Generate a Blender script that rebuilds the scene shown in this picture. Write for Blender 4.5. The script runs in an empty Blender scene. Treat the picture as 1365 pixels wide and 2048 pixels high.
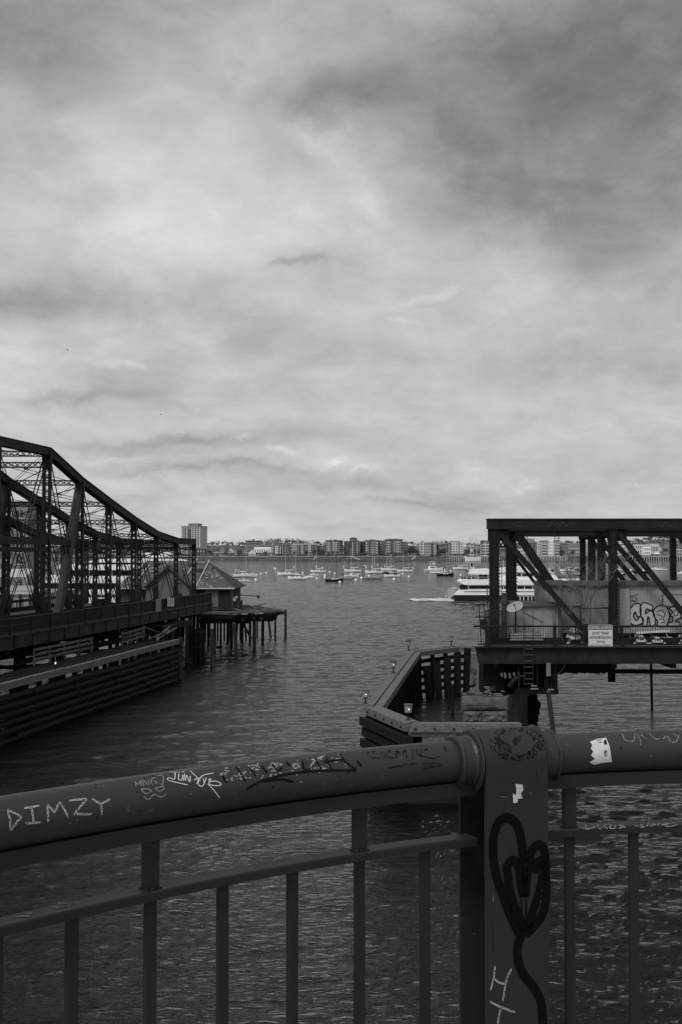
import bpy, math, random
import numpy as np
from mathutils import Vector, Matrix, noise
from mathutils.bvhtree import BVHTree
R = math.radians
C = bpy.context.scene.collection
scene = bpy.context.scene
F = 2400.0            # focal length in photograph pixels (1365 x 2048)
EYE = 10.5            # eye above the water, metres
HOR = 1105.0          # row of the horizon
TILT = math.atan((HOR - 1024.0) / F)

# ---------------------------------------------------------------- camera
cam_d = bpy.data.cameras.new('camera')
cam = bpy.data.objects.new('camera', cam_d); C.objects.link(cam)
cam.location = (0, 0, EYE)
cam.rotation_euler = (R(90) + TILT, 0, 0)
cam_d.sensor_fit = 'VERTICAL'; cam_d.sensor_height = 36.0
cam_d.lens = 36.0 * F / 2048.0
cam_d.clip_start = 0.05; cam_d.clip_end = 30000
scene.camera = cam

# ---------------------------------------------------------------- exposure
scene.view_settings.view_transform = 'Standard'
scene.view_settings.look = 'None'
scene.view_settings.exposure = 0.0
scene.view_settings.gamma = 1.0
scene.cycles.use_denoising = True
scene.cycles.max_bounces = 6
scene.cycles.transparent_max_bounces = 16

# ---------------------------------------------------------------- world: overcast sky
SUN_EL, SUN_AZ = R(52), R(208)     # azimuth clockwise from +Y (the view): behind, to the left
world = bpy.data.worlds.new('World'); scene.world = world
world.use_nodes = True
nt = world.node_tree; nt.nodes.clear()
def N(t, kind, **kw):
    n = t.nodes.new(kind)
    for k, v in kw.items(): setattr(n, k, v)
    return n
def M_(t, op, a, b=None, c=None, clamp=False):
    n = t.nodes.new('ShaderNodeMath'); n.operation = op; n.use_clamp = clamp
    for i, v in enumerate((a, b, c)):
        if v is None: continue
        if isinstance(v, (int, float)): n.inputs[i].default_value = v
        else: t.links.new(v, n.inputs[i])
    return n.outputs[0]
def noise_node(t, vec, scale, detail=4, rough=0.5, dist=0.0, dim='3D'):
    n = t.nodes.new('ShaderNodeTexNoise'); n.noise_dimensions = dim
    n.inputs['Scale'].default_value = scale; n.inputs['Detail'].default_value = detail
    n.inputs['Roughness'].default_value = rough; n.inputs['Distortion'].default_value = dist
    if vec is not None: t.links.new(vec, n.inputs['Vector'])
    return n
def sky():
    t = nt
    out = N(t, 'ShaderNodeOutputWorld'); bg = N(t, 'ShaderNodeBackground')
    t.links.new(bg.outputs[0], out.inputs[0])
    tc = N(t, 'ShaderNodeTexCoord')
    sep = N(t, 'ShaderNodeSeparateXYZ'); t.links.new(tc.outputs['Generated'], sep.inputs[0])
    x, y, z = sep.outputs
    u = M_(t, 'ARCTAN2', x, y)                 # azimuth from the view, radians
    v = M_(t, 'ARCSINE', z)                    # elevation
    # cloud-deck projection: detail stretches out towards the horizon
    den = M_(t, 'ADD', M_(t, 'ABSOLUTE', z), 0.22)
    cx = M_(t, 'DIVIDE', x, den); cy = M_(t, 'DIVIDE', y, den)
    cv = N(t, 'ShaderNodeCombineXYZ'); t.links.new(cx, cv.inputs[0]); t.links.new(cy, cv.inputs[1])
    big = noise_node(t, cv.outputs[0], 0.9, 7, 0.56, 0.25).outputs['Fac']
    fine = noise_node(t, cv.outputs[0], 3.2, 7, 0.6, 0.3).outputs['Fac']
    uv = N(t, 'ShaderNodeCombineXYZ'); t.links.new(u, uv.inputs[0]); t.links.new(M_(t, 'MULTIPLY', v, 1.5), uv.inputs[1])
    warp = noise_node(t, uv.outputs[0], 7.0, 6, 0.6)
    wsep = N(t, 'ShaderNodeSeparateXYZ'); t.links.new(warp.outputs['Color'], wsep.inputs[0])
    u2 = M_(t, 'ADD', u, M_(t, 'MULTIPLY', M_(t, 'SUBTRACT', wsep.outputs[0], 0.5), 0.115))
    v2 = M_(t, 'ADD', v, M_(t, 'MULTIPLY', M_(t, 'SUBTRACT', wsep.outputs[1], 0.5), 0.075))
    wisps = noise_node(t, uv.outputs[0], 16.0, 8, 0.62, 0.4).outputs['Fac']
    lum = M_(t, 'ADD', 0.515, M_(t, 'MULTIPLY', M_(t, 'SUBTRACT', big, 0.5), 0.34))
    lum = M_(t, 'ADD', lum, M_(t, 'MULTIPLY', M_(t, 'SUBTRACT', fine, 0.5), 0.08))
    lum = M_(t, 'ADD', lum, M_(t, 'MULTIPLY', M_(t, 'SUBTRACT', wisps, 0.5), 0.16))
    # layered cloud with firmer edges
    for (nn, lo, hi, am) in ((noise_node(t, cv.outputs[0], 1.5, 9, 0.60, 0.15).outputs['Fac'], .50, .60, -.040), (noise_node(t, uv.outputs[0], 9.0, 9, 0.60, 0.1).outputs['Fac'], .52, .62, .040), (noise_node(t, cv.outputs[0], 4.6, 8, 0.58, 0.1).outputs['Fac'], .50, .62, .030)):
        q = N(t, 'ShaderNodeMapRange'); q.interpolation_type = 'SMOOTHSTEP'; t.links.new(nn, q.inputs[0]); q.inputs[1].default_value = lo; q.inputs[2].default_value = hi
        lum = M_(t, 'ADD', lum, M_(t, 'MULTIPLY', q.outputs[0], am))
    # the cloud masses: (px, py, rx, ry, tilt degrees, amount)
    for (px, py, rx, ry, tl, am) in CLOUDS:
        u0 = (px - 682.5) / F; v0 = math.atan((HOR - py) / F)
        a, b = math.cos(R(tl)), math.sin(R(tl))
        du = M_(t, 'SUBTRACT', u2, u0); dv = M_(t, 'SUBTRACT', v2, v0)
        e1 = M_(t, 'DIVIDE', M_(t, 'ADD', M_(t, 'MULTIPLY', du, a), M_(t, 'MULTIPLY', dv, b)), rx / F)
        e2 = M_(t, 'DIVIDE', M_(t, 'SUBTRACT', M_(t, 'MULTIPLY', dv, a), M_(t, 'MULTIPLY', du, b)), ry / F)
        r2 = M_(t, 'ADD', M_(t, 'MULTIPLY', e1, e1), M_(t, 'MULTIPLY', e2, e2))
        g = M_(t, 'EXPONENT', M_(t, 'MULTIPLY', r2, -1.0))
        lum = M_(t, 'ADD', lum, M_(t, 'MULTIPLY', g, am))
    lum = M_(t, 'SMOOTH_MAX', lum, 0.165, 0.14)
    lum = M_(t, 'ADD', lum, M_(t, 'MULTIPLY', M_(t, 'SUBTRACT', M_(t, 'ADD', wisps, fine), 1.0), 0.10))
    lum = M_(t, 'MINIMUM', lum, 0.80)
    # glow added round the unseen sun behind the viewer, to brighten camera-facing surfaces
    sx, sy, sz = math.sin(SUN_AZ) * math.cos(SUN_EL), math.cos(SUN_AZ) * math.cos(SUN_EL), math.sin(SUN_EL)
    dot = M_(t, 'ADD', M_(t, 'ADD', M_(t, 'MULTIPLY', x, sx), M_(t, 'MULTIPLY', y, sy)), M_(t, 'MULTIPLY', z, sz))
    lobe = M_(t, 'POWER', M_(t, 'MAXIMUM', dot, 0.0), 6.0)
    lum = M_(t, 'ADD', lum, M_(t, 'MULTIPLY', lobe, 1.7))
    st = N(t, 'ShaderNodeTexSky'); st.sky_type = 'NISHITA'; st.sun_disc = False
    st.sun_elevation = SUN_EL; st.sun_rotation = SUN_AZ
    bw = N(t, 'ShaderNodeRGBToBW'); t.links.new(st.outputs[0], bw.inputs[0])
    # thin share of daylight sky glowing through the overcast; strength is 0.1
    tot = M_(t, 'ADD', M_(t, 'MULTIPLY', lum, 10.0), M_(t, 'MULTIPLY', M_(t, 'MINIMUM', bw.outputs[0], 6.0), 0.05))
    t.links.new(tot, bg.inputs['Color']); bg.inputs['Strength'].default_value = 0.1
CLOUDS = [
    # heavy dark mass over the upper right, running left along its lower edge
    (1180, 210, 300, 140, 8, -0.11), (1330, 80, 260, 200, 0, -0.14), (890, 210, 330, 115, 4, -0.17), (670, 190, 140, 50, 10, -0.13), (990, 370, 240, 85, -20, -0.18), (960, 60, 280, 100, 0, -0.10), (1270, 350, 180, 90, 0, -0.08),
    (1330, 420, 200, 130, 0, -0.10), (900, 40, 240, 70, 0, -0.05), (1750, -520, 900, 480, 0, -0.26), (2200, 150, 520, 420, 0, -0.24), (300, -520, 900, 380, 0, -0.12),  # masses beyond the frame are added to darken the sky the water mirrors
    # upper left
    (20, 90, 190, 120, 20, -0.22), (190, 190, 90, 40, 12, -0.08), (350, 40, 200, 80, 0, -0.07), (110, 300, 160, 60, 0, -0.03),
    # bright middle
    (330, 330, 330, 110, 6, 0.08), (560, 400, 300, 110, 14, 0.07), (630, 268, 70, 20, -14, 0.11), (750, 385, 70, 20, -36, 0.11), (660, 300, 40, 14, -40, .06), (300, 470, 300, 40, 0, 0.05),
    (1060, 590, 260, 50, 10, 0.04), (1250, 720, 260, 60, 0, -0.08), (1150, 500, 260, 50, -8, -0.03),
    # lower left bands
    (50, 615, 170, 34, 6, -0.17), (300, 590, 260, 44, 3, -0.07), (90, 735, 160, 26, 5, 0.10), (230, 748, 36, 10, 0, .12), (20, 690, 60, 20, 0, .08),
    (130, 815, 150, 16, 3, -0.14), (330, 835, 140, 10, 0, -0.05), (390, 900, 150, 15, 4, -0.15), (230, 895, 150, 9, 0, -0.10), (420, 940, 240, 9, 0, -0.12),
    (700, 962, 200, 14, -3, -0.12), (800, 998, 150, 7, -2, -0.09), (560, 800, 260, 30, 0, -0.04), (960, 900, 200, 30, 0, -.03),
    (606, 537, 44, 11, 16, -0.13), (560, 546, 30, 6, 5, -0.08), (830, 590, 60, 12, 14, 0.07), (890, 568, 30, 12, 24, 0.08), (780, 615, 60, 8, 6, 0.08), (790, 640, 30, 5, 0, 0.07), (800, 610, 70, 5, 10, -0.06),
    (672, 915, 26, 9, 0, 0.20), (735, 940, 30, 5, 0, .12), (555, 908, 26, 6, 0, .14), (500, 890, 24, 6, 0, .10), (230, 920, 60, 5, 0, .08),
    (950, 935, 40, 7, 10, 0.09), (1045, 970, 40, 8, 0, 0.11), (1264, 988, 16, 4, 0, 0.12), (1270, 840, 90, 16, 0, 0.06), (1140, 810, 120, 14, 0, 0.04), (1070, 580, 60, 16, 0, 0.05),
]
sky()

# ---------------------------------------------------------------- the sun behind the overcast
sd = bpy.data.lights.new('sun', 'SUN'); sd.energy = 1.5; sd.angle = R(12); sd.color = (1.0, 0.985, 0.96)
sun = bpy.data.objects.new('sun', sd); C.objects.link(sun)
dirv = Vector((math.sin(SUN_AZ) * math.cos(SUN_EL), math.cos(SUN_AZ) * math.cos(SUN_EL), math.sin(SUN_EL)))
sun.rotation_euler = dirv.to_track_quat('Z', 'Y').to_euler()
sun.location = (-30, -40, 60)

# ================================================================ helpers
def W(px, py, Y):
    """world point seen at photograph pixel (px, py), Y metres ahead of the camera"""
    x = (px - 682.5) / F; y = (1024.0 - py) / F
    d = Vector((x, math.cos(TILT) - y * math.sin(TILT), math.sin(TILT) + y * math.cos(TILT)))
    return Vector((0, 0, EYE)) + d * (Y / d.y)
def ray(px, py):
    return (W(px, py, 1.0) - Vector((0, 0, EYE))).normalized()
def Xat(px, Y): return (px - 682.5) / F * Y
def on_water(px, py, z=0.0):
    d = ray(px, py); k = (z - EYE) / d.z
    return Vector((0, 0, EYE)) + d * k

class MB:
    def __init__(s): s.v = []; s.f = []; s.m = []
    def add(s, vs, fs, mi=0):
        o = len(s.v); s.v += [Vector(p) for p in vs]
        s.f += [tuple(i + o for i in f) for f in fs]; s.m += [mi] * len(fs)
        return s
    def box(s, c, d, rz=0.0, mi=0, rot=None):
        c = Vector(c); hx, hy, hz = d[0] / 2, d[1] / 2, d[2] / 2
        m = rot if rot is not None else Matrix.Rotation(rz, 3, 'Z')
        vs = [c + m @ Vector((sx * hx, sy * hy, sz * hz)) for sx in (-1, 1) for sy in (-1, 1) for sz in (-1, 1)]
        return s.add(vs, [(0, 1, 3, 2), (4, 6, 7, 5), (0, 4, 5, 1), (2, 3, 7, 6), (0, 2, 6, 4), (1, 5, 7, 3)], mi)
    def beam(s, a, b, w, h, up=(0, 0, 1), mi=0):
        """box along a-b; w across, h along 'up'"""
        a = Vector(a); b = Vector(b); d = b - a; L = d.length
        if L < 1e-6: return s
        d = d / L; up = Vector(up); r = d.cross(up)
        if r.length < 1e-4: up = Vector((0, 1, 0)); r = d.cross(up)
        r.normalize(); q = r.cross(d).normalized()
        vs = [p + r * (sx * w / 2) + q * (sz * h / 2) for p in (a, b) for sx in (-1, 1) for sz in (-1, 1)]
        return s.add(vs, [(0, 1, 3, 2), (4, 6, 7, 5), (0, 4, 5, 1), (2, 3, 7, 6), (0, 2, 6, 4), (1, 5, 7, 3)], mi)
    def tube(s, pts, r, n=8, cap=True, mi=0):
        pts = [Vector(p) for p in pts]; rs = r if isinstance(r, (list, tuple)) else [r] * len(pts)
        vs = []; prev = None
        for i, p in enumerate(pts):
            d = (pts[min(i + 1, len(pts) - 1)] - pts[max(i - 1, 0)]).normalized()
            if prev is None:
                a = d.cross(Vector((0, 0, 1)))
                if a.length < 1e-3: a = d.cross(Vector((0, 1, 0)))
            else: a = prev - d * prev.dot(d)
            a.normalize(); prev = a; b = d.cross(a)
            vs += [p + (a * math.cos(2 * math.pi * k / n) + b * math.sin(2 * math.pi * k / n)) * rs[i] for k in range(n)]
        fs = []
        for i in range(len(pts) - 1):
            for k in range(n):
                k2 = (k + 1) % n
                fs.append((i * n + k, i * n + k2, (i + 1) * n + k2, (i + 1) * n + k))
        if cap: fs.append(tuple(range(n - 1, -1, -1))); fs.append(tuple(range((len(pts) - 1) * n, len(pts) * n)))
        return s.add(vs, fs, mi)
    def prism(s, poly, z0, z1, mi=0):
        n = len(poly)
        vs = [Vector((p[0], p[1], z0)) for p in poly] + [Vector((p[0], p[1], z1)) for p in poly]
        fs = [(i, (i + 1) % n, n + (i + 1) % n, n + i) for i in range(n)] + [tuple(range(n - 1, -1, -1)), tuple(range(n, 2 * n))]
        return s.add(vs, fs, mi)
    def extrude(s, poly3, off, mi=0):
        """closed solid from a planar 3-D polygon pushed along off"""
        n = len(poly3); off = Vector(off)
        vs = [Vector(p) for p in poly3] + [Vector(p) + off for p in poly3]
        fs = [(i, (i + 1) % n, n + (i + 1) % n, n + i) for i in range(n)] + [tuple(range(n - 1, -1, -1)), tuple(range(n, 2 * n))]
        return s.add(vs, fs, mi)
    def quad(s, a, b, c, d, mi=0): return s.add([a, b, c, d], [(0, 1, 2, 3)], mi)
    def sphere(s, c, r, seg=10, rings=6, sc=(1, 1, 1), mi=0):
        c = Vector(c); vs = [c + Vector((0, 0, r * sc[2]))]
        for i in range(1, rings):
            a = math.pi * i / rings
            vs += [c + Vector((r * sc[0] * math.sin(a) * math.cos(2 * math.pi * k / seg), r * sc[1] * math.sin(a) * math.sin(2 * math.pi * k / seg), r * sc[2] * math.cos(a))) for k in range(seg)]
        vs.append(c - Vector((0, 0, r * sc[2]))); fs = []
        for k in range(seg): fs.append((0, 1 + k, 1 + (k + 1) % seg))
        for i in range(rings - 2):
            for k in range(seg):
                a = 1 + i * seg; fs.append((a + k, a + seg + k, a + seg + (k + 1) % seg, a + (k + 1) % seg))
        a = 1 + (rings - 2) * seg
        for k in range(seg): fs.append((len(vs) - 1, a + (k + 1) % seg, a + k))
        return s.add(vs, fs, mi)
    def laced(s, a, b, w, h, up, bay=None, t=0.05, both=True, side=0.14):
        """laced member: two flat chords joined by crossed lacing bars in the plane of 'up'"""
        a = Vector(a); b = Vector(b); d = b - a; L = d.length; d.normalize()
        up = Vector(up); r = d.cross(up).normalized(); q = r.cross(d).normalized()
        for sg in (-1, 1):
            o = q * (sg * (h / 2 - side / 2)); s.beam(a + o, b + o, w, side, q)
        bay = bay or h * 0.85; n = max(1, int(round(L / bay))); hh = h / 2 - side / 2
        for i in range(n):
            p0 = a + d * (L * i / n); p1 = a + d * (L * (i + 1) / n)
            for f_ in ((-1, 1) if both else (0,)):
                oo = r * (f_ * (w / 2 - 0.01))
                s.beam(p0 + q * hh + oo, p1 - q * hh + oo, 0.02, t, q)
                s.beam(p0 - q * hh + oo * 0.97, p1 + q * hh + oo * 0.97, 0.02, t, q)
        return s
    def build(s, name, mats, parent=None, smooth=False, label=None, local=False):
        me = bpy.data.meshes.new(name)
        vs = s.v
        if parent is not None and not local:
            inv = root_matrix(parent).inverted(); vs = [inv @ p for p in vs]
        me.from_pydata([tuple(p) for p in vs], [], s.f)
        mats = mats if isinstance(mats, (list, tuple)) else [mats]
        for m in mats: me.materials.append(m)
        if len(mats) > 1: me.polygons.foreach_set('material_index', s.m)
        if smooth: me.polygons.foreach_set('use_smooth', [True] * len(me.polygons))
        me.update(); me.validate()
        o = bpy.data.objects.new(name, me); C.objects.link(o)
        if parent is not None: o.parent = parent
        if label: o['label'] = label
        return o
    def bvh(s): return BVHTree.FromPolygons(s.v, s.f)
def root_matrix(o):
    m = Matrix.LocRotScale(o.location, o.rotation_euler, o.scale)
    return root_matrix(o.parent) @ m if o.parent else m
def tag(o, label=None, cat=None, group=None, kind=None):
    if label: o['label'] = label
    if cat: o['category'] = cat
    if group: o['group'] = group
    if kind: o['kind'] = kind
    return o
def thing(name, loc, label, cat, group=None, rz=0.0):
    o = bpy.data.objects.new(name, None); C.objects.link(o)
    o.location = loc; o.rotation_euler = (0, 0, rz); o.empty_display_size = 0.3
    return tag(o, label, cat, group)
def copy_tree(o, parent=None):
    c = o.copy(); C.objects.link(c)
    if parent is not None: c.parent = parent
    for ch in list(o.children): copy_tree(ch, c)
    return c

# ================================================================ materials (the photograph is black and white: all greys)
MAT = {}
def mat(name, base, rough=0.7, var=0.3, scale=3.0, bump=0.0, metal=0.0, stretch=(1, 1, 1), spec=None, alt=None, altscale=1.0, altpos=0.55, altwid=0.08, detail=6, coord='Object', emit=0.0, bscale=None):
    m = bpy.data.materials.new(name); m.use_nodes = True; t = m.node_tree
    b = t.nodes['Principled BSDF']
    b.inputs['Roughness'].default_value = rough; b.inputs['Metallic'].default_value = metal
    b.inputs['Specular IOR Level'].default_value = spec if spec is not None else (.5 if rough < .5 else .12)
    tc = N(t, 'ShaderNodeTexCoord'); mp = N(t, 'ShaderNodeMapping'); mp.inputs['Scale'].default_value = stretch
    t.links.new(tc.outputs[coord], mp.inputs[0])
    n1 = noise_node(t, mp.outputs[0], scale, detail, 0.62).outputs['Fac']
    lo, hi = base * (1 - var), base * (1 + var)
    mr = N(t, 'ShaderNodeMapRange'); t.links.new(n1, mr.inputs[0])
    mr.inputs[1].default_value = 0.3; mr.inputs[2].default_value = 0.7; mr.inputs[3].default_value = lo; mr.inputs[4].default_value = hi
    col = mr.outputs[0]
    if alt is not None:
        n2 = noise_node(t, mp.outputs[0], altscale, 8, 0.65, 0.2).outputs['Fac']
        f = N(t, 'ShaderNodeMapRange'); t.links.new(n2, f.inputs[0]); f.inputs[1].default_value = altpos; f.inputs[2].default_value = altpos + altwid
        mx = N(t, 'ShaderNodeMix'); t.links.new(f.outputs[0], mx.inputs[0]); t.links.new(col, mx.inputs[2]); mx.inputs[3].default_value = alt
        col = mx.outputs[0]
    cb = N(t, 'ShaderNodeCombineColor')
    for i in range(3): t.links.new(col, cb.inputs[i])
    t.links.new(cb.outputs[0], b.inputs['Base Color'])
    if bump:
        bp = N(t, 'ShaderNodeBump'); bp.inputs['Strength'].default_value = bump; bp.inputs['Distance'].default_value = 0.02
        if bscale: n1 = noise_node(t, mp.outputs[0], bscale, 5, 0.6).outputs['Fac']
        t.links.new(n1, bp.inputs['Height']); t.links.new(bp.outputs[0], b.inputs['Normal'])
    if emit:
        b.inputs['Emission Color'].default_value = (1, 1, 1, 1); b.inputs['Emission Strength'].default_value = emit
    MAT[name] = m
    return m
mat('bridge_steel', 0.011, 0.6, 0.45, 2.5, 0.3, alt=0.034, altscale=2.6, altpos=0.60, altwid=.1)
mat('bridge_steel_light', 0.030, 0.6, 0.3, 2.0, 0.2, stretch=(1, 1, .3))
mat('girder_steel', 0.014, 0.65, 0.4, 1.6, 0.3, stretch=(1, 1, .35), alt=0.028, altscale=.9, altpos=.55, altwid=.12)
mat('weathered_wood', 0.085, 0.85, 0.4, 5, 0.6, stretch=(.5, .5, 2), alt=0.04, altscale=1.1, altpos=.52)
mat('cap_wood', 0.10, 0.85, 0.35, 6, 0.6, alt=0.055, altscale=.8, altpos=.55, altwid=.2)
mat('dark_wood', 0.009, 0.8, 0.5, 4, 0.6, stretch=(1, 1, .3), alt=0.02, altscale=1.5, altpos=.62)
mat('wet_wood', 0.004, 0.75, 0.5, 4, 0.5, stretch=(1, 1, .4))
mat('pile_wood', 0.022, 0.85, 0.5, 6, 0.7, stretch=(1, 1, .2), alt=0.05, altscale=2.2, altpos=.60)
mat('stone', 0.085, 0.9, 0.5, 1.6, 1.0, alt=0.05, altscale=.9, altpos=.5, altwid=.15, bscale=3)
mat('brick', 0.12, 0.9, 0.5, 5, .8, alt=.02, altscale=3, altpos=.5)
mat('concrete', 0.22, 0.9, 0.3, 3, 0.4)
mat('asphalt', 0.05, 0.95, 0.3, 20, 0.3)
mat('deck_dark', 0.05, 0.9, 0.4, 3, 0.3)
mat('white_paint', 0.72, 0.5, 0.06, 1.0, 0)
mat('boat_white', 0.66, 0.45, 0.10, 1.5, 0)
mat('boat_grey', 0.28, 0.5, 0.2, 1.5, 0)
mat('boat_dark', 0.013, 0.5, 0.3, 1.5, 0, spec=.1)
mat('spar', 0.42, 0.5, 0.1, 1, 0)
mat('dark_glass', 0.015, 0.3, 0.3, 1, 0, spec=.15)
mat('white_sign', 0.46, 0.6, 0.08, 3, 0, alt=.40, altscale=2, altpos=.6)
mat('black_paint', 0.012, 0.6, 0.3, 5, 0)
mat('tyre_rubber', 0.02, .8, .3, 3)  # even dark rubber of the trailer wheels
mat('roof_shingle', 0.062, 0.9, 0.5, 4, 0.8, alt=0.14, altscale=1.6, altpos=.60, altwid=.03, bscale=14)
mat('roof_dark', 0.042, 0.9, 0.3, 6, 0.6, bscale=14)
mat('house_board', 0.052, 0.85, 0.25, 3, 0.4, stretch=(3, 3, .4), alt=.02, altscale=.9, altpos=.58)
mat('house_dark', 0.02, 0.85, 0.3, 3, 0.4, stretch=(3, 3, .4))
mat('gable_board', 0.11, 0.85, 0.22, 2, 0.2, stretch=(4, 4, .3))
mat('trailer_left', 0.17, 0.7, 0.3, 5, 0.1, alt=.11, altscale=2.5, altpos=.52, altwid=.1)
mat('trailer_right', 0.25, 0.65, 0.12, 1.2, 0, stretch=(2, 2, .3))
mat('trailer_roof', 0.085, 0.8, 0.4, 2, 0.2, alt=.10, altscale=.8, altpos=.6)
mat('shed_metal', 0.22, 0.65, 0.2, 2, 0, stretch=(1.5, 1.5, .3), alt=.07, altscale=1, altpos=.6)
mat('dish_grey', 0.24, 0.5, 0.1, 3, 0)
mat('graffiti_fill', 0.33, 0.7, 0.15, 3, 0)
mat('tree_bark', 0.06, 0.9, 0.4, 5, 0.5)
mat('twig', 0.15, 0.9, 0.4, 5)
mat('far_foliage', 0.075, 0.95, 0.5, .25)
mat('far_ground', 0.10, 0.95, 0.4, .05)
mat('rock_bank', 0.055, 0.95, 0.6, .4, alt=.13, altscale=.25, altpos=.58)
mat('quay_conc', 0.26, 0.9, 0.2, .2)
for nm, b_ in (('wall_a', .13), ('wall_b', .19), ('wall_c', .34), ('wall_d', .50), ('wall_e', .72), ('wall_f', .085), ('wall_g', .055)):
    mat(nm, b_, 0.9, 0.15, .12)
mat('far_window', 0.03, 0.3, 0.5, .3)
mat('far_window_light', 0.30, 0.3, 0.4, .3)
mat('lamp_glow', 0.8, .4, 0.0, emit=.7)
mat('lamp_glass', 0.20, .2, 0.1)
mat('feather', 0.05, .8, .2, 5)
# ================================================================ WATER
def make_water():
    m = bpy.data.materials.new('harbour_water'); m.use_nodes = True; t = m.node_tree; t.nodes.clear()
    out = N(t, 'ShaderNodeOutputMaterial'); mix = N(t, 'ShaderNodeMixShader')
    dif = N(t, 'ShaderNodeBsdfDiffuse'); dif.inputs['Color'].default_value = (.003, .003, .003, 1)
    gl = N(t, 'ShaderNodeBsdfGlossy'); gl.inputs['Roughness'].default_value = WATER_ROUGH
    gl.inputs['Color'].default_value = (.95, .95, .95, 1)
    t.links.new(mix.outputs[0], out.inputs[0]); t.links.new(dif.outputs[0], mix.inputs[1]); t.links.new(gl.outputs[0], mix.inputs[2])
    g = N(t, 'ShaderNodeNewGeometry')
    def mapped(rot, sx, sy):
        mp = N(t, 'ShaderNodeMapping'); mp.inputs['Rotation'].default_value = (0, 0, R(rot)); mp.inputs['Scale'].default_value = (sx, sy, 1)
        t.links.new(g.outputs['Position'], mp.inputs[0]); return mp.outputs[0]
    b = noise_node(t, mapped(-7, .5, 1.7), 1.9, 4, .6, .5).outputs['Fac']      # ripples
    c = noise_node(t, mapped(-4, .6, 1.5), 5.5, 3, .6, .3).outputs['Fac']       # fine ripples
    h = M_(t, 'ADD', M_(t, 'MULTIPLY', b, 0.090), M_(t, 'MULTIPLY', c, 0.036))
    bp = N(t, 'ShaderNodeBump'); bp.inputs['Strength'].default_value = 1.0; bp.inputs['Distance'].default_value = WATER_BUMP
    t.links.new(h, bp.inputs['Height']); t.links.new(bp.outputs[0], gl.inputs['Normal'])
    fr = N(t, 'ShaderNodeFresnel'); fr.inputs['IOR'].default_value = 1.33; t.links.new(bp.outputs[0], fr.inputs['Normal'])
    t.links.new(M_(t, 'MULTIPLY', fr.outputs[0], WATER_K, clamp=True), mix.inputs[0])
    MAT['water'] = m
    # one sheet: a fine wind-ruffled fan where the waves can be made out, a plain sheet beyond
    NR, NA = 1000, 620; r0, r1 = 13.0, 1500.0
    rad = r0 * (r1 / r0) ** (np.arange(NR) / (NR - 1)); ang = np.linspace(-.50, .50, NA)
    X = rad[:, None] * np.sin(ang)[None, :]; Y = rad[:, None] * np.cos(ang)[None, :]
    sp = (rad * (math.log(r1 / r0) / (NR - 1)))[:, None]
    rs = np.random.RandomState(11); Z = np.zeros_like(X)
    lam = np.exp(np.linspace(math.log(.28), math.log(4.6), WAVES_N)); tot = SLOPE * math.sqrt(2.0 / WAVES_N)
    for L in lam:
        th = math.radians(-8) + rs.normal(0, .42); k = 2 * math.pi / L
        ph = k * (X * math.sin(th) + Y * math.cos(th)) + rs.uniform(0, 6.283) + .9 * np.sin(X * .11 / L ** .5 + rs.uniform(0, 6)) * np.sin(Y * .09 / L ** .5 + rs.uniform(0, 6))
        nf = np.clip((rad - 22) / 75, 0, 1)[:, None]
        wgt = np.clip((L / sp - 1.3) / 1.5, 0, 1) * (nf + (1 - nf) * min(1.05, .95 * (.5 / L) ** .75))
        q = (np.sin(ph) + 1) / 2; Z += wgt * (tot * min(1.25, (1.1 / L) ** .30) / k) * (2 * q ** 1.4 - 1)
    g = sum(np.sin(X * fx + Y * fy + p) for fx, fy, p in ((.05, .021, 1), (-.031, .034, 2.2), (.012, .052, .3), (.083, -.015, 4), (.02, .09, 2.9))) / 5.0
    Z *= np.clip(.95 + .75 * g, .3, 1.7)
    edge = np.clip((r1 - rad) / 300.0, 0, 1)[:, None]; Z = Z * edge - .35 * (1 - edge)
    vf = np.stack([X, Y, Z], -1).reshape(-1, 3)
    ii, jj = np.meshgrid(np.arange(NR - 1), np.arange(NA - 1), indexing='ij'); a0 = (ii * NA + jj).ravel()
    ff = np.stack([a0, a0 + 1, a0 + NA + 1, a0 + NA], -1)
    n = 24; gx, gy = np.meshgrid(np.linspace(-6000, 6000, n + 1), np.linspace(-4000, 8000, n + 1)); base = len(vf)
    vo = np.stack([gx.ravel(), gy.ravel(), np.full(gx.size, -.38)], -1)
    ii, jj = np.meshgrid(np.arange(n), np.arange(n), indexing='ij'); a0 = base + (ii * (n + 1) + jj).ravel()
    fo = np.stack([a0, a0 + 1, a0 + n + 2, a0 + n + 1], -1)
    V = np.concatenate([vf, vo]).astype(np.float32); Fc = np.concatenate([ff, fo]).astype(np.int32)
    me = bpy.data.meshes.new('water'); me.vertices.add(len(V)); me.vertices.foreach_set('co', V.ravel())
    me.loops.add(Fc.size); me.loops.foreach_set('vertex_index', Fc.ravel()); me.polygons.add(len(Fc)); me.polygons.foreach_set('loop_start', np.arange(0, Fc.size, 4, dtype=np.int32))
    me.polygons.foreach_set('use_smooth', np.ones(len(Fc), dtype=bool)); me.materials.append(m); me.update(calc_edges=True); me.validate()
    o = bpy.data.objects.new('water', me); C.objects.link(o); tag(o, 'dark rippled harbour water of the channel', None, kind='structure')
WAVES_N, SLOPE = 90, 0.16
WATER_ROUGH, WATER_BUMP, WATER_K = 0.05, 1.0, 0.74
make_water()

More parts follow.
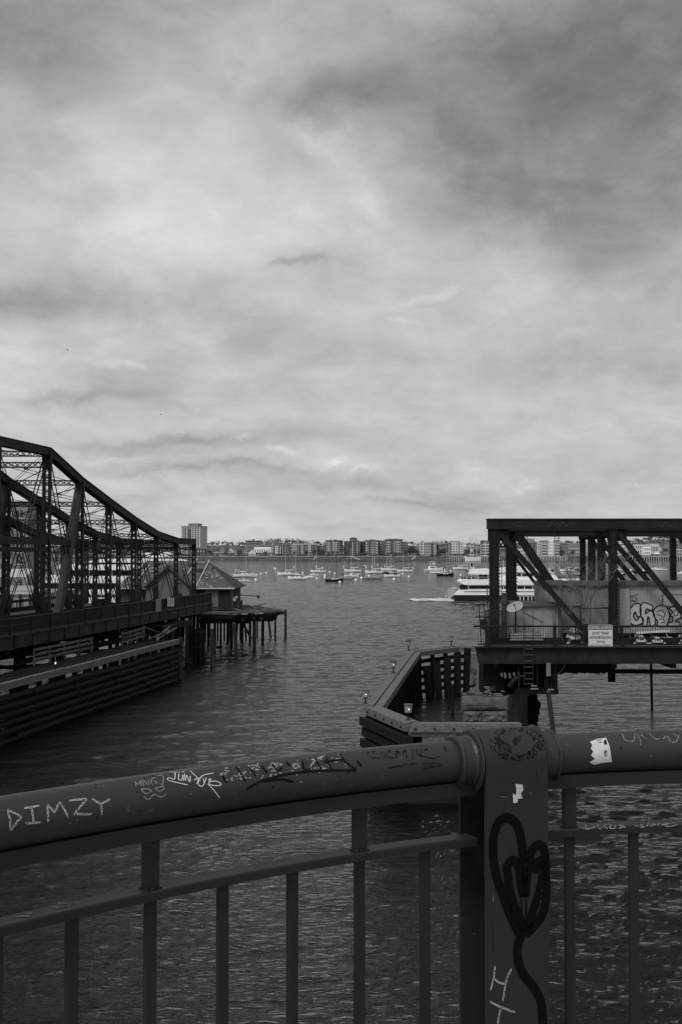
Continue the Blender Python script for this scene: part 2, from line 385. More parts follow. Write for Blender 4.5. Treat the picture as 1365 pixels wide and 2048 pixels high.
# ================================================================ FAR SHORE
rnd = random.Random(7)
SH = 1604.0
def hill_h(X, Y):
    px = 682.5 + X / Y * F
    t = max(0.0, min(1.0, (Y - 1720) / 480.0)); t = t * t * (3 - 2 * t)
    top = 17 + 5 * noise.noise(Vector((px * .011, 3.1, 0))) + 3 * noise.noise(Vector((px * .03, 7.1, 0)))
    top += 12 * math.exp(-((px - 1330) / 70.0) ** 2) + 5 * math.exp(-((px - 560) / 60.0) ** 2) + 5 * math.exp(-((px - 250) / 90.0) ** 2)
    fl = max(0.0, 1 - max(0.0, (Y - 2250) / 700.0))
    return 5.6 + t * top * fl + .5 * noise.noise(Vector((X * .01, Y * .01, 0)))
def make_land():
    w = MB(); xs = [-2200 + 22 * i for i in range(200)]; ys = [SH + 6, 1640, 1680, 1720, 1760, 1800, 1850, 1900, 1960, 2020, 2080, 2140, 2200, 2260, 2340, 2450, 2600, 2900]
    vs = [Vector((x, y, hill_h(x, y))) for y in ys for x in xs]; nx = len(xs)
    fs = [(j * nx + i, j * nx + i + 1, (j + 1) * nx + i + 1, (j + 1) * nx + i) for j in range(len(ys) - 1) for i in range(nx - 1)]
    w.add(vs, fs)
    tag(w.build('terrain', MAT['far_ground'], smooth=True), 'low land rising to a hill across the harbour', None, kind='structure')
    # rocky bank
    r = MB(); nx = 620; x0 = -1500; dx = 5.0
    rows = [(SH - 7, -0.6), (SH - 4, .5), (SH - 1.5, 2.0), (SH + 1.5, 3.6), (SH + 4, 4.9), (SH + 7, 5.3)]
    vs = []
    for (yy, zz) in rows:
        for i in range(nx):
            x = x0 + i * dx; q = Vector((x * .09, yy * .3, zz)); vs.append(Vector((x + rnd.uniform(-1, 1), yy + 1.3 * noise.noise(q), zz + (.7 * noise.noise(q * 2.3) if zz > 0 else 0))))
    r.add(vs, [(j * nx + i, j * nx + i + 1, (j + 1) * nx + i + 1, (j + 1) * nx + i) for j in range(len(rows) - 1) for i in range(nx - 1)])
    tag(r.build('shore', MAT['rock_bank']), 'dark rocky bank along the far waterline', None, kind='structure')
    q = MB()
    X0, X1 = Xat(-200, SH), Xat(830, SH)
    q.box(((X0 + X1) / 2, SH + 6, 5.35), (X1 - X0, 3, 1.3))
    for k in range(40):
        X = X0 + (X1 - X0) * (k + .5) / 40; q.box((X, SH + 4.3, 5.2), (.5, .5, 1.4))
    tag(q.build('seawall', MAT['quay_conc']), 'pale concrete seawall coping above the rocky bank', 'wall')
make_land()

# trees on the hill: a far wood that reads as one mass
def blob_tree(w, p, h, wd, n, rr, mi=0, leaf=1.0):
    for _ in range(n):
        a = rr.uniform(0, 6.283); q = rr.random() ** .5; zz = rr.uniform(-.5, 1)
        c = Vector((math.cos(a) * wd * .5 * q * (1 - .45 * abs(zz)), math.sin(a) * wd * .5 * q * (1 - .45 * abs(zz)), h * (.62 + .36 * zz)))
        s = leaf * rr.uniform(.6, 1.5)
        d1 = Vector((rr.uniform(-1, 1), rr.uniform(-1, 1), rr.uniform(-1, 1))).normalized() * s
        d2 = d1.cross(Vector((rr.uniform(-1, 1), rr.uniform(-1, 1), rr.uniform(-1, 1)))).normalized() * s
        w.add([p + c - d1, p + c + d2, p + c + d1 * .8 - d2 * .4], [(0, 1, 2)], mi)
def woods():
    w = MB(); rr = random.Random(3)
    for i in range(1500):
        px = rr.uniform(60, 1430); Y = rr.uniform(1740, 2280); X = Xat(px, Y); h = rr.uniform(5, 9)
        if px < 930 and px > 640 and rr.random() < .5: continue
        blob_tree(w, Vector((X, Y, hill_h(X, Y) - .5)), h, h * rr.uniform(.8, 1.4), 20, rr, leaf=1.1)
    tag(w.build('wood', MAT['far_foliage']), 'bare winter wood covering the hill across the harbour', 'wood', kind='stuff')
woods()

def grid_box(o_, parent, w_, d_, z0, z1): ...
def building(label, px0, px1, ytop, Y, wall, rows=0, cols=0, depth=16, base=5.2, theta=0.0, win='far_window', ww=.5, wh=.5, cornice=None, balc=(), pent=None, name='building', cat='building', ground=0.0, gable=False, sidecols=0, frame=None, pilasters=0, group=None, pmat='wall_b'):
    """px0-px1 is the front face as seen; theta turns it so that its right side shows"""
    a = W(px0, 1000, Y); th = R(theta); wd = (Xat(px1, Y) - Xat(px0, Y)) / max(.3, math.cos(th))
    top = W(px0, ytop, Y).z
    root = thing(name, (a.x, Y, base), label, cat, group, rz=-th)
    H = top - base
    b = MB(); 
    if gable:
        b.extrude([(0, 0, 0), (wd, 0, 0), (wd, 0, H * .62), (wd / 2, 0, H), (0, 0, H * .62)], (0, depth, 0))
    else: b.box((wd / 2, depth / 2, (H + ground) / 2), (wd, depth, H - ground))
    b.build('wall', MAT[wall], root, local=True)
    if ground:
        c = MB(); k = max(3, int(wd / 5))
        for i in range(k + 1): c.box((.35 + (wd - .7) * i / k, .5, ground / 2), (.7, .7, ground - .02))
        c.box((wd / 2, depth / 2 + 2, ground / 2), (wd - 1, depth - 4, ground - .03))
        c.build('colonnade', MAT['wall_c'], root, local=True)
    if cornice is not None and not gable:
        c = MB(); c.box((wd / 2, depth / 2 - .2, H + .35), (wd + 1.6, depth + 1.6, .7)); c.build('cornice', MAT[cornice], root, local=True)
    if pent:
        for (f0, f1, ph) in pent:
            c = MB(); c.box((wd * (f0 + f1) / 2, depth / 2, H + ph / 2 + .02), (wd * (f1 - f0), depth * .5, ph))
            c.build('penthouse', MAT[pmat], root, local=True)
    if not gable and wd > 12:
        q = random.Random(int(px0)); c = MB()
        for k in range(q.randint(2, 5)): xx = q.uniform(.08, .9) * wd; c.box((xx, depth * q.uniform(.2, .8), H + .9), (q.uniform(1.2, 4), q.uniform(1.5, 4), q.uniform(1.2, 2.6)))
        c.build('roof_plant', MAT[q.choice(['wall_a', 'wall_c', 'wall_f'])], root, local=True)
        if rows >= 4:
            for k in range(q.randint(1, 3)):
                b0 = q.uniform(.02, .85); bw = q.uniform(.07, .14); c = MB(); c.box((wd * (b0 + bw / 2), -.45, ground + (H - ground) * .49), (wd * bw, 1.0, (H - ground) * q.uniform(.8, .98))); c.build('bay', MAT[q.choice(['wall_a', 'wall_b', 'wall_c', 'wall_f'])], root, local=True)
    if rows * cols:
        z0 = ground + .6; fh = (H * (.62 if gable else 1) - .8 - z0) / rows; cw = (wd - 1.2) / cols
        me = None
        for r_ in range(rows):
            for c_ in range(cols):
                if me is None:
                    g = MB(); g.box((0, 0, 0), (cw * ww, .24, fh * wh)); g.box((0, -.1, -fh * wh / 2 - .1), (cw * ww + .3, .3, .18), mi=1)
                    o = g.build('window', [MAT[win], MAT['wall_c']], root, local=True); me = o
                else: o = me.copy(); C.objects.link(o)
                o.location = (.6 + cw * (c_ + .5), -.02, z0 + fh * (r_ + .5))
                if c_ in balc and me is not None:
                    if 'bal' not in root: root['bal'] = 1
                    g2 = building.balc.get(root.name)
                    if g2 is None:
                        g3 = MB(); g3.box((0, -.7, 0), (cw * .95, 1.4, .2)); g3.box((0, -1.36, .55), (cw * .95, .07, .9))
                        g2 = g3.build('balcony', MAT['wall_d'], root, local=True); building.balc[root.name] = g2; o2 = g2
                    else: o2 = g2.copy(); C.objects.link(o2)
                    o2.location = (.6 + cw * (c_ + .5), 0, z0 + fh * r_ + .05)
        if 'bal' in root: del root['bal']
        for s_ in range(sidecols):
            for r_ in range(rows):
                o = me.copy(); C.objects.link(o); o.rotation_euler = (0, 0, R(90))
                o.location = (wd + .02, .8 + (depth - 1.6) * (s_ + .5) / sidecols, z0 + fh * (r_ + .5))
    if frame:
        f0, f1, g0, g1, nx, nz = frame; c = MB()
        for i in range(nx + 1): c.box((wd * (f0 + (f1 - f0) * i / nx), -.35, H * (g0 + g1) / 2), (.7, .5, H * (g1 - g0)))
        for i in range(nz + 1): c.box((wd * (f0 + f1) / 2, -.38, H * (g0 + (g1 - g0) * i / nz)), (wd * (f1 - f0) + .7, .5, .7))
        c.build('balcony_frame', MAT['wall_e'], root, local=True)
    if pilasters:
        c = MB()
        for i in range(pilasters + 1): c.box((wd * i / pilasters, -.3, H / 2), (.75, .5, H - .1))
        c.build('pilasters' if False else 'facade_ribs', MAT['wall_d'], root, local=True)
    return root
building.balc = {}
B = building
B('tall pale residential tower standing apart above the truss end post', 364, 402, 1053, 1640, 'wall_c', 14, 7, 26, theta=16, ww=.5, wh=.55, pilasters=7, cornice='wall_c', pent=[(.25, .8, 4.2)], pmat='wall_a', name='apartment_tower', cat='tower')
B('low dark block at the foot of the tall tower', 388, 412, 1098, 1622, 'wall_g', 2, 4, 12, win='far_window_light')
B('long low pale terrace right of the tall tower', 423, 474, 1105, 1625, 'wall_c', 2, 14, 12, ww=.55, cornice='wall_d')
B('low terrace with pale roof edge behind the leftmost sailboat mast', 492, 545, 1105, 1630, 'wall_c', 2, 13, 12, ww=.6, cornice='wall_d')
B('small pale gabled house rising over the low terrace', 498, 512, 1100, 1622, 'wall_d', 1, 3, 12, gable=True, name='gabled_house', cat='house')
B('white building with tall narrow window strips above the terrace', 509, 543, 1094, 1680, 'wall_e', 1, 9, 14, ww=.4, wh=.5, base=6)
B('wide flat topped grey building high on the skyline', 492, 524, 1082, 1820, 'wall_b', 3, 8, 16, base=8, cornice='wall_a', pent=[(.4, .52, 3)])
B('bulky stepped grey building on the skyline left of the white framed block', 536, 558, 1083, 1810, 'wall_b', 4, 6, 16, base=8, pent=[(.1, .8, 2.4)])
B('grey apartment block with bright white balcony grid', 551, 580, 1088, 1640, 'wall_a', 5, 8, 16, frame=(0.02, .5, .12, .82, 4, 4), ww=.6)
B('pale four storey block with rows of dark windows', 584, 607, 1088, 1636, 'wall_c', 5, 7, 14, pent=[(.2, .7, 2.2)])
B('mid grey block with white corner panels and rooftop mast', 607, 635, 1089, 1638, 'wall_b', 5, 8, 14, cornice='wall_d', frame=(.38, .5, .45, .95, 1, 3), pent=[(.0, .35, 4.5)])
B('squat dark grey block between the masted block and dark corner block', 635, 652, 1092, 1650, 'wall_f', 4, 5, 14, win='far_window_light', ww=.4)
B('low white roofed house front between two blocks', 640, 650, 1088, 1700, 'wall_d', 1, 3, 10, gable=True, base=8, name='gabled_house', cat='house')
B('dark brick apartment block on a colonnade, leftmost of the dark blocks', 652, 680, 1081.5, 1625, 'wall_a', 5, 7, 18, theta=14, ground=6.5, cornice='wall_g', balc=(1, 5), sidecols=4, win='far_window_light', ww=.42)
B('very dark link block beside the colonnade block', 689, 704, 1082, 1640, 'wall_f', 6, 4, 14, win='far_window')
B('near black block with a round drum on its roof', 704, 722, 1082.5, 1634, 'wall_g', 6, 5, 14, win='far_window_light', ww=.3)
B('narrow near black block right of the drum roofed one', 722, 731, 1083.5, 1640, 'wall_g', 5, 3, 14)
B('grey brick block with balconies left of the flat corniced block', 731, 757, 1081, 1628, 'wall_a', 6, 7, 16, balc=(0, 6), win='far_window_light', cornice='wall_b', ww=.45)
B('dark recessed block between two balconied brick blocks', 757, 771, 1081, 1642, 'wall_f', 6, 4, 14, balc=(1,), win='far_window_light', ww=.4)
B('brick block with heavy flat cornice and colonnade, tallest of the dark row', 771, 803, 1079.5, 1622, 'wall_a', 5, 8, 16, theta=8, ground=5, cornice='wall_g', balc=(1, 6), win='far_window_light', ww=.42, sidecols=2)
B('dark end block of the brick row beside the trees', 804, 816, 1085, 1645, 'wall_f', 5, 3, 14, win='far_window_light', ww=.4)
B('pale block with white window surrounds right of the trees', 840, 873, 1085, 1632, 'wall_c', 5, 9, 15, cornice='wall_d', frame=(0.0, .22, .2, .98, 1, 4))
B('grey middle block with flat roof between two pale blocks', 873, 898, 1087.5, 1645, 'wall_b', 4, 7, 14, cornice='wall_c')
B('pale block with stacked square windows left of the tall ship', 898, 927, 1084.5, 1634, 'wall_c', 5, 8, 15, frame=(.1, .95, .25, .95, 5, 4), cornice='wall_d', pent=[(.3, .6, 1.6)])
B('pale narrow balconied block just left of the riveted truss post', 963, 985, 1083.5, 1632, 'wall_c', 5, 5, 15, balc=(0, 1, 2, 3), cornice='wall_f')
B('low pale warehouse seen past the second truss post', 1034, 1052, 1098, 1640, 'wall_d', 2, 5, 14)
B('stepped grey block seen through the truss beside the diagonal', 1051, 1075, 1083, 1640, 'wall_b', 5, 7, 15, pent=[(.25, .8, 4)])
B('narrow pale block between the stepped block and balconied block', 1075, 1083, 1085, 1632, 'wall_d', 5, 3, 15)
B('pale block with stacked dark balconies left of the white block', 1083, 1096, 1082, 1628, 'wall_c', 5, 4, 15, balc=(0, 1, 2), cornice='wall_b')
B('narrow bright white block with four rows of small windows', 1096, 1108, 1080, 1630, 'wall_e', 5, 4, 15, ww=.4, wh=.4)
B('pale block with stacked dark balconies right of the white block', 1108, 1119, 1082, 1628, 'wall_c', 5, 3, 15, balc=(0, 1, 2), cornice='wall_f')
B('speckled grey brick block seen through the truss', 1120, 1136, 1085, 1640, 'wall_b', 4, 5, 15)
B('long low pale block with arched top windows behind the truss posts', 1136, 1162, 1088, 1660, 'wall_c', 3, 8, 14, cornice='wall_d')
B('white block glimpsed between the clustered truss posts', 1168, 1176, 1084, 1640, 'wall_d', 5, 2, 12)
B('grey low block seen between truss diagonals', 1190, 1215, 1094, 1660, 'wall_c', 3, 6, 14)
B('small white block low between the truss posts', 1206, 1217, 1099, 1632, 'wall_e', 2, 2, 12)
B('pale low roofed house under the first right diagonal', 1237, 1254, 1091, 1690, 'wall_d', 2, 5, 12, base=7)
B('white flat roofed block half way up the right hillside', 1270, 1302, 1089, 1720, 'wall_d', 2, 8, 12, base=8)
B('white cube shaped villa with dark windows on the right hillside', 1287, 1301, 1093.5, 1680, 'wall_e', 2, 3, 12, base=7, ww=.5)
B('pale villa near the hilltop left of the far truss post', 1300, 1318, 1087.5, 1760, 'wall_d', 1, 5, 12, base=9)
B('low grey quay shed right of the far truss post', 1352, 1395, 1098, 1640, 'wall_c', 2, 8, 14)
B('low pale shed on the far bank left of the tall tower', 300, 352, 1103, 1640, 'wall_c', 2, 9, 14)
B('grey long building on the far bank seen through the truss lattice', 205, 262, 1101, 1650, 'wall_b', 2, 10, 14)
B('pale gabled boathouse on the far bank behind the dark truss', 268, 286, 1100, 1630, 'wall_d', 1, 4, 14, gable=True, name='boathouse', cat='house')
# small houses on the hill
hs = [(430, 1096), (447, 1094), (462, 1097), (478, 1093), (930, 1094), (944, 1097), (955, 1092), (1244, 1098), (1318, 1093), (1330, 1091), (590, 1086), (668, 1087), (180, 1097), (236, 1095), (318, 1097), (1258, 1102)]
hw = ['first', 'second', 'third', 'fourth']
wh_ = ['right of the tall tower', 'left of the wide skyline building', 'below the skyline right of the tower', 'just left of the flat skyline building', 'behind the tall ship', 'right of the tall ship masts', 'left of the balconied block by the truss post', 'between the right truss diagonals', 'beside the hilltop villa', 'just left of the far truss post', 'behind the pale four storey block', 'behind the dark colonnade block', 'seen through the left truss lattice', 'above the long grey building behind the lattice', 'above the low pale shed left of the tower', 'under the second right diagonal']
for i, (px, yt) in enumerate(hs):
    Y = 1760 + rnd.uniform(0, 120); X = Xat(px, Y); gz = min(hill_h(X, Y), W(px, yt, Y).z - 5) - 1
    B('small hillside house ' + wh_[i], px - rnd.uniform(4, 6), px + rnd.uniform(4, 6), yt, Y, rnd.choice(['wall_b', 'wall_c', 'wall_d', 'wall_a']), 1, 3, 10, base=gz, gable=(i % 3 != 0), name='hillside_house', cat='house', group='houses on the hill')
# round drum on the dark block
def drum():
    root = thing('rooftop_drum', (Xat(707, 1645), 1645, W(707, 1083, 1645).z - .3), 'round drum with low conical cap on a dark roof', 'drum')
    b = MB(); b.tube([(0, 0, 0), (0, 0, 4.6)], 5.0, 16); b.build('drum_wall', MAT['wall_a'], root, local=True)
    b = MB(); b.tube([(0, 0, 4.62), (0, 0, 5.0), (0, 0, 6.0)], [5.5, 5.5, 1.0], 16); b.build('cap', MAT['wall_f'], root, local=True)
drum()
def mast_pole(px, y0, y1, Y, r, label, nm='rooftop_mast', cat='mast'):
    a = W(px, y1, Y); b = W(px, y0, Y); root = thing(nm, (a.x, Y, a.z), label, cat)
    m = MB(); m.tube([(0, 0, 0), (0, 0, b.z - a.z)], [r, r * .5], 6); m.build('pole', MAT['wall_f'], root, local=True)
    m = MB(); m.box((0, 0, .3), (r * 5, r * 5, .6)); m.build('mast_base', MAT['wall_f'], root, local=True)
mast_pole(608, 1077, 1084, 1645, .35, 'thin dark mast on a roof above the masted block')
# gantry towers beyond the right truss
def gantry(px0, px1, y0, y1, Y, label):
    a = W(px0, y1, Y); b = W(px1, y0, Y); w = b.x - a.x; H = b.z - a.z
    root = thing('lattice_tower', (a.x, Y, a.z), label, 'tower')
    m = MB()
    for x in (0, w):
        for y in (0, w): m.beam((x, y, 0), (x, y, H), .6, .6)
    for k in range(3):
        z0, z1 = H * k / 3, H * (k + 1) / 3
        m.beam((0, 0, z0), (w, 0, z1), .35, .35); m.beam((w, 0, z0), (0, 0, z1), .35, .35); m.beam((0, 0, z1), (w, 0, z1), .4, .4)
    m.build('frame', MAT['wall_a'], root, local=True)
    m = MB(); m.box((w / 2, w / 2, H + .8), (w * 1.25, w * 1.25, 1.6)); m.build('platform', MAT['wall_b'], root, local=True)
gantry(1047, 1056, 1070, 1112, 1665, 'square lattice tower rising over roofs by the thick diagonal')
gantry(1111, 1119, 1072, 1112, 1665, 'square lattice tower behind the right balconied block')

# individual shore trees
def shore_tree_proto(seed, kind):
    rr = random.Random(seed); root = thing('shore_tree', (0, 0, 0), kind, 'tree', 'bare trees along the far shore')
    t = MB(); t.tube([(0, 0, 0), (.1, 0, 2.5), (0, .1, 5)], [.35, .25, .1], 5); t.build('trunk', MAT['tree_bark'], root, local=True)
    c = MB(); blob_tree(c, Vector((0, 0, 0)), 8.0, 8.0, 150, rr, leaf=.75); c.build('crown', MAT['far_foliage'], root, local=True)
    return root
protos = []
tl = [(819, 'left edge of the tree clump right of the dark brick row', 1.4), (826, 'centre of the tree clump right of the dark brick row', 1.6), (834, 'right edge of the tree clump before the pale block', 1.2),
      (881, 'in front of the grey middle block', 1.2), (889, 'between grey middle block and stacked window block', 1.3), (590, 'at the foot of the four storey block', .8), (613, 'in front of the masted block, left one', .9),
      (630, 'in front of the masted block, right one', 1.1), (646, 'before the squat dark grey block', 1.1), (480, 'left of the low terrace by the leftmost sailboat mast', 1.0), (531, 'in front of the low terrace', .8),
      (452, 'in front of the long pale terrace', .8), (722, 'below the drum roofed block', .7), (733, 'at the foot of the balconied grey block', .6), (950, 'behind the tall ship', 1.1), (936, 'left of the tall ship masts', 1.1),
      (1124, 'before the speckled brick block', 1.1), (1146, 'before the block with arched windows', 1.0), (1302, 'first of the round trees on the hilltop', 1.1), (1312, 'second of the round trees on the hilltop', 1.2), (1328, 'third of the round hilltop trees', 1.2), (1336, 'round hilltop tree nearest the far truss post', 1.0), (420, 'at the right foot of the tall tower', 1.0), (1248, 'between the right truss diagonals', 1.0)]
for i, (px, lb, s) in enumerate(tl):
    p = shore_tree_proto(i, 'bare tree ' + lb) if i < 4 else copy_tree(protos[i % 4])
    if i < 4: protos.append(p)
    p['label'] = 'bare tree ' + lb
    Y = 1618 + rnd.uniform(-3, 3); z = 5.4
    if 1295 < px < 1340: Y = 2180; z = hill_h(Xat(px, Y), Y) - 1; s *= 1.2
    p.location = (Xat(px, Y), Y, z); p.scale = (s, s, s); p.rotation_euler = (0, 0, i * 1.3)

def shrubs():
    w = MB(); rr = random.Random(41)
    for i in range(520):
        px = rr.uniform(345, 1000); Y = 1611 + rr.uniform(-2, 3)
        if noise.noise(Vector((px * .04, 1.7, 0))) < -.12: continue
        blob_tree(w, Vector((Xat(px, Y), Y, 5.0)), rr.uniform(1.8, 4.2), rr.uniform(2.5, 5), 14, rr, leaf=.7)
    tag(w.build('shrub_line', MAT['far_foliage']), 'dark ragged line of shrubs along the top of the far bank', 'shrubs', kind='stuff')
shrubs()
# piers on the far shore
def far_pier(px0, px1, label, n):
    Y = SH - 12; X0, X1 = Xat(px0, Y), Xat(px1, Y)
    root = thing('timber_wharf', ((X0 + X1) / 2, Y, 0), label, 'wharf'); w = X1 - X0
    d = MB(); d.box((0, 4, 5.1), (w, 9, .9)); d.build('wharf_deck', MAT['quay_conc'], root, local=True)
    f = MB(); f.box((0, 6, 2.2), (w, .6, 4.9)); f.build('back_wall', MAT['wet_wood'], root, local=True)
    me = None
    for i in range(n):
        if me is None:
            m = MB(); m.tube([(0, 0, -1.0), (0, 0, 5.2)], .45, 6); me = o = m.build('pile', MAT['wall_d'], root, local=True)
        else: o = me.copy(); C.objects.link(o)
        o.location = (-w / 2 + .6 + (w - 1.2) * i / (n - 1), -.2, 0)
far_pier(1030, 1135, 'long wharf with pale piles over dark openings beyond the truss', 34)
far_pier(955, 1000, 'wharf with pale piles behind the end post of the truss', 14)
far_pier(898, 932, 'dark wharf left of the tall ship', 10)
far_pier(1255, 1365, 'low dark wharf at the right under the hillside', 24)

# tall ship
def tall_ship():
    Y = SH - 20; root = thing('tall_ship', (Xat(946, Y), Y, 0), 'moored tall ship with three masts and white bow', 'ship')
    h = MB(); L = 40; hull = []
    st = [(-.5, .3, 5.5), (-.42, .8, 4.2), (-.2, 1, 3.6), (.2, 1, 3.4), (.45, .8, 4.0), (.5, .55, 4.3)]
    vs = []
    for (f, b, z) in st: vs += [Vector((f * 22, -b * 4, z + 1)), Vector((f * 21, -b * 3, -.6)), Vector((f * 21, b * 3, -.6)), Vector((f * 22, b * 4, z + 1))]
    fs = []
    for i in range(len(st) - 1):
        for k in range(4): a = i * 4; fs.append((a + k, a + (k + 1) % 4, a + 4 + (k + 1) % 4, a + 4 + k))
    fs += [(3, 2, 1, 0), (20, 21, 22, 23)]
    h.add(vs, fs); h.build('hull', MAT['boat_white'], root, local=True)
    for x, H in ((-3, 33), (0.5, 36), (5, 31)):
        m = MB(); m.tube([(x, 0, 3), (x, 0, H)], [.4, .2], 6); mo = m.build('mast', MAT['spar'], root, local=True)
        y = MB()
        for k, zz in enumerate((.5, .68, .85)): y.tube([(x - 6 + k * 1.2, -.3, H * zz), (x + 6 - k * 1.2, -.3, H * zz)], .14, 5)
        y.build('yard', MAT['spar'], mo, local=True)
    r = MB()
    for x, H in ((-3, 33), (0.5, 36), (5, 31)):
        for s in (-9, 9): r.tube([(x + s, 0, 4.4), (x, 0, H * .92)], .05, 4)
    r.build('rigging', MAT['wall_f'], root, local=True)
tall_ship()
def canopy():
    Y = 1612; root = thing('canopy', (Xat(1314, Y), Y, 5.4), 'white domed canopy on posts at the right far shore', 'canopy')
    c = MB(); c.sphere((0, 0, 3.4), 4.6, 12, 6, (1, .8, .28)); c.build('canopy_cover', MAT['white_paint'], root, local=True)
    p = MB()
    for x in (-3.6, 3.6):
        for y in (-2.5, 2.5): p.tube([(x, y, 0), (x, y, 3.3)], .15, 5)
    p.build('canopy_frame', MAT['wall_d'], root, local=True)
canopy()
def gangway():
    for (px0, px1, lb) in ((628, 633, 'short white gangway down the bank left of the colonnade block'), (700, 720, 'long pale gangway sloping down the bank below the drum roofed block'), (824, 832, 'steep white gangway down the bank by the trees')):
        Y = SH - 8; a = Vector((Xat(px0, Y), Y, 1.0 if px0 != 700 else 5.2)); b = Vector((Xat(px1, Y), Y, 5.2 if px0 != 700 else 1.0))
        root = thing('gangway', a, lb, 'gangway'); m = MB(); m.beam(a, b, 1.4, .4); m.build('walkway', MAT['wall_e'], root)
        m = MB()
        for s in (-.6, .6): m.beam(a + Vector((0, s, 1)), b + Vector((0, s, 1)), .12, .12)
        m.build('handrail', MAT['wall_e'], root)
gangway()

# ================================================================ BOATS
def hull_mb(L, Bm, fb, sheer=.35, dark=None, transom=.75, stripe=None):
    """bow to +x; waterline at z=0"""
    m = MB(); ns = 9; st = []
    for i in range(ns):
        t = i / (ns - 1); x = -L / 2 + L * t
        b = Bm / 2 * (transom + (1 - transom) * min(1, t / .4)) if t < .4 else Bm / 2 * (1 - ((t - .4) / .6) ** 2.2)
        z = fb * (1 + sheer * (2 * t - .9) ** 2 * (1.5 if t > .45 else .4))
        st.append((x, max(b, .02), z))
    vs = []
    for (x, b, z) in st:
        k = .72
        vs += [Vector((x, -b, z)), Vector((x * .97, -b * .93, z * .42)), Vector((x * .93, -b * .6, -.25)), Vector((x * .93, b * .6, -.25)), Vector((x * .97, b * .93, z * .42)), Vector((x, b, z))]
    fs = []; mi = []
    for i in range(ns - 1):
        for k in range(6):
            a = i * 6; fs.append((a + k, a + (k + 1) % 6, a + 6 + (k + 1) % 6, a + 6 + k))
    fs += [(5, 4, 3, 2, 1, 0), tuple(range((ns - 1) * 6, ns * 6))]
    m.add(vs, fs); m.sheer = st
    return m
def sailboat(L, label, hullm='boat_white', mast=1.25, boom=True, cabin=True, bimini=False, cover='boat_white', mastm='spar'):
    root = thing('sailboat', (0, 0, 0), label, 'sailboat', 'boats on moorings')
    hm = hull_mb(L, L * .30, L * .115); hm.build('hull', MAT[hullm], root, local=True)
    fb = L * .115
    st = MB(); st.box((0, 0, .06), (L * .9, L * .285, .10)); st.build('boot_stripe', MAT['boat_dark'], root, local=True)
    if cabin:
        c = MB(); z0 = fb * .95; z1 = fb * 1.55; x0, x1 = -L * .12, L * .22
        c.extrude([(x0, -L * .09, z0), (x0 + .1, -L * .09, z1), (x1 - L * .08, -L * .09, z1 * .97), (x1, -L * .09, z0)], (0, L * .18, 0)); co = c.build('cabin', MAT['boat_white'], root, local=True)
        g = MB()
        for s in (-1, 1): g.box((L * .03, s * L * .092, (z0 + z1) / 2 + .05), (L * .16, .02, (z1 - z0) * .35))
        g.build('cabin_window', MAT['dark_glass'], co, local=True)
    H = L * mast
    m = MB(); m.tube([(L * .10, 0, fb), (L * .10, 0, H)], [.11, .07], 6); mo = m.build('mast', MAT[mastm], root, local=True)
    if boom:
        b = MB(); b.tube([(L * .09, 0, fb * 2.2), (-L * .32, 0, fb * 2.3)], [.16, .10], 6); b.build('boom', MAT[cover], mo, local=True)
    r = MB()
    for a_ in ((L * .49, 0, fb * 1.3), (-L * .48, 0, fb)): r.tube([a_, (L * .10, 0, H * .97)], .018, 3)
    r.build('rigging', MAT['spar'], root, local=True)
    if bimini:
        b = MB(); b.box((-L * .3, 0, fb * 2.7), (L * .24, L * .2, .12))
        for s in (-1, 1): b.tube([(-L * .22, s * L * .1, fb), (-L * .22, s * L * .1, fb * 2.7)], .03, 4); b.tube([(-L * .38, s * L * .1, fb), (-L * .38, s * L * .1, fb * 2.7)], .03, 4)
        b.build('bimini', MAT['boat_white'], root, local=True)
    return root
def motorboat(L, label, fly=False, dark=False, open_=False):
    root = thing('motorboat', (0, 0, 0), label, 'motorboat', 'boats on moorings')
    hull_mb(L, L * .34, L * .12, .5, transom=.9).build('hull', MAT['boat_dark' if dark else 'boat_white'], root, local=True)
    fb = L * .12
    if not open_:
        c = MB(); z1 = fb * 2.3
        c.extrude([(-L * .28, -L * .12, fb), (-L * .24, -L * .12, z1), (L * .06, -L * .12, z1), (L * .2, -L * .12, fb * 1.15)], (0, L * .24, 0)); co = c.build('cabin', MAT['boat_white'], root, local=True)
        g = MB()
        for s in (-1, 1): g.box((-L * .08, s * L * .123, fb * 1.8), (L * .26, .03, fb * .45))
        g.build('cabin_window', MAT['dark_glass'], co, local=True)
    else:
        c = MB(); c.box((0, 0, fb * 1.5), (L * .1, L * .1, fb * 1.2)); c.build('console', MAT['boat_white'], root, local=True)
        c = MB(); c.box((0, 0, fb * 3.0), (L * .26, L * .2, .1))
        for sx in (-1, 1):
            for sy in (-1, 1): c.tube([(sx * L * .1, sy * L * .09, fb), (sx * L * .1, sy * L * .09, fb * 3)], .04, 4)
        c.build('hardtop', MAT['boat_white'], root, local=True)
        e = MB(); e.box((-L * .53, -.3, fb * 1.1), (L * .07, .35, fb * 1.3)); e.build('outboard', MAT['boat_dark'], root, local=True)
    if fly:
        c = MB(); c.box((-L * .08, 0, fb * 3.1), (L * .22, L * .2, .12)); c.box((-L * .08, 0, fb * 4.3), (L * .22, L * .22, .14)); c.box((-L * .02, 0, fb * 3.4), (L * .1, L * .18, fb * .5))
        for sx in (-1, 1):
            for sy in (-1, 1): c.tube([(-L * .08 + sx * L * .1, sy * L * .09, fb * 2.2), (-L * .08 + sx * L * .1, sy * L * .09, fb * 4.3)], .06, 4)
        c.build('flybridge', MAT['boat_white'], root, local=True)
    return root
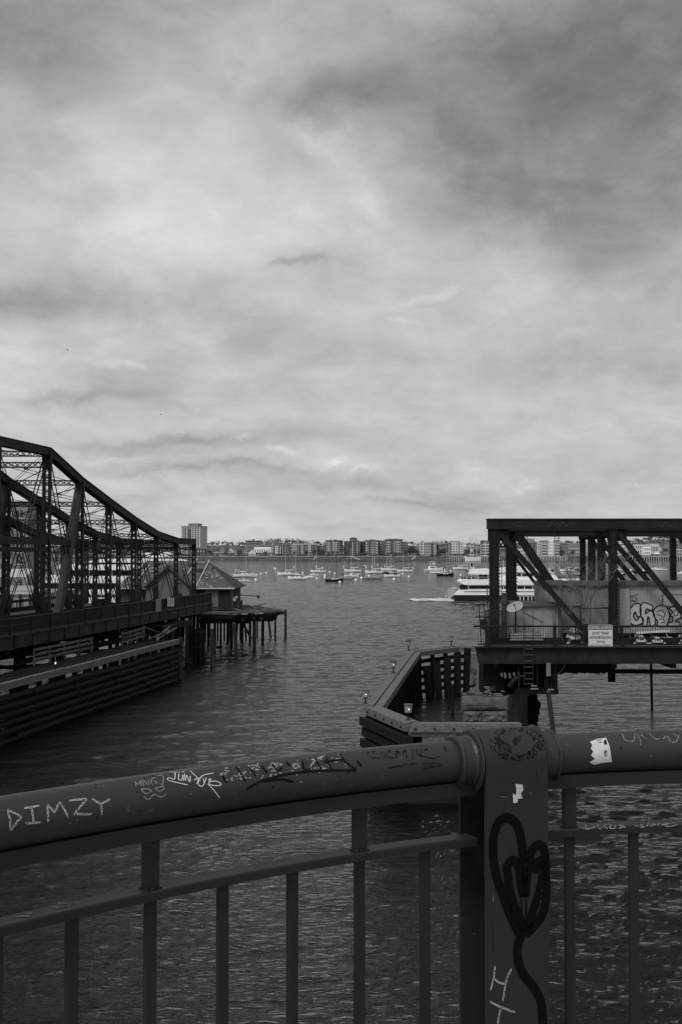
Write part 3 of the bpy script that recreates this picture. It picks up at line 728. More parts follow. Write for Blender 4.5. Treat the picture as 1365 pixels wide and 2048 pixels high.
def place(o, pxc, pyw, lenpx, L, head):
    p = on_water(pxc, pyw); o.location = (p.x, p.y, 0); s = (lenpx / F * p.y) / (L * abs(math.cos(R(head))) + .01); s = max(.5, min(s, 2.2))
    o.scale = (s, s, s); o.rotation_euler = (0, 0, R(head)); return o
# bow left = heading 180
PR = {}
def get(kind):
    mk = {
        'white': lambda: sailboat(10, '', 'boat_white', 1.4), 'bim': lambda: sailboat(10, '', 'boat_white', 1.45, bimini=True),
        'dark': lambda: sailboat(10, '', 'boat_dark', 1.35), 'day': lambda: sailboat(8, '', 'boat_dark', 1.7, boom=False, cabin=True, mastm='boat_dark'),
        'grey': lambda: sailboat(8, '', 'boat_grey', 1.2, boom=False, cabin=False), 'motor': lambda: motorboat(9, ''),
        'fly': lambda: motorboat(11, '', fly=True), 'open': lambda: motorboat(8, '', open_=True), 'darkmotor': lambda: motorboat(8, '', dark=True)}
    if kind not in PR: PR[kind] = mk[kind](); return PR[kind]
    return copy_tree(PR[kind])
LEN = {'white': 10, 'bim': 10, 'dark': 10, 'day': 8, 'grey': 8, 'motor': 9, 'fly': 11, 'open': 8, 'darkmotor': 8}
BOATS = [
 ('bim', 488, 1154, 44, 8, 'sailboat with canvas awning, leftmost on the water beside the hip roof'),
 ('open', 488, 1163, 21, 4, 'small white open boat just below the leftmost sailboat'),
 ('white', 576, 1151, 42, 188, 'large white sailboat with bow to the left, upper left of the fleet'),
 ('white', 596, 1159, 40, 182, 'low white sailboat in front of the large upper left one'),
 ('motor', 619, 1156, 22, 175, 'short white motorboat overlapping the low white sailboat'),
 ('open', 628, 1151, 18, 0, 'tiny open boat with dark engine behind the short motorboat'),
 ('white', 637, 1145, 31, 176, 'white sailboat alone at the back above the short motorboats'),
 ('day', 669, 1163, 37, 10, 'dark low keelboat with a dark mast, nearest in the fleet'),
 ('grey', 693, 1158, 30, 170, 'slim dark sailboat touching the nearest keelboat'),
 ('open', 703, 1154, 31, 6, 'open motorboat with small hardtop and black outboard'),
 ('white', 706, 1144, 35, 180, 'white sailboat behind the hardtop motorboat'),
 ('white', 749, 1147, 37, 184, 'white sailboat with bow left, left of the middle cluster'),
 ('bim', 777, 1141, 31, 178, 'rear sailboat of the middle cluster'),
 ('dark', 780, 1148, 30, 0, 'black hulled sailboat in the middle cluster'),
 ('white', 784, 1154, 33, 176, 'front white sailboat of the middle cluster'),
 ('grey', 746, 1158, 38, 8, 'low grey sailboat in front of the middle cluster'),
 ('white', 810, 1144, 32, 181, 'white sailboat right of the middle cluster'),
 ('fly', 868, 1143, 38, 12, 'white motor cruiser with flying bridge'),
 ('white', 873, 1147, 26, 180, 'small white sailboat just in front of the flybridge cruiser'),
 ('dark', 891, 1152, 35, 6, 'dark hulled sailboat below the flybridge cruiser'),
 ('bim', 921, 1139, 30, 184, 'white sailboat with covered boom behind the ferry stern'),
 ('darkmotor', 938, 1142, 13, 0, 'small black motorboat behind the ferry flag'),
 ('darkmotor', 1098, 1143, 20, 0, 'dark motorboat right of the thick truss diagonal'),
 ('open', 1101, 1147, 18, 180, 'small pale boat below the dark motorboat in the truss opening'),
 ('grey', 1115, 1155, 38, 4, 'long low grey boat just above the trailer roof'),
 ('white', 1135, 1143, 30, 184, 'white sailboat framed in the truss opening'),
 ('dark', 1151, 1140, 20, 176, 'dark sailboat left of the clustered truss posts'),
 ('darkmotor', 1155, 1151, 18, 0, 'black motorboat low beside the bare tree'),
 ('white', 1238, 1141, 16, 0, 'short white boat just right of the riveted post'),
 ('darkmotor', 1243, 1150, 16, 0, 'black low boat under the short white one'),
 ('day', 1280, 1146, 30, 180, 'low dark keelboat between the right diagonals'),
 ('white', 1290, 1143, 22, 180, 'white sailboat behind the keelboat between the diagonals'),
 ('motor', 1311, 1139, 16, 184, 'white motorboat left of the masted boat by the far truss post'),
 ('white', 1323, 1141, 26, 182, 'white sailboat with tall mast left of the far truss post'),
 ('motor', 1364, 1148, 14, 180, 'white motorboat cut off by the right edge of the view'),
]
for (kd, px, py, ln, hd, lb) in BOATS:
    o = get(kd); o['label'] = lb; place(o, px, py, ln, LEN[kd], hd)
def float_dock():
    p = on_water(779, 1122.5); root = thing('work_float', (p.x, p.y, 0), 'small dark work float with posts near the far bank', 'float')
    m = MB(); m.box((0, 0, .4), (11, 4, 1.0)); m.build('float_deck', MAT['wall_f'], root, local=True)
    m = MB()
    for x in (-4, 0, 4): m.box((x, 0, 2.2), (.5, .5, 2.8))
    m.box((0, 0, 3.3), (9, .5, .5)); m.build('float_rail', MAT['wall_a'], root, local=True)
float_dock()
BU = [(549, 1137), (551, 1138.5), (513, 1151.5), (522, 1149), (533, 1147), (512, 1162), (588, 1135), (606, 1147), (633, 1133.5), (645.5, 1136), (660, 1145), (670, 1148), (650.5, 1152), (650, 1156), (634, 1158.5), (687, 1134), (730, 1132), (733, 1135.5), (744, 1134), (770, 1133), (723, 1157.5), (738, 1153), (805.5, 1148.5), (818, 1154.5), (879, 1146), (902, 1143), (922, 1151.5), (712, 1162), (680, 1166), (788, 1160), (1125, 1147), (1262, 1140.5), (1266, 1149.5), (890, 1141), (826, 1137), (756, 1130)]
bp = None
for (px, py) in BU:
    if bp is None:
        b = MB(); b.sphere((0, 0, .25), .48, 10, 6); b.tube([(0, 0, .6), (0, 0, 1.0)], .07, 5); bp = o = b.build('mooring_buoy', MAT['white_paint'], smooth=True)
        tag(o, 'small round white mooring buoy floating among the boats', 'buoy', 'white mooring buoys')
    else: o = bp.copy(); C.objects.link(o)
    p = on_water(px, py); o.location = (p.x, p.y, 0)
# ================================================================ LEFT SWING BRIDGE (stands open, lying along the channel)
SL = 0.1504                       # the bridge runs away from us at this slope in plan
Z0 = EYE                          # heights below are given relative to the eye
def BP(L, Y, rel): return Vector((SL * Y - L, Y, Z0 + rel))
def YK(k): return 84.9 + 6.37 * (k if k >= 0 else k - .3)
AX = Vector((SL, 1, 0)).normalized()
DK = -5.2
CH = {-4: 7.45, -3: 7.45, -2: 7.45, -1: 7.45, 0: 7.45, 1: 5.72, 2: 4.35, 3: 3.05, 4: 1.95, 5: 1.40, 6: 1.36}
LT = [33.6, 39.2, 44.6]
def swing_bridge():
    st, sl, gd, dk = MAT['bridge_steel'], MAT['bridge_steel_light'], MAT['girder_steel'], MAT['deck_dark']
    root = thing('swing_bridge', BP(38, 88, DK), 'dark riveted steel truss swing bridge standing open on the left', 'bridge')
    X = Vector((1, 0, 0)); UP = Vector((0, 0, 1))
    for ti, L in enumerate(LT):
        ks = range(-4, 7)
        top = lambda k: BP(L, YK(k), CH[k] - .3)
        bot = lambda k: BP(L, YK(k), DK + .1)
        # top chord: box with a riveted cover plate standing proud
        m = MB()
        for k in range(-4, 6):
            a, b = top(k), top(k + 1)
            if k in (3, 4): # gentle curve
                pass
            m.beam(a, b, .5, .5, UP); m.beam(a + UP * .27, b + UP * .27, .62, .045, UP)
            m.beam(a - UP * .27, b - UP * .27, .58, .03, UP)
            n = 22
            for i in range(n):
                p = a.lerp(b, (i + .5) / n); m.box(p + UP * .305, (.10, .10, .045)); m.box(p + UP * .305 + X * .24, (.07, .07, .045))
        m.build('top_chord', st, root)
        m = MB(); m.beam(bot(-4), bot(6), .45, .55, UP); m.build('bottom_chord', st, root)
        for k in ks:
            m = MB(); a, b = bot(k), top(k)
            wd = .60 if k <= 1 else .42
            if k in (2, 3): wd = .48
            m.laced(a, b, wd * .5, wd, AX.cross(UP), bay=.5, t=.045, side=.16 if wd > .5 else .13)
            # plated foot and head, as on the riveted posts
            m.box(a + UP * .9, (wd * 1.02, .5, 1.8), mi=0)
            hh = (b - a).length
            m.box(b - UP * (.25 + .03 * hh), (wd * 1.05, .45, .5 + .06 * hh))
            if k < 5 and k > -4:
                m.box(b - UP * .25, (.08, 1.5, .75)) # gusset
            m.build('truss_post', st, root)
        # diagonal eye bars and counters
        for k in range(-4, 6):
            m = MB(); tk = .055 if ti == 0 else .05
            for off in (-.13, .13):
                o = X * off
                if k >= 0:
                    m.beam(top(k) + o, bot(k + 1) + o, tk, tk * 1.6); m.beam(top(k + 1) + o * .6, bot(k) + o * .6, tk * .8, tk * .8)
                else:
                    m.beam(top(k + 1) + o, bot(k) + o, tk, tk * 1.6); m.beam(top(k) + o * .6, bot(k + 1) + o * .6, tk * .8, tk * .8)
            m.build('tie_rod', st, root)
        # heavy raking strut to the tower panel
        m = MB(); a = BP(L, YK(.30), DK + .1); b = BP(L, YK(1), CH[1] - .55); m.beam(a, b, .50, .62, UP)
        m.build('raking_strut', sl if ti == 0 else st, root)
        # deep girders at mid height between the tower posts
        m = MB()
        for (r0, r1, k0, k1) in ((.55, 1.05, -4, .12), (.05, .35, -4, .05)):
            m.beam(BP(L, YK(k0), (r0 + r1) / 2), BP(L, YK(k1), (r0 + r1) / 2), .4, r1 - r0, UP)
        m.beam(BP(L, YK(0.12), .75), BP(L, YK(1.0), .75), .3, .4, UP)
        m.build('cross_girder', st, root)
        if ti > 0:
            m = MB(); m.beam(BP(L, YK(-1.5), CH[0] - 1.0), BP(L, YK(0), DK + 6), .35, .45, UP); m.beam(BP(L, YK(-1), 4.6), BP(L, YK(.25), .9), .35, .45, UP)
            m.build('tower_brace', st, root)
    # overhead laced struts between the trusses, plus sway and lateral rods
    for k in range(-4, 7):
        for dz, hh in (((-.45, .42), (-1.25, .42)) if k <= 0 else ((-.42, .42),) if k < 4 else ((-.38, .34), (-.95, .26))):
            m = MB(); a = BP(LT[0] + .2, YK(k), CH[k] + dz); b = BP(LT[2] - .2, YK(k), CH[k] + dz)
            m.laced(a, b, .28, hh, UP, bay=.42, t=.035, side=.07); m.build('overhead_strut', st, root)
        m = MB()
        if k < 6:
            for i in range(2):
                a0, a1 = LT[i] + .25, LT[i + 1] - .25; z0, z1 = CH[k] - .45, CH[k + 1] - .45
                for dz in (0, .22):
                    m.tube([BP(a0, YK(k), z0 - dz), BP(a1, YK(k + 1), z1 - dz)], .024, 4); m.tube([BP(a1, YK(k), z0 - dz), BP(a0, YK(k + 1), z1 - dz)], .024, 4)
                m.box(BP((a0 + a1) / 2, (YK(k) + YK(k + 1)) / 2, (z0 + z1) / 2), (.3, .12, .12))
        for i in range(2):
            a0, a1 = LT[i] + .25, LT[i + 1] - .25; zt = CH[k] - (.8 if k > 0 else 1.6); zb = zt - (2.6 if k < 1 else 1.5 if k < 4 else .9)
            m.tube([BP(a0, YK(k), zt), BP(a1, YK(k), zb)], .035, 4); m.tube([BP(a1, YK(k), zt), BP(a0, YK(k), zb)], .035, 4)
            if k >= 4:
                mid = (a0 + a1) / 2
                for q0, q1 in ((a0, mid), (mid, a1)):
                    m.beam(BP(q0, YK(k), zt - .1), BP(q1, YK(k), zt - 1.05), .06, .07); m.beam(BP(q1, YK(k), zt - .1), BP(q0, YK(k), zt - 1.05), .06, .07)
                m.beam(BP(a0, YK(k), zt - 1.12), BP(a1, YK(k), zt - 1.12), .12, .10)
        m.build('sway_rod', st, root)
    # floor system
    YA, YB = YK(-4), 123.6
    m = MB(); m.extrude([BP(32.1, YA, DK), BP(46, YA, DK), BP(46, YB, DK), BP(32.1, YB, DK)], (0, 0, -.22)); m.build('deck', dk, root)
    m = MB(); m.beam(BP(31.9, YA, DK - .38), BP(31.9, YB, DK - .38), .22, .80, UP); m.beam(BP(31.86, YA, DK + .0), BP(31.86, YB, DK + .0), .42, .05, UP); m.beam(BP(31.86, YA, DK - .78), BP(31.86, YB, DK - .78), .38, .05, UP)
    for i in range(24): m.box(BP(31.76, YA + (YB - YA) * (i + .5) / 24, DK - .38), (.06, .10, .70), mi=0)
    m.build('edge_girder', gd, root)
    for i in range(16):
        Y = YA + (YB - YA) * (i + .4) / 16; m = MB(); m.beam(BP(32.3, Y, DK - .75), BP(45.8, Y, DK - .75), .35, .9, UP); m.build('floor_beam', st, root)
    m = MB()
    for L in (34, 36.5, 39, 41.5, 44): m.beam(BP(L, YA, DK - .62), BP(L, YB, DK - .62), .3, .7, UP)
    m.build('stringers', st, root)
    m = MB(); m.beam(BP(46, YA, DK - .3), BP(46, YB, DK - .3), .2, .6, UP); m.build('edge_girder', gd, root)
    # sidewalk railing with wire mesh panels, each post its own part
    m = MB(); m.tube([BP(31.95, YA, DK + 1.06), BP(31.95, 124.0, DK + 1.06)], .045, 6); m.tube([BP(31.95, YA, DK + .10), BP(31.95, 124.0, DK + .10)], .03, 6); m.build('handrail', sl, root)
    Y = 71.8
    me = None
    while Y < 124.5:
        m = MB(); m.box(BP(31.93, Y, DK + .53), (.10, .10, 1.06)); m.box(BP(32.15, Y, DK + .25), (.4, .06, .06)); m.build('railing_post', st, root)
        m = MB()
        if Y + 3.24 < 125:
            for i in range(27): y = Y + 3.24 * (i + .5) / 27; m.beam(BP(31.95, y, DK + .12), BP(31.95, y, DK + 1.03), .02, .055, AX)
            for i in range(8): m.beam(BP(31.95, Y + .05, DK + .15 + .11 * i), BP(31.95, Y + 3.2, DK + .15 + .11 * i), .02, .03, UP)
            m.build('mesh_panel', st, root)
        Y += 3.24
    # inner roadway barrier
    m = MB(); m.beam(BP(34.3, YA, DK + .55), BP(34.3, YB, DK + .55), .08, .3, UP); m.beam(BP(45.6, YA, DK + .8), BP(45.6, YB, DK + .8), .08, .25, UP)
    for i in range(22): m.box(BP(45.6, YA + (YB - YA) * i / 22, DK + .4), (.1, .1, .8))
    m.build('guard_rail', sl, root)
    # turning drum and centre pier carry it
    return root
SB = swing_bridge()
def pier_left():
    root = thing('round_pier', BP(39, YK(-2.6), -EYE), 'massive dark round pier carrying the middle of the swing bridge', 'pier')
    c = BP(39, YK(-2.6), 0)
    m = MB(); m.tube([(c.x, c.y, -1), (c.x, c.y, 3.1)], 6.4, 28); m.build('pier_drum', MAT['dark_wood'], root)
    m = MB(); m.tube([(c.x, c.y, 3.12), (c.x, c.y, 3.85)], 5.2, 28); m.build('turntable', MAT['bridge_steel'], root)
pier_left()
# things on the bridge rail and deck
def board_on_rail(nm, px0, px1, r0, r1, lb, cat, mt, txt=0):
    L = 31.86
    def Yof(px): return L * F / (1043 - px)
    Y0, Y1 = Yof(px0), Yof(px1)
    root = thing(nm, BP(L, (Y0 + Y1) / 2, DK + r0), lb, cat)
    m = MB(); m.extrude([BP(L, Y0, DK + r0), BP(L, Y1, DK + r0), BP(L, Y1, DK + r1), BP(L, Y0, DK + r1)], (.03, 0, 0)); m.build('panel', MAT[mt], root)
    if txt:
        m = MB(); rr = random.Random(txt)
        for i in range(5):
            z = r0 + (r1 - r0) * (.15 + .17 * i); y0 = Y0 + (Y1 - Y0) * .12; y1 = Y0 + (Y1 - Y0) * rr.uniform(.6, .9)
            m.extrude([BP(L - .034, y0, DK + z), BP(L - .034, y1, DK + z), BP(L - .034, y1, DK + z + .05), BP(L - .034, y0, DK + z + .05)], (.004, 0, 0))
        m.build('printing', MAT['wall_b'], root)
board_on_rail('notice_board', 312.5, 322.5, .0, 1.15, 'tall grey board fixed to the bridge railing below the shed gable', 'board', 'wall_b')
board_on_rail('poster', 335.5, 340.5, .35, 1.12, 'white paper poster on the bridge railing, nearer of two', 'poster', 'white_sign', 3)
board_on_rail('poster', 342, 348.5, .30, 1.05, 'white paper poster on the bridge railing, farther of two', 'poster', 'white_sign', 5)
def work_box(px, py, Y, w, h, lb):
    c = W(px, py, Y); root = thing('signal_box', (c.x, Y, c.z - h / 2), lb, 'box')
    m = MB(); m.box(c, (w, .6, h)); m.box(c + Vector((0, 0, h / 2 + .03)), (w * 1.1, .7, .06)); m.build('housing', MAT['boat_dark'], root)
    m = MB(); m.tube([c - Vector((0, 0, h / 2)), c - Vector((0, 0, h / 2 + 1.0))], .05, 6); m.build('stalk', MAT['bridge_steel'], root)
work_box(201.5, 1204, 99, .55, .40, 'black lamp housing standing on the deck of the swing bridge')

# ================================================================ MOORED CRUISE SHIP behind the truss
def cruise_ship():
    Y = 232.0; wl = 0
    def xx(px): return Xat(px, Y)
    def zz(py): return W(0, py, Y).z
    root = thing('cruise_ship', (xx(230), Y, 0), 'white multi deck excursion ship moored behind the dark truss', 'ship')
    def slab(px0, px1, y0, y1, nm, mt, dep=9.0, y_off=0.0, nose=0.0, nose_l=0.0):
        x0, x1 = xx(px0), xx(px1); z0, z1 = zz(y1), zz(y0); m = MB()
        poly = [(x0 + nose_l, Y + y_off), (x1 - nose, Y + y_off), (x1 - nose * .3, Y + y_off + dep * .2), (x1, Y + y_off + dep * .5), (x1 - nose * .3, Y + y_off + dep * .8), (x1 - nose, Y + y_off + dep), (x0 + nose_l, Y + y_off + dep), (x0, Y + y_off + dep * .5)]
        m.prism(poly, z0, z1); return m.build(nm, MAT[mt], root)
    slab(60, 392, 1195, 1224, 'hull', 'boat_white', 10, nose=7, nose_l=2)
    def windows(px0, px1, y0, y1):
        x0, x1 = xx(px0), xx(px1); z0, z1 = zz(y1), zz(y0)
        n = max(3, int((x1 - x0) / 6)); f = slab(px0, px1, y0 - .6, y1 + .6, 'deckhouse', 'boat_dark', 8, 1.0, 5, 2)
        m = MB()
        for i in range(n + 1): m.box((x0 + 2 + (x1 - x0 - 8) * i / n, Y + .9, (z0 + z1) / 2), (.14, .16, z1 - z0))
        m.box(((x0 + x1) / 2 - 2, Y + .9, z1 - .1), (x1 - x0 - 8, .12, .12)); m.build('window_frame', MAT['wall_c'], f)
    windows(70, 384, 1190, 1195); slab(66, 390, 1179, 1190, 'deck_band', 'boat_white', 10, nose=6, nose_l=2)
    windows(74, 380, 1166, 1179); slab(70, 388, 1152, 1166, 'deck_band', 'boat_white', 10, nose=6, nose_l=2)
    windows(112, 376, 1140, 1152); slab(104, 386, 1129, 1140, 'deck_band', 'boat_white', 10, nose=7, nose_l=3)
    windows(168, 372, 1124, 1129)
    x0, x1 = xx(160), xx(386)
    m = MB(); z0, z1 = zz(1125), zz(1117)
    m.extrude([(x0, Y, z0), (x1 - 1, Y, z0), (x1 - 3.5, Y, z1 - .1), (x0 + 8, Y, z1), (x0 + 4, Y, z1 - .15)], (0, 10, 0)); m.build('top_deck', MAT['boat_white'], root)
    slab(283, 344, 1104, 1117, 'wheelhouse', 'boat_white', 6, 2, 2, 1)
    slab(288, 338, 1107, 1110, 'wheelhouse_glass', 'dark_glass', 6.1, 1.93, 2, 1)
    m = MB()
    for i in range(30): m.tube([(xx(70) + i * 1.0, Y - .1, zz(1195)), (xx(70) + i * 1.0, Y - .1, zz(1188))], .03, 4)
    m.tube([(xx(70), Y - .1, zz(1188)), (xx(70) + 29, Y - .1, zz(1188))], .04, 4); m.build('ship_rail', MAT['spar'], root)
    for px in (178, 230, 300): 
        m = MB(); m.tube([W(px, 1117, Y + 4), W(px + 2, 1096, Y + 4)], .09, 5); m.tube([W(px - 5, 1101, Y + 4), W(px + 8, 1103, Y + 4)], .05, 4); m.build('ship_mast', MAT['spar'], root)
cruise_ship()
def quay_left():
    # the hotel and the wharf behind the truss at the far left
    Y = 262; a = W(-120, 1000, Y)
    x0, x1 = Xat(-170, Y), Xat(56, Y)
    root = thing('hotel_block', (x0, Y, 1), 'brick hotel block with window bays seen through the truss at the far left', 'building')
    H = W(0, 1003, Y).z - 1; wd = x1 - x0
    m = MB(); m.box((wd / 2, 8, H / 2), (wd, 16, H)); m.build('wall', MAT['wall_b'], root, local=True)
    m = MB(); m.box((wd / 2 - 4, 9, H + 1.1), (wd - 10, 13, 2.2)); m.build('roof_storey', MAT['wall_a'], root, local=True)
    m = MB(); m.box((wd / 2, 7.6, H + .15), (wd + .8, 17, .3)); m.build('cornice', MAT['wall_d'], root, local=True)
    me = None
    for r_ in range(7):
        for c_ in range(9):
            if me is None:
                g = MB(); g.box((0, 0, 0), (1.3, .2, 1.7)); g.box((0, -.05, -.95), (1.7, .3, .15), mi=1); g.box((0, -.08, 0), (.08, .2, 1.7), mi=1)
                me = o = g.build('window', [MAT['far_window'], MAT['wall_d']], root, local=True)
            else: o = me.copy(); C.objects.link(o)
            o.location = (wd - 1.8 - c_ * 2.75, -.02, 2.0 + r_ * (H - 3) / 7 + .8)
    me = None
    for c_ in range(0, 9, 2):
        for r_ in range(6):
            if me is None:
                g = MB(); g.box((0, -.6, 0), (2.4, 1.2, .15)); g.box((0, -1.17, .5), (2.4, .05, .9)); me = o = g.build('balcony', MAT['wall_c'], root, local=True)
            else: o = me.copy(); C.objects.link(o)
            o.location = (wd - 4.5 - c_ * 2.75, 0, 2.0 + r_ * (H - 3) / 7 + 2.6)
    # wharf
    Y = 205; x0, x1 = Xat(-220, Y), Xat(92, Y)
    root = thing('wharf', ((x0 + x1) / 2, Y, 0), 'concrete wharf with pale edges behind the truss feet at the left', 'wharf')
    m = MB(); m.box(((x0 + x1) / 2, Y + 25, 1.9), (x1 - x0, 50, 3.2)); m.build('wharf_deck', MAT['concrete'], root)
    m = MB(); m.box(((x0 + x1) / 2, Y - .15, 3.6), (x1 - x0, .4, .5)); m.build('kerb', MAT['wall_c'], root)
    m = MB()
    for i in range(16): m.tube([(x0 + (x1 - x0) * (i + .5) / 16, Y - .5, -1), (x0 + (x1 - x0) * (i + .5) / 16, Y - .5, 3.4)], .22, 6)
    m.build('fender_piles', MAT['pile_wood'], root)
    m = MB()
    for i in range(22): m.box((x0 + (x1 - x0) * (i + .5) / 22, Y + .3, 4.1), (.07, .07, 1.1))
    for z in (4.2, 4.62): m.box(((x0 + x1) / 2, Y + .3, z), (x1 - x0, .05, .05))
    m.build('railing', MAT['spar'], root)
    tent = thing('marquee', (Xat(20, 212), 212, 3.5), 'long low white marquee roof on the wharf behind the truss', 'marquee')
    x0, x1 = Xat(-60, 212), Xat(60, 212); m = MB(); m.extrude([(x0, 210, 6.2), (x0, 214, 7.6), (x0, 218, 6.2)], (x1 - x0, 0, 0)); m.build('tent_roof', MAT['wall_c'], tent)
    for i in range(7):
        m = MB(); m.tube([(x0 + (x1 - x0) * i / 6 + .05, 210.1, 3.5), (x0 + (x1 - x0) * i / 6 + .05, 210.1, 6.2)], .06, 5); m.build('tent_pole', MAT['spar'], tent)
quay_left()

# ================================================================ LEFT TIMBER FENDER along the channel
FR = -7.2
def left_fender():
    root = thing('timber_fender', BP(28.6, 90, -EYE), 'long dark timber fender with pale cap beam under the open swing bridge', 'fender')
    UP = Vector((0, 0, 1)); rr = random.Random(5); YA, YB = 38, 100
    y = YA
    while y < YB - .1:
        y2 = min(YB, y + 6.2); m = MB(); j = rr.uniform(-.02, .02)
        m.beam(BP(28.6, y + .02, FR - .19 + j), BP(28.6, y2 - .02, FR - .19 + j), .34, .38, UP)
        m.build('cap_beam', MAT['cap_wood'], root); y = y2
    for row in range(6):
        m = MB(); z = FR - .86 - .47 * row; y = YA
        while y < YB - .2:
            y2 = min(YB - .3 - .15 * row, y + rr.uniform(5, 8)); j = rr.uniform(-.05, .05)
            if y2 <= y: break
            if row == 0 and rr.random() < .25: y = y2; continue
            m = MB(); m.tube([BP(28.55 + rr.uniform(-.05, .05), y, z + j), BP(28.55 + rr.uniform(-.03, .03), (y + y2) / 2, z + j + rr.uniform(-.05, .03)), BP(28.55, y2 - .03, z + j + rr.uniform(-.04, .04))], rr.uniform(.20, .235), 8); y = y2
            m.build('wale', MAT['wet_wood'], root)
    for i in range(34):
        y = YA + 1.9 * i
        if y > YB - 1: break
        m = MB(); m.tube([BP(28.95 + rr.uniform(-.05, .05), y, -EYE - 1), BP(28.95, y + rr.uniform(-.1, .1), FR - .4)], [.20, .17], 8); m.build('pile', MAT['wet_wood'], root)
    # inner sheathing planks with gaps
    m = MB(); y = YA
    while y < YB - 1:
        if rr.random() < .55: m.beam(BP(29.5, y, -EYE - .5), BP(29.5, y, FR - .9 - rr.uniform(0, .3)), .30, .10, AX.cross(UP))
        y += .37
    m.build('sheathing', MAT['wet_wood'], root)
    m = MB()
    for y in [YA + .31 * i for i in range(int((YB - YA) / .31))]:
        if y > 91 and rr.random() < .25: continue
        dz = rr.uniform(-.03, .02); m.beam(BP(28.82, y, FR - .10 + dz), BP(31.3 + rr.uniform(-.1, .1), y, FR - .10 + dz), .28, .07, UP)
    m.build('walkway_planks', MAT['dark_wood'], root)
    m = MB()
    for L in (29.4, 31.0): m.beam(BP(L, YA, FR - .30), BP(L, YB - .5, FR - .30), .25, .28, UP)
    m.build('joists', MAT['dark_wood'], root)
    # end post
    m = MB(); m.tube([BP(28.45, 100.2, -EYE - 1), BP(28.45, 100.2, FR + .15)], [.24, .22], 10); m.build('end_pile', MAT['pile_wood'], root)
    # guard rails along the back of the walkway
    def guard(Y0, Y1, tilt=0.0, n=4):
        m = MB()
        for i in range(n + 1):
            y = Y0 + (Y1 - Y0) * i / n; m.beam(BP(31.2, y, FR - .05), BP(31.2, y, FR + 1.02), .12, .10, AX)
        for z in (.35, .66, .98): m.beam(BP(31.13, Y0 - .2, FR + z + tilt), BP(31.13, Y1 + .2, FR + z), .05, .16, UP)
        m.build('guard_rail', MAT['weathered_wood'], root)
    guard(77.0, 87.2); guard(94.0, 99.2, -.15, 3)
    m = MB() # collapsed rail boards
    for (a, b) in (((30.9, 99.4, .9), (29.9, 101.2, .35)), ((31.2, 99.3, 1.1), (30.4, 102.4, .2)), ((30.6, 100.6, .1), (30.1, 103.2, .9)), ((30.3, 100.2, .05), (29.6, 103.0, .75)), ((31.0, 100.0, .0), (30.4, 103.6, .5))):
        m = MB(); m.beam(BP(a[0], a[1], FR + a[2]), BP(b[0], b[1], FR + b[2]), .18, .06, UP); m.build('broken_board', MAT['weathered_wood'], root)
    # two thin lantern posts on the walkway
    return root
left_fender()
def nav_lamp_small(px, py, Y, lb):
    p = W(px, py, Y); root = thing('navigation_lamp', p, lb, 'lamp')
    m = MB(); m.tube([p - Vector((0, 0, .5)), p], .03, 6); m.build('stem', MAT['bridge_steel'], root)
    m = MB(); m.tube([p, p + Vector((0, 0, .11))], .045, 8); m.build('lens', MAT['lamp_glow'], root)
nav_lamp_small(111.5, 1328, 73.5, 'small lit lamp on the fender walkway beside the first guard rail')

# pile bents carrying the fixed approach under the bridge
def bents():
    rr = random.Random(11); UP = Vector((0, 0, 1))
    root = thing('pile_trestle', BP(38, 96, -EYE), 'dark timber pile trestle in the shade under the swing bridge', 'trestle')
    m0 = None
    for i, Y in enumerate([79, 86.5, 94, 101.5, 108, 114]):
        n = 5 if i % 2 else 4
        for j in range(n):
            L = 33.3 + 2.9 * j + rr.uniform(-.3, .3)
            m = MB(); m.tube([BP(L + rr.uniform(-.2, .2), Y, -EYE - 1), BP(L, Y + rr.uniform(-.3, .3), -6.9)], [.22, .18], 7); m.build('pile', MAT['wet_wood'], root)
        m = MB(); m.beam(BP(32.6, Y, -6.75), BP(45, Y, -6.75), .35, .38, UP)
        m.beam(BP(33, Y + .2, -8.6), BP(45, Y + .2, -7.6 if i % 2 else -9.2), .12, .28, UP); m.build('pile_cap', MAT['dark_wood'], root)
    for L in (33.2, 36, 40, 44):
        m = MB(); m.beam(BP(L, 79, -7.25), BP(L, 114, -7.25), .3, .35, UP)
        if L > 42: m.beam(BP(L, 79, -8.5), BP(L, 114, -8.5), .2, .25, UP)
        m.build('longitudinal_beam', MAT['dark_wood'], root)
bents()

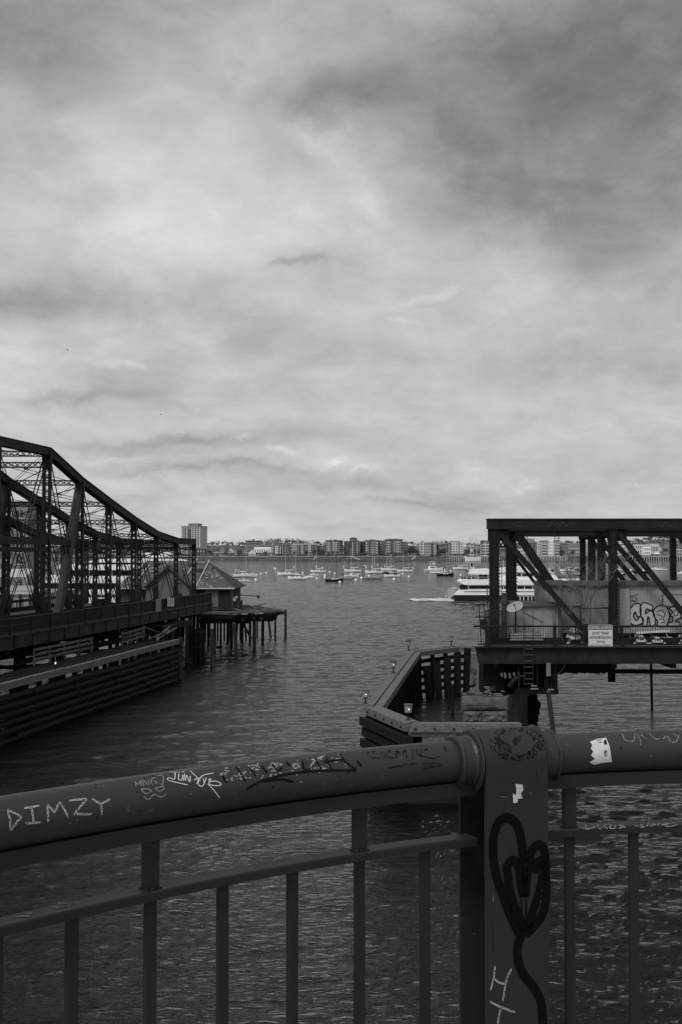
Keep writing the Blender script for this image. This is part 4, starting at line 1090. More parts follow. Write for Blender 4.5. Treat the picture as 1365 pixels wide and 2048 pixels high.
# ================================================================ pile dolphin, pier and house at the bridge end
def pile(px, ytop, ywl, wpx, lb=None, lean=0.0, root=None, m='pile_wood', ztop=None):
    p = on_water(px, ywl); Y = p.y; r = wpx / F * Y / 2; z = W(px, ytop, Y).z
    mb = MB(); mb.tube([(p.x, Y, -1.2), (p.x - lean, Y, z)], [r * 1.05, r * .92], 9)
    if root is not None: return mb.build('pile', MAT[m], root)
    o = thing('mooring_pile', (p.x, Y, 0), lb, 'pile'); mb.build('shaft', MAT[m], o)
    c = MB(); c.tube([(p.x - lean, Y, z), (p.x - lean, Y, z + .05)], [r * .8, r * .6], 9); c.build('worn_top', MAT['weathered_wood'], o)
    return o
def dolphin():
    p = on_water(398, 1325); root = thing('pile_dolphin', (p.x, p.y, 0), 'thick round cluster of bound piles off the bridge end', 'dolphin')
    rr = random.Random(4); zt = W(398, 1256, p.y).z
    pts = [(0, 0)] + [(.38 * math.cos(a * 1.0472), .38 * math.sin(a * 1.0472)) for a in range(6)]
    for (dx, dy) in pts:
        m = MB(); m.tube([(p.x + dx * 1.25, p.y + dy * 1.25, -1.2), (p.x + dx, p.y + dy, zt + rr.uniform(-.15, .1))], .2, 8); m.build('pile', MAT['wet_wood'], root)
    m = MB()
    for z in (zt - .35, zt - 1.8): m.tube([(p.x, p.y, z - .06), (p.x, p.y, z + .06)], .64, 14)
    m.build('wire_binding', MAT['bridge_steel'], root)
dolphin()
pile(424, 1258, 1331, 6.5, 'tall weathered pile just right of the thick pile cluster')
pile(475, 1246, 1314, 7.5, 'leaning pile nearest the viewer among those in front of the timber pier', lean=.35)
pile(571.5, 1219, 1275.5, 5.5, 'lone upright pile off the right tip of the timber pier')
def timber_pier():
    root = thing('timber_pier', (-14, 135, 0), 'rotting timber pile pier with broken deck planks right of the house', 'pier')
    rr = random.Random(9); zd = Z0 - 6.5
    # deck outline in plan
    pl = [W(395, 1226, 128), W(470, 1227, 128), W(546, 1224.5, 132), W(567, 1221.5, 136.5), W(528, 1216.5, 143), W(478, 1212.5, 148), W(395, 1212.5, 148)]
    def inside(x, y):
        c = False; n = len(pl)
        for i in range(n):
            a, b = pl[i], pl[(i + 1) % n]
            if (a.y > y) != (b.y > y) and x < (b.x - a.x) * (y - a.y) / (b.y - a.y) + a.x: c = not c
        return c
    m = MB(); y = 127.5
    while y < 148:
        xs = [x * .25 for x in range(-110, -20) if inside(x * .25, y)]
        if xs:
            x0, x1 = min(xs), max(xs); x = x0 - rr.uniform(0, .5)
            while x < x1:
                l = rr.uniform(1.6, 3.6); z = zd + rr.uniform(-.05, .06); tl = rr.uniform(-.05, .05)
                if x > -11.5 and rr.random() < .12: x += l; continue
                xe = min(x + l, x1 + rr.uniform(-.9, .8))
                if xe > x: m.beam((x, y, z), (xe - .04, y + tl, z + rr.uniform(-.08, .08)), .27, .08)
                x += l
        y += .30
    m.build('deck_planks', MAT['weathered_wood'], root)
    m = MB()
    for k in range(14):
        x = rr.uniform(-11, -7.2); y = rr.uniform(130, 143); a = rr.uniform(0, 3.1); l = rr.uniform(.8, 1.8)
        if inside(x, y): m = MB(); m.beam((x, y, zd + .12), (x + l * math.cos(a), y + l * math.sin(a), zd + rr.uniform(.12, .5)), .25, .07); m.build('loose_board', MAT['weathered_wood'], root)
    for (a, b) in ((0, 1), (1, 2), (2, 3), (3, 4)):
        A, Bv = pl[a].copy(), pl[b].copy(); A.z = Bv.z = zd - .30; m = MB(); L_ = (Bv - A).length; f = 0
        while f < L_:
            g = min(L_, f + rr.uniform(1.6, 3.2)); p0 = A.lerp(Bv, max(0, f - .15) / L_) + Vector((0, rr.uniform(-.15, .15), rr.uniform(-.10, .06))); p1 = A.lerp(Bv, g / L_) + Vector((0, rr.uniform(-.15, .15), rr.uniform(-.12, .06)))
            m.beam(p0, p1, .3, rr.uniform(.26, .38))
            if rr.random() < .6: m.beam(p0 + Vector((0, .3, -.42)), p0.lerp(p1, rr.uniform(.5, 1)) + Vector((0, .3, -.42)), .28, .3)
            f = g; m.build('edge_beam', MAT['dark_wood'], root)
    m = MB()
    for x in (-14.5, -12.5, -10.5, -8.6):
        m.beam((x, 128.3, zd - .7), (x, 145, zd - .7), .3, .35)
    for y in (131, 135, 139, 143): m.beam((-15.5, y, zd - 1.05), (-7.6 if y > 132 else -9.8, y, zd - 1.05), .3, .35)
    m.build('cross_beam', MAT['dark_wood'], root)
    for (px, yw, wd, ln) in ((551, 1278, 4.5, 0), (544, 1274, 5, .45), (526, 1285, 6.5, 0), (509, 1298, 7.5, 0), (500.5, 1285, 5.5, 0), (494, 1279, 4, .3), (485, 1284, 5.5, 0), (481, 1277, 4, 0), (464, 1290, 6.5, .1), (456, 1284, 6, 0), (449, 1278, 4, 0), (472, 1281, 5, -.2), (436, 1278, 4, 0), (430, 1300, 6, 0), (420, 1270, 4, 0), (411, 1276, 4.5, 0), (404, 1290, 5, 0), (418, 1289, 6, .1), (460, 1273, 4, 0), (515, 1272, 4, 0), (396, 1280, 5, 0), (442, 1291, 5, 0)):
        pile(px, 1232, yw, wd, lean=ln, root=root) if on_water(px, yw).y > 126 else pile(px, 1238, yw, wd, lean=ln, root=root)
    m = MB(); m.beam((-9.6, 129.5, 1.2), (-10.8, 129.5, 3.2), .15, .25); m.build('brace', MAT['dark_wood'], root)
timber_pier()
mat('shingle_pale', .17, .9, .4, 3); mat('batten_wood', .22, .9, .3, 4)
def bridge_house():
    zb, ze, zr = Z0 - 6.5, Z0 - 3.95, Z0 - .95
    root = thing('bridge_house', (-18, 138, zb), 'derelict hip roofed wooden house with patchy shingles on the pile pier', 'house')
    X0, X1, YA, YB = -24.9, -11.65, 131.7, 146.0; ym = (YA + YB) / 2
    # walls
    w = MB(); t = .5
    w.box(((X0 + X1) / 2, (YA + YB) / 2, (zb + ze) / 2 + .1), (X1 - X0 - 2 * t, YB - YA - 2 * t, ze - zb - .1)); w.build('wall', MAT['house_board'], root)
    # roof: thick hip shell
    r0, r1 = (-22.4, ym, zr), (-15.5, ym, zr - .02)
    E = [(X0, YA, ze), (X1, YA, ze), (X1, YB, ze), (X0, YB, ze)]
    m = MB(); vs = E + [r0, r1] + [(p[0], p[1], p[2] - .12) for p in E]
    m.add(vs, [(0, 1, 5, 4)], 0); m.add(vs, [(1, 2, 5), (0, 4, 3)], 1); m.add(vs, [(2, 3, 4, 5)], 0)  # hip ends get a darker grey than the slopes: shade put into the colour
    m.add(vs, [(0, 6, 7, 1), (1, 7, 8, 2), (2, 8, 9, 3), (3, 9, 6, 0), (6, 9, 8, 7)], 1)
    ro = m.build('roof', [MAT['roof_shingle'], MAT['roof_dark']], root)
    def onroof(x, t_, lift=.05): # t_ 0 at eave, 1 at ridge on the front slope
        return Vector((x, YA + (ym - YA) * t_, ze + (zr - ze) * t_ + lift))
    rr = random.Random(2)
    # loose and missing shingles
    s = MB()
    for i in range(1500):
        t_ = rr.random() ** 1.1 * .95; xl = X0 + (r0[0] - X0) * t_ + .3; xr = X1 + (r1[0] - X1) * t_ - .3
        x = rr.uniform(xl, xr); g = noise.noise(Vector((x * .35, t_ * 3, 0))) + noise.noise(Vector((x * 1.2, t_ * 8, 4))) * .6
        if g < .02: continue
        p = onroof(x, t_, .04); sz = rr.uniform(.05, .12); u_ = Vector((1, 0, 0)) * sz; v_ = (onroof(x, t_ + .1) - onroof(x, t_)).normalized() * sz * rr.uniform(.5, 1.1)
        u_ = Matrix.Rotation(rr.uniform(-.6, .6), 3, 'Z') @ u_
        s.extrude([p - u_ - v_, p + u_ - v_, p + u_ + v_, p - u_ + v_], (0, -.012, .03))
    tag(s.build('shingle_patches', MAT['shingle_pale'], ro), kind='stuff')
    # bare openings where boards are gone
    h = MB()
    for (x, t_, a, b) in ((-15.9, .56, 1.2, .14), (-17.0, .72, 1.0, .16), (-22.4, .66, 1.1, .20), (-20.9, .74, .9, .18), (-17.4, .42, .6, .14), (-14.6, .70, .4, .05)):
        p0, p1 = onroof(x - a / 2, t_, .045), onroof(x + a / 2, t_ + rr.uniform(-.02, .02), .045); q1, q0 = onroof(x + a / 2 - .1, t_ + b, .045), onroof(x - a / 2 + .05, t_ + b * .8, .045)
        h.add([p0, p1, q1, q0], [(0, 1, 2, 3)])
    h.build('roof_hole', MAT['black_paint'], ro)
    for (x0, t0, x1, t1) in ((-15.9, .02, -15.2, .98), (-17.4, .35, -16.6, 1.05), (-19.9, .0, -19.0, .7), (-22.8, .1, -21.9, .8), (-23.3, .25, -22.6, .9)):
        b = MB(); b.beam(onroof(x0, t0, .12), onroof(x1, t1, .14), .17, .09, (0, -.4, 1)); b.build('roof_batten', MAT['batten_wood'], ro)
    g = MB(); g.beam((X0, YA - .07, ze + .02), (X1, YA - .07, ze + .02), .14, .13); g.build('gutter', MAT['spar'], ro)
    g = MB(); g.beam((X1 + .07, YA, ze + .0), (X1 + .07, YB, ze + .0), .12, .14); g.build('gutter', MAT['roof_dark'], ro)
    # front wall: pale shuttered opening, dark door, side windows
    def panel(nm, x0, x1, z0, z1, mt, y=YA + .5):
        p = MB(); p.box(((x0 + x1) / 2, y - .03, (z0 + z1) / 2), (x1 - x0, .08, z1 - z0)); 
        for xx_ in (x0, x1): p.box((xx_, y - .05, (z0 + z1) / 2), (.1, .12, z1 - z0 + .1))
        p.box(((x0 + x1) / 2, y - .05, z1 + .05), (x1 - x0 + .2, .12, .1)); return p.build(nm, MAT[mt], root)
    panel('shutter', -14.9, -13.55, zb + .5, ze - .3, 'gable_board'); panel('door', -13.3, -12.3, zb + .15, ze - .25, 'house_dark'); panel('boarding', -15.9, -15.1, zb + .4, ze - .3, 'house_dark')
    for y in (133.6, 137.2, 140.8):
        p = MB(); p.box((X1 - .47, y, zb + 1.5), (.08, 1.5, 1.5)); p.box((X1 - .45, y, zb + .7), (.12, 1.8, .1)); p.box((X1 - .45, y, zb + 2.3), (.12, 1.8, .1)); p.build('window', MAT['gable_board'] if y < 135 else MAT['house_dark'], root)
    p = MB()
    for i in range(14): p.box((X1 + .35, 131.9 + i * .45, zb + .55), (.05, .05, .95))
    p.box((X1 + .35, 134.9, zb + 1.05), (.07, 6.2, .08)); p.box((X1 + .35, 134.9, zb + .15), (.07, 6.2, .08)); p.build('balustrade', MAT['house_board'], root)
    p = MB(); p.sphere((X1 + .1, 132.6, zb + 1.55), .17, 8, 6); p.box((X1 - .1, 132.6, zb + 1.35), (.3, .14, .4)); p.build('wall_lamp', MAT['wall_d'], root)
    # front gable wing
    gy = 129.6; a0, a1, ax = -21.3, -16.0, -18.62; gz = Z0 - 3.8; ga = Z0 - 1.45
    m = MB(); m.extrude([(a0 + .25, gy, zb), (a1 - .25, gy, zb), (a1 - .25, gy, gz + .1), (ax, gy, ga - .15), (a0 + .25, gy, gz + .1)], (0, 3.5, 0)); m.build('gable_wall', MAT['gable_board'], root)
    m = MB()
    for (p, q) in (((a0 - .15, gz - .12), (ax, ga)), ((a1 + .15, gz - .12), (ax, ga))):
        m.extrude([(p[0], gy - .3, p[1]), (q[0], gy - .3, q[1]), (q[0], gy - .3, q[1] + .14), (p[0], gy - .3, p[1] + .14)], (0, 6.0, 0))
    m.build('gable_roof', MAT['roof_shingle'], root)
    m = MB(); m.beam((a0 - .15, gy - .36, gz - .10), (ax, gy - .36, ga + .02), .10, .22); m.beam((a1 + .15, gy - .36, gz - .10), (ax, gy - .36, ga + .02), .10, .22); m.build('barge_board', MAT['weathered_wood'], root)
    m = MB(); m.box((-17.9, gy - .04, zb + 1.1), (.9, .08, 1.5)); m.box((-17.6, gy - .06, gz + .5), (.7, .08, .05)); m.box((-17.4, gy - .1, gz - .9), (.45, .2, .6)); m.build('gable_fitting', MAT['house_dark'], root)
    # deck under the house
    m = MB(); m.box(((X0 + X1) / 2, (YA + YB) / 2, zb - .3), (X1 - X0 + .6, YB - YA + .4, .45)); m.build('floor_platform', MAT['dark_wood'], root)
    rr = random.Random(8)
    for x in (-24, -21.5, -19, -16.6):
        for y in (132.5, 136, 139.5, 143, 145.4):
            m = MB(); m.tube([(x + rr.uniform(-.2, .2), y, -1.2), (x, y, zb - .5)], .2, 7); m.build('pile', MAT['wet_wood'], root)
bridge_house()
def outrigger():
    a, b = W(479, 1189.5, 139), W(517, 1192.5, 139); root = thing('light_boom', a, 'thin horizontal boom with a knob reaching right from the house', 'boom')
    m = MB(); m.tube([a, b], .07, 6); m.build('arm', MAT['weathered_wood'], root)
    m = MB(); m.sphere(b, .16, 8, 6); m.tube([b - Vector((0, 0, .25)), b + Vector((0, 0, .12))], .12, 8); m.build('lamp_head', MAT['bridge_steel'], root)
outrigger()
# small debris deck between bridge end and house
def catwalk():
    root = thing('catwalk', BP(31, 118, -EYE), 'low broken plank catwalk under the end of the swing bridge', 'catwalk'); rr = random.Random(6)
    m = MB()
    for i in range(16):
        y = 107 + i * .55
        if rr.random() < .2: continue
        m.beam(BP(31.7, y, -6.55 + rr.uniform(-.05, .05)), BP(33.2 + rr.uniform(-.4, .4), y, -6.55), .3, .08)
    m.build('planks', MAT['weathered_wood'], root)
    m = MB(); m.beam(BP(32, 106.6, -6.8), BP(32, 116, -6.8), .3, .35); m.beam(BP(33, 106.6, -6.8), BP(33, 116, -6.8), .3, .35); m.build('stringer', MAT['dark_wood'], root)
    for i, (L, y) in enumerate(((32, 107.2), (33, 108), (32, 110), (33, 111.5), (32, 115), (33, 115.8))):
        m = MB(); m.tube([BP(L, y, -EYE - 1), BP(L, y, -6.95)], .19, 8); m.build('pile', MAT['pile_wood'], root)
catwalk()
# ================================================================ shared: lettering and painted strokes
from mathutils.geometry import tessellate_polygon
def text_mesh(name, body, x, z, w, h, y, mt, parent, depth=.004):
    cu = bpy.data.curves.new(name, 'FONT'); cu.body = body; cu.size = 1.0; cu.extrude = 0.0; cu.offset = .012
    tmp = bpy.data.objects.new(name, cu); C.objects.link(tmp)
    dg = bpy.context.evaluated_depsgraph_get(); me = bpy.data.meshes.new_from_object(tmp.evaluated_get(dg))
    bpy.data.objects.remove(tmp); bpy.data.curves.remove(cu)
    xs = [v.co.x for v in me.vertices]; ys = [v.co.y for v in me.vertices]; x0, x1, y0, y1 = min(xs), max(xs), min(ys), max(ys)
    inv = root_matrix(parent).inverted()
    for v in me.vertices:
        v.co = inv @ Vector((x + (v.co.x - x0) / (x1 - x0) * w, y, z + (v.co.y - y0) / (y1 - y0) * h))
    me.materials.clear(); me.materials.append(MAT[mt]); me.name = name
    o = bpy.data.objects.new(name, me); C.objects.link(o); o.parent = parent; return o
def ribbon(m, pts, nrm, w, lift=.004, taper=False):
    """flat painted stroke through pts (on the surface) with per-point normals"""
    n = len(pts); vs = []
    for i in range(n):
        d = (pts[min(i + 1, n - 1)] - pts[max(i - 1, 0)])
        if d.length < 1e-9: d = Vector((1, 0, 0))
        nn = nrm[i] if isinstance(nrm, list) else nrm
        s = d.normalized().cross(nn).normalized(); ww = w * (.55 if taper and i in (0, n - 1) else 1)
        p = pts[i] + nn * lift; vs += [p - s * ww / 2, p + s * ww / 2]
    o = len(m.v); m.v += vs
    for i in range(n - 1): m.f.append((o + 2 * i, o + 2 * i + 1, o + 2 * i + 3, o + 2 * i + 2)); m.m.append(0)
def smooth_line(pts, k=6, closed=False):
    """Catmull-Rom through 2-D points"""
    if len(pts) < 3: return [Vector(p) for p in pts]
    P = [Vector(p) for p in pts]; out = []
    n = len(P); rng = range(n if closed else n - 1)
    g = (lambda i: P[i % n]) if closed else (lambda i: P[max(0, min(n - 1, i))])
    for i in rng:
        a, b, c, d = g(i - 1), g(i), g(i + 1), g(i + 2)
        for j in range(k):
            t = j / k; out.append(.5 * ((2 * b) + (c - a) * t + (2 * a - 5 * b + 4 * c - d) * t * t + (3 * b - a - 3 * c + d) * t ** 3))
    out.append(g(n if closed else n - 1)); return out

# ================================================================ RIGHT FIXED TRUSS SPAN
RY = 66.7; DR = -5.2
def RP(X, Y, rel): return Vector((X, Y, Z0 + rel))
TY = [68.5, 73.2, 77.8, 82.5]
def rpt(px, py, Y): return W(px, py, Y)
def right_bridge():
    st, sl, gd = MAT['bridge_steel'], MAT['bridge_steel_light'], MAT['girder_steel']
    root = thing('truss_bridge', RP(20, 75, DR), 'dark riveted steel truss span with fenced sidewalk on the right', 'bridge')
    UP = Vector((0, 0, 1)); Xa = Vector((1, 0, 0)); XE = 40
    ends = [8.73, 10.36, 11.0, 11.67]; seconds = [15.5, 15.87, 16.23, 16.6]; thirds = [22.3, 22.4, 22.6, 22.8]
    wds = [.50, .58, .42, .36]; wd2 = [.42, .40, .40, .32]
    for i, Y in enumerate(TY):
        x0 = ends[i] - .40
        m = MB(); m.beam(RP(x0, Y, 1.62), RP(XE, Y, 1.62), .5, .52, UP); m.beam(RP(x0 - .04, Y, 1.90), RP(XE, Y, 1.90), .62, .04, UP); m.beam(RP(x0, Y, 1.345), RP(XE, Y, 1.345), .58, .03, UP)
        m.beam(RP(x0, Y, 1.20), RP(XE, Y, 1.20), .34, .22, UP) if i else None
        if i < 2:
            x = x0 + .06
            while x < 24: m.box(RP(x, Y - .22, 1.935), (.06, .10, .035)); m.box(RP(x, Y - .29, 1.83), (.04, .03, .04)); m.box(RP(x, Y - .29, 1.40), (.04, .03, .04)); x += .14
        m.build('top_chord', gd, root)
        m = MB(); m.beam(RP(x0, Y, DR + .1), RP(XE, Y, DR + .1), .4, .5, UP); m.build('bottom_chord', st, root)
        xs = [(ends[i], wds[i]), (seconds[i], wd2[i]), (thirds[i], wd2[i]), (thirds[i] + 6.8, wd2[i]), (thirds[i] + 13.6, wd2[i])]
        for (x, w) in xs:
            m = MB(); m.box(RP(x, Y, (DR + 1.33) / 2), (w, .34, 1.33 - DR))
            for s in (-1, 1): m.box(RP(x + s * (w / 2 - .02), Y, (DR + 1.33) / 2), (.05, .46, 1.325 - DR))
            z = DR + .2
            while z < 1.3:
                for s in (-1, 1): m.box(RP(x + s * (w / 2 + .025), Y - .17, z), (.075, .08, .075)); m.box(RP(x + s * (w / 2 - .09), Y - .235 + .05, z), (.035, .03, .035))
                z += .19
            if x < 16.7: m.box(RP(x + .25, Y, 1.0), (w + .7, .07, .7)) if i == 0 else m.box(RP(x + .1, Y, 1.1), (w + .4, .07, .45))
            m.build('truss_post', st, root)
        # diagonals
        def diag(a, b, w, nm='diagonal'):
            m = MB()
            d = (b - a).normalized(); q = d.cross(Vector((0, 1, 0)))
            m.beam(a, b, .22, w, q); 
            for s in (-1, 1): m.beam(a + q * s * w * .5, b + q * s * w * .5, .30, .03, q)
            m.build(nm, gd if i == 0 else st, root)
        if i == 0:
            diag(rpt(993, 1058, Y), rpt(1201, 1296, Y), .26); diag(rpt(1233, 1060, Y), rpt(1419, 1292, Y), .26); diag(RP(22.6, Y, 1.3), RP(27.8, Y, DR + .2), .26)
        else:
            w = [.0, .46, .34, .28][i]
            a, b = rpt(1034, 1066, Y), rpt(1100, 1162, Y); diag(a, a + (b - a) * 2.25, w if i == 1 else .2)
            t = {1: (1213, 1066, 1299, 1165), 2: (1189, 1066, 1274, 1165), 3: (1172, 1066, 1251, 1165)}[i]
            a, b = rpt(t[0], t[1], Y), rpt(t[2], t[3], Y); diag(a, a + (b - a) * 2.2, .24)
            diag(RP(thirds[i] + .3, Y, 1.3), RP(thirds[i] + 5, Y, DR + .3), .24)
    m = MB(); a, b = rpt(1012, 1090, 75.5), rpt(1084, 1184, 75.5); m.beam(a, a + (b - a) * 1.9, .2, .17, (b - a).cross(Vector((0, 1, 0)))); m.build('diagonal', st, root)
    # portal lacing and top struts between the trusses
    for j in range(3):
        for (xa, xb) in ((ends[j], ends[j + 1]), (seconds[j], seconds[j + 1]), (thirds[j], thirds[j + 1])):
            m = MB(); a, b = RP(xa, TY[j] + .2, 1.15), RP(xb, TY[j + 1] - .2, 1.15); m.laced(a, b, .25, .35, UP, bay=.4, t=.04, side=.07)
            if xa < 12:
                for k in range(5): f0, f1 = k / 5, (k + 1) / 5; m.beam(a.lerp(b, f0) - UP * .15, a.lerp(b, f1) - UP * .75, .05, .06); m.beam(a.lerp(b, f1) - UP * .15, a.lerp(b, f0) - UP * .75, .05, .06)
                m.beam(a - UP * .8, b - UP * .8, .12, .10)
            m.build('top_strut', st, root)
    # floor
    X0 = 7.45
    m = MB(); m.extrude([(X0 + .4, RY + .1, Z0 + DR), (XE, RY + .1, Z0 + DR), (XE, 84, Z0 + DR), (X0 + 3.1, 84, Z0 + DR)], (0, 0, -.22)); m.build('deck', MAT['deck_dark'], root)
    m = MB()
    f = [(X0, RY, Z0 + DR - .06), (XE, RY, Z0 + DR - .06), (XE, RY, Z0 + DR - .92), (X0 + .14, RY, Z0 + DR - .92)]
    m.extrude(f, (0, .14, 0)); m.box(((X0 + XE) / 2 - .02, RY - .06, Z0 + DR - .03), (XE - X0 + .08, .34, .07)); m.box(((X0 + XE) / 2 + .1, RY - .02, Z0 + DR - .93), (XE - X0 - .1, .30, .035))
    m.box(((X0 + XE) / 2, RY - .02, Z0 + DR - .13), (XE - X0, .04, .09))
    for x in (8.9, 11.4, 13.6, 16.2, 19.0, 21.6): m.box((x, RY - .02, Z0 + DR - .5), (.30, .03, .76))
    m.build('edge_girder', gd, root)
    for k in range(10):
        x = 8.6 + 3.3 * k; m = MB(); m.beam(RP(x, RY + .3, DR - .85), RP(x + (2.0 if k == 0 else 0), 83.5, DR - .85), .3, .75, UP); m.build('floor_beam', st, root)
    m = MB()
    for y in (70, 73.5, 77, 80.5): m.beam(RP(.125 * y + .2, y, DR - .6), RP(XE, y, DR - .6), .25, .6, UP)
    m.build('stringers', st, root)
    m = MB(); rr = random.Random(3)
    for k in range(22):
        a = RP(12.2 + k * .16, 70, DR - 1.55 + rr.uniform(-.06, .03)); m.box(a, (.17, .6, .42 + rr.uniform(0, .08)))
    m.beam(RP(12, 70, DR - 1.30), RP(15.7, 70, DR - 1.30), .4, .25, UP); m.build('hung_pipe_box', MAT['wet_wood'], root)
    m = MB(); m.beam(RP(15.8, 70.2, DR - 1.72), RP(XE, 70.2, DR - 1.85), .22, .24, UP); m.build('hung_pipe', MAT['wet_wood'], root)
    m = MB(); m.box(RP(15.72, 70, DR - 1.5), (.36, .4, 1.6)); m.build('hanger', MAT['wet_wood'], root)
    # sidewalk railing
    m = MB(); m.tube([RP(7.40, RY - .05, DR + 1.12), RP(XE, RY - .05, DR + 1.12)], .05, 8); m.sphere(RP(7.42, RY - .05, DR + 1.12), .08, 8, 6); m.box(((7.55 + XE) / 2, RY - .05, Z0 + DR + .12), (XE - 7.55, .06, .07)); m.build('handrail', st, root)
    rr = random.Random(1); me = None
    x = 7.62; k = 0
    while x < 21.5:
        bend = rr.uniform(-.012, .012)
        m = MB(); m.tube([RP(x, RY - .05, DR + .12), RP(x + bend, RY - .05, DR + .6), RP(x, RY - .05, DR + 1.1)], .011, 5); o = m.build('baluster', st, root); x += .138; k += 1
        if k >= 99: break
    for x in (8.13, 11.85, 15.55, 19.2, 22.9, 26.6, 30.3, 34, 37.7):
        m = MB(); m.box(RP(x, RY - .02, DR + .56), (.17, .12, 1.14)); m.box(RP(x, RY - .09, DR + .1), (.24, .05, .24)); m.build('railing_post', st, root)
right_bridge()

def mesh_fence(x0, x1, z0, z1, Y, lb, s=.095):
    root = thing('chain_link_fence', RP((x0 + x1) / 2, Y, z0), lb, 'fence')
    m = MB(); w = x1 - x0; h = z1 - z0; c = -h
    while c < w:
        for sg in (1, -1):
            # line x = c + t, z = t clipped to the panel
            t0, t1 = max(0, -c), min(h, w - c)
            if t1 > t0:
                if sg == 1: a, b = (x0 + c + t0, z0 + t0), (x0 + c + t1, z0 + t1)
                else: a, b = (x0 + c + t0, z1 - t0), (x0 + c + t1, z1 - t1)
                m.beam(RP(a[0], Y, a[1]), RP(b[0], Y, b[1]), .018, .018)
        c += s
    m.build('wire_mesh', MAT['girder_steel'], root)
    m = MB()
    for x in (x0, x1): m.tube([RP(x, Y, z0 - .02), RP(x, Y, z1 + .03)], .028, 6)
    m.tube([RP(x0, Y, z1), RP(x1, Y, z1)], .022, 6); m.build('fence_frame', MAT['girder_steel'], root)
mesh_fence(8.10, 9.0, DR + .02, DR + 1.95, 67.3, 'tall chain link panel in front of the truss end post')
mesh_fence(13.1, 14.0, DR + .02, DR + 1.15, 67.3, 'short chain link panel just left of the white sign')

# the sign
def sign():
    Y = 66.52; a, b = rpt(1177.5, 1294.5, Y), rpt(1225.5, 1249.5, Y); w = b.x - a.x; h = b.z - a.z
    root = thing('bridge_sign', a, 'white metal sign NORTHERN AVE BRIDGE hung on the right railing', 'sign')
    r = .09; poly = []
    for (cx, cz, a0) in ((a.x + r, a.z + r, 180), (b.x - r, a.z + r, 270), (b.x - r, b.z - r, 0), (a.x + r, b.z - r, 90)):
        for k in range(5): t = R(a0 + 22.5 * k); poly.append((cx + r * math.cos(t), Y, cz + r * math.sin(t)))
    m = MB(); m.extrude(poly, (0, .03, 0)); m.build('sign_plate', MAT['white_sign'], root)
    m = MB(); m.extrude([(a.x + .03, Y - .004, b.z - .28), (b.x - .03, Y - .004, b.z - .28), (b.x - .03, Y - .004, b.z - .05), (b.x - .08, Y - .004, b.z - .025), (a.x + .08, Y - .004, b.z - .025), (a.x + .03, Y - .004, b.z - .05)], (0, .003, 0)); m.build('header_band', MAT['wall_f'], root)
    y = Y - .008
    text_mesh('lettering', 'NORTHERN AVE BRIDGE', a.x + .07, b.z - .235, w - .14, .155, y, 'white_sign', root)
    text_mesh('lettering', 'DO NOT TRANSIT', a.x + .20, b.z - .54, w - .40, .16, y, 'black_paint', root)
    text_mesh('lettering', '-UNDER-BRIDGE-SPAN-', a.x + .03, b.z - .77, w - .06, .15, y, 'black_paint', root)
    text_mesh('lettering', 'STAY IN', a.x + .45, b.z - 1.02, w - .90, .15, y, 'black_paint', root)
    text_mesh('lettering', 'NAVIGATIONAL CHANNEL', a.x + .06, b.z - 1.24, w - .12, .15, y, 'black_paint', root)
sign()

# ---------------------------------------------------------------- trailers
TYF = 69.6
def g5(x, y): return W(1080 + x / 4.789, 1140 + y / 4.789, TYF)
def trailer(X0, X1, lb, wall, left):
    zb, zt = DR + .55, -1.92
    root = thing('site_trailer', RP((X0 + X1) / 2, TYF + 1.4, DR), lb, 'trailer'); w = X1 - X0
    m = MB(); m.box(RP((X0 + X1) / 2, TYF + 1.4, (zb + zt) / 2), (w, 2.8, zt - zb))
    x = X0 + .1
    while x < X1 - .05: m.box(RP(x, TYF - .012, (zb + zt) / 2), (.035, .03, zt - zb - .02)); x += .30 if left else .22
    m.build('wall', MAT[wall], root)
    m = MB(); m.box(RP((X0 + X1) / 2, TYF + 1.35, zt + .12), (w + .06, 3.1, .22)); rr = random.Random(5 if left else 6)
    for k in range(16): m.box(RP(rr.uniform(X0 + .4, X1 - .4), TYF + rr.uniform(.1, 2.6), zt + .245), (rr.uniform(.2, .9), rr.uniform(.2, .6), .03))
    m.build('roof', MAT['trailer_roof'], root)
    m = MB()
    for k in range(2 if left else 4):
        c = RP(X0 + w * (.35 + .18 * k), TYF + .25, DR + .33); m.tube([c - Vector((0, .12, 0)), c + Vector((0, .12, 0))], .33, 14)
    m.build('wheel', MAT['tyre_rubber'], root)
    m = MB(); m.box(RP((X0 + X1) / 2, TYF + 1.4, DR + .42), (w - .3, 2.2, .24)); 
    for k in range(5): m.box(RP(X0 + .3 + (w - .6) * k / 4, TYF + .9, DR + .16), (.2, .2, .30))
    m.build('chassis', MAT['bridge_steel'], root)
    return root
tl_ = trailer(11.64, 15.62, 'left mottled grey trailer behind the bare tree on the truss bridge', 'trailer_left', True)
def panel_on(root, nm, x0, y0, x1, y1, mt, fr='wall_f', lift=.05, t=.05):
    a, b = g5(x0, y1), g5(x1, y0); m = MB(); m.box(((a.x + b.x) / 2, TYF - lift, (a.z + b.z) / 2), (b.x - a.x, .03, b.z - a.z)); p = m.build(nm, MAT[mt], root)
    m = MB()
    for x in (a.x, b.x): m.box((x, TYF - lift - .01, (a.z + b.z) / 2), (t, .06, b.z - a.z + t))
    for z in (a.z, b.z): m.box(((a.x + b.x) / 2, TYF - lift - .01, z), (b.x - a.x - t, .05, t))
    m.build('frame', MAT[fr], p)
panel_on(tl_, 'window', 205, 205, 400, 345, 'wall_b', 'wall_f'); panel_on(tl_, 'door', 390, 365, 655, 520, 'trailer_left', 'boat_dark', t=.035); panel_on(tl_, 'vent_panel', 590, 190, 668, 350, 'trailer_left', 'wall_b')
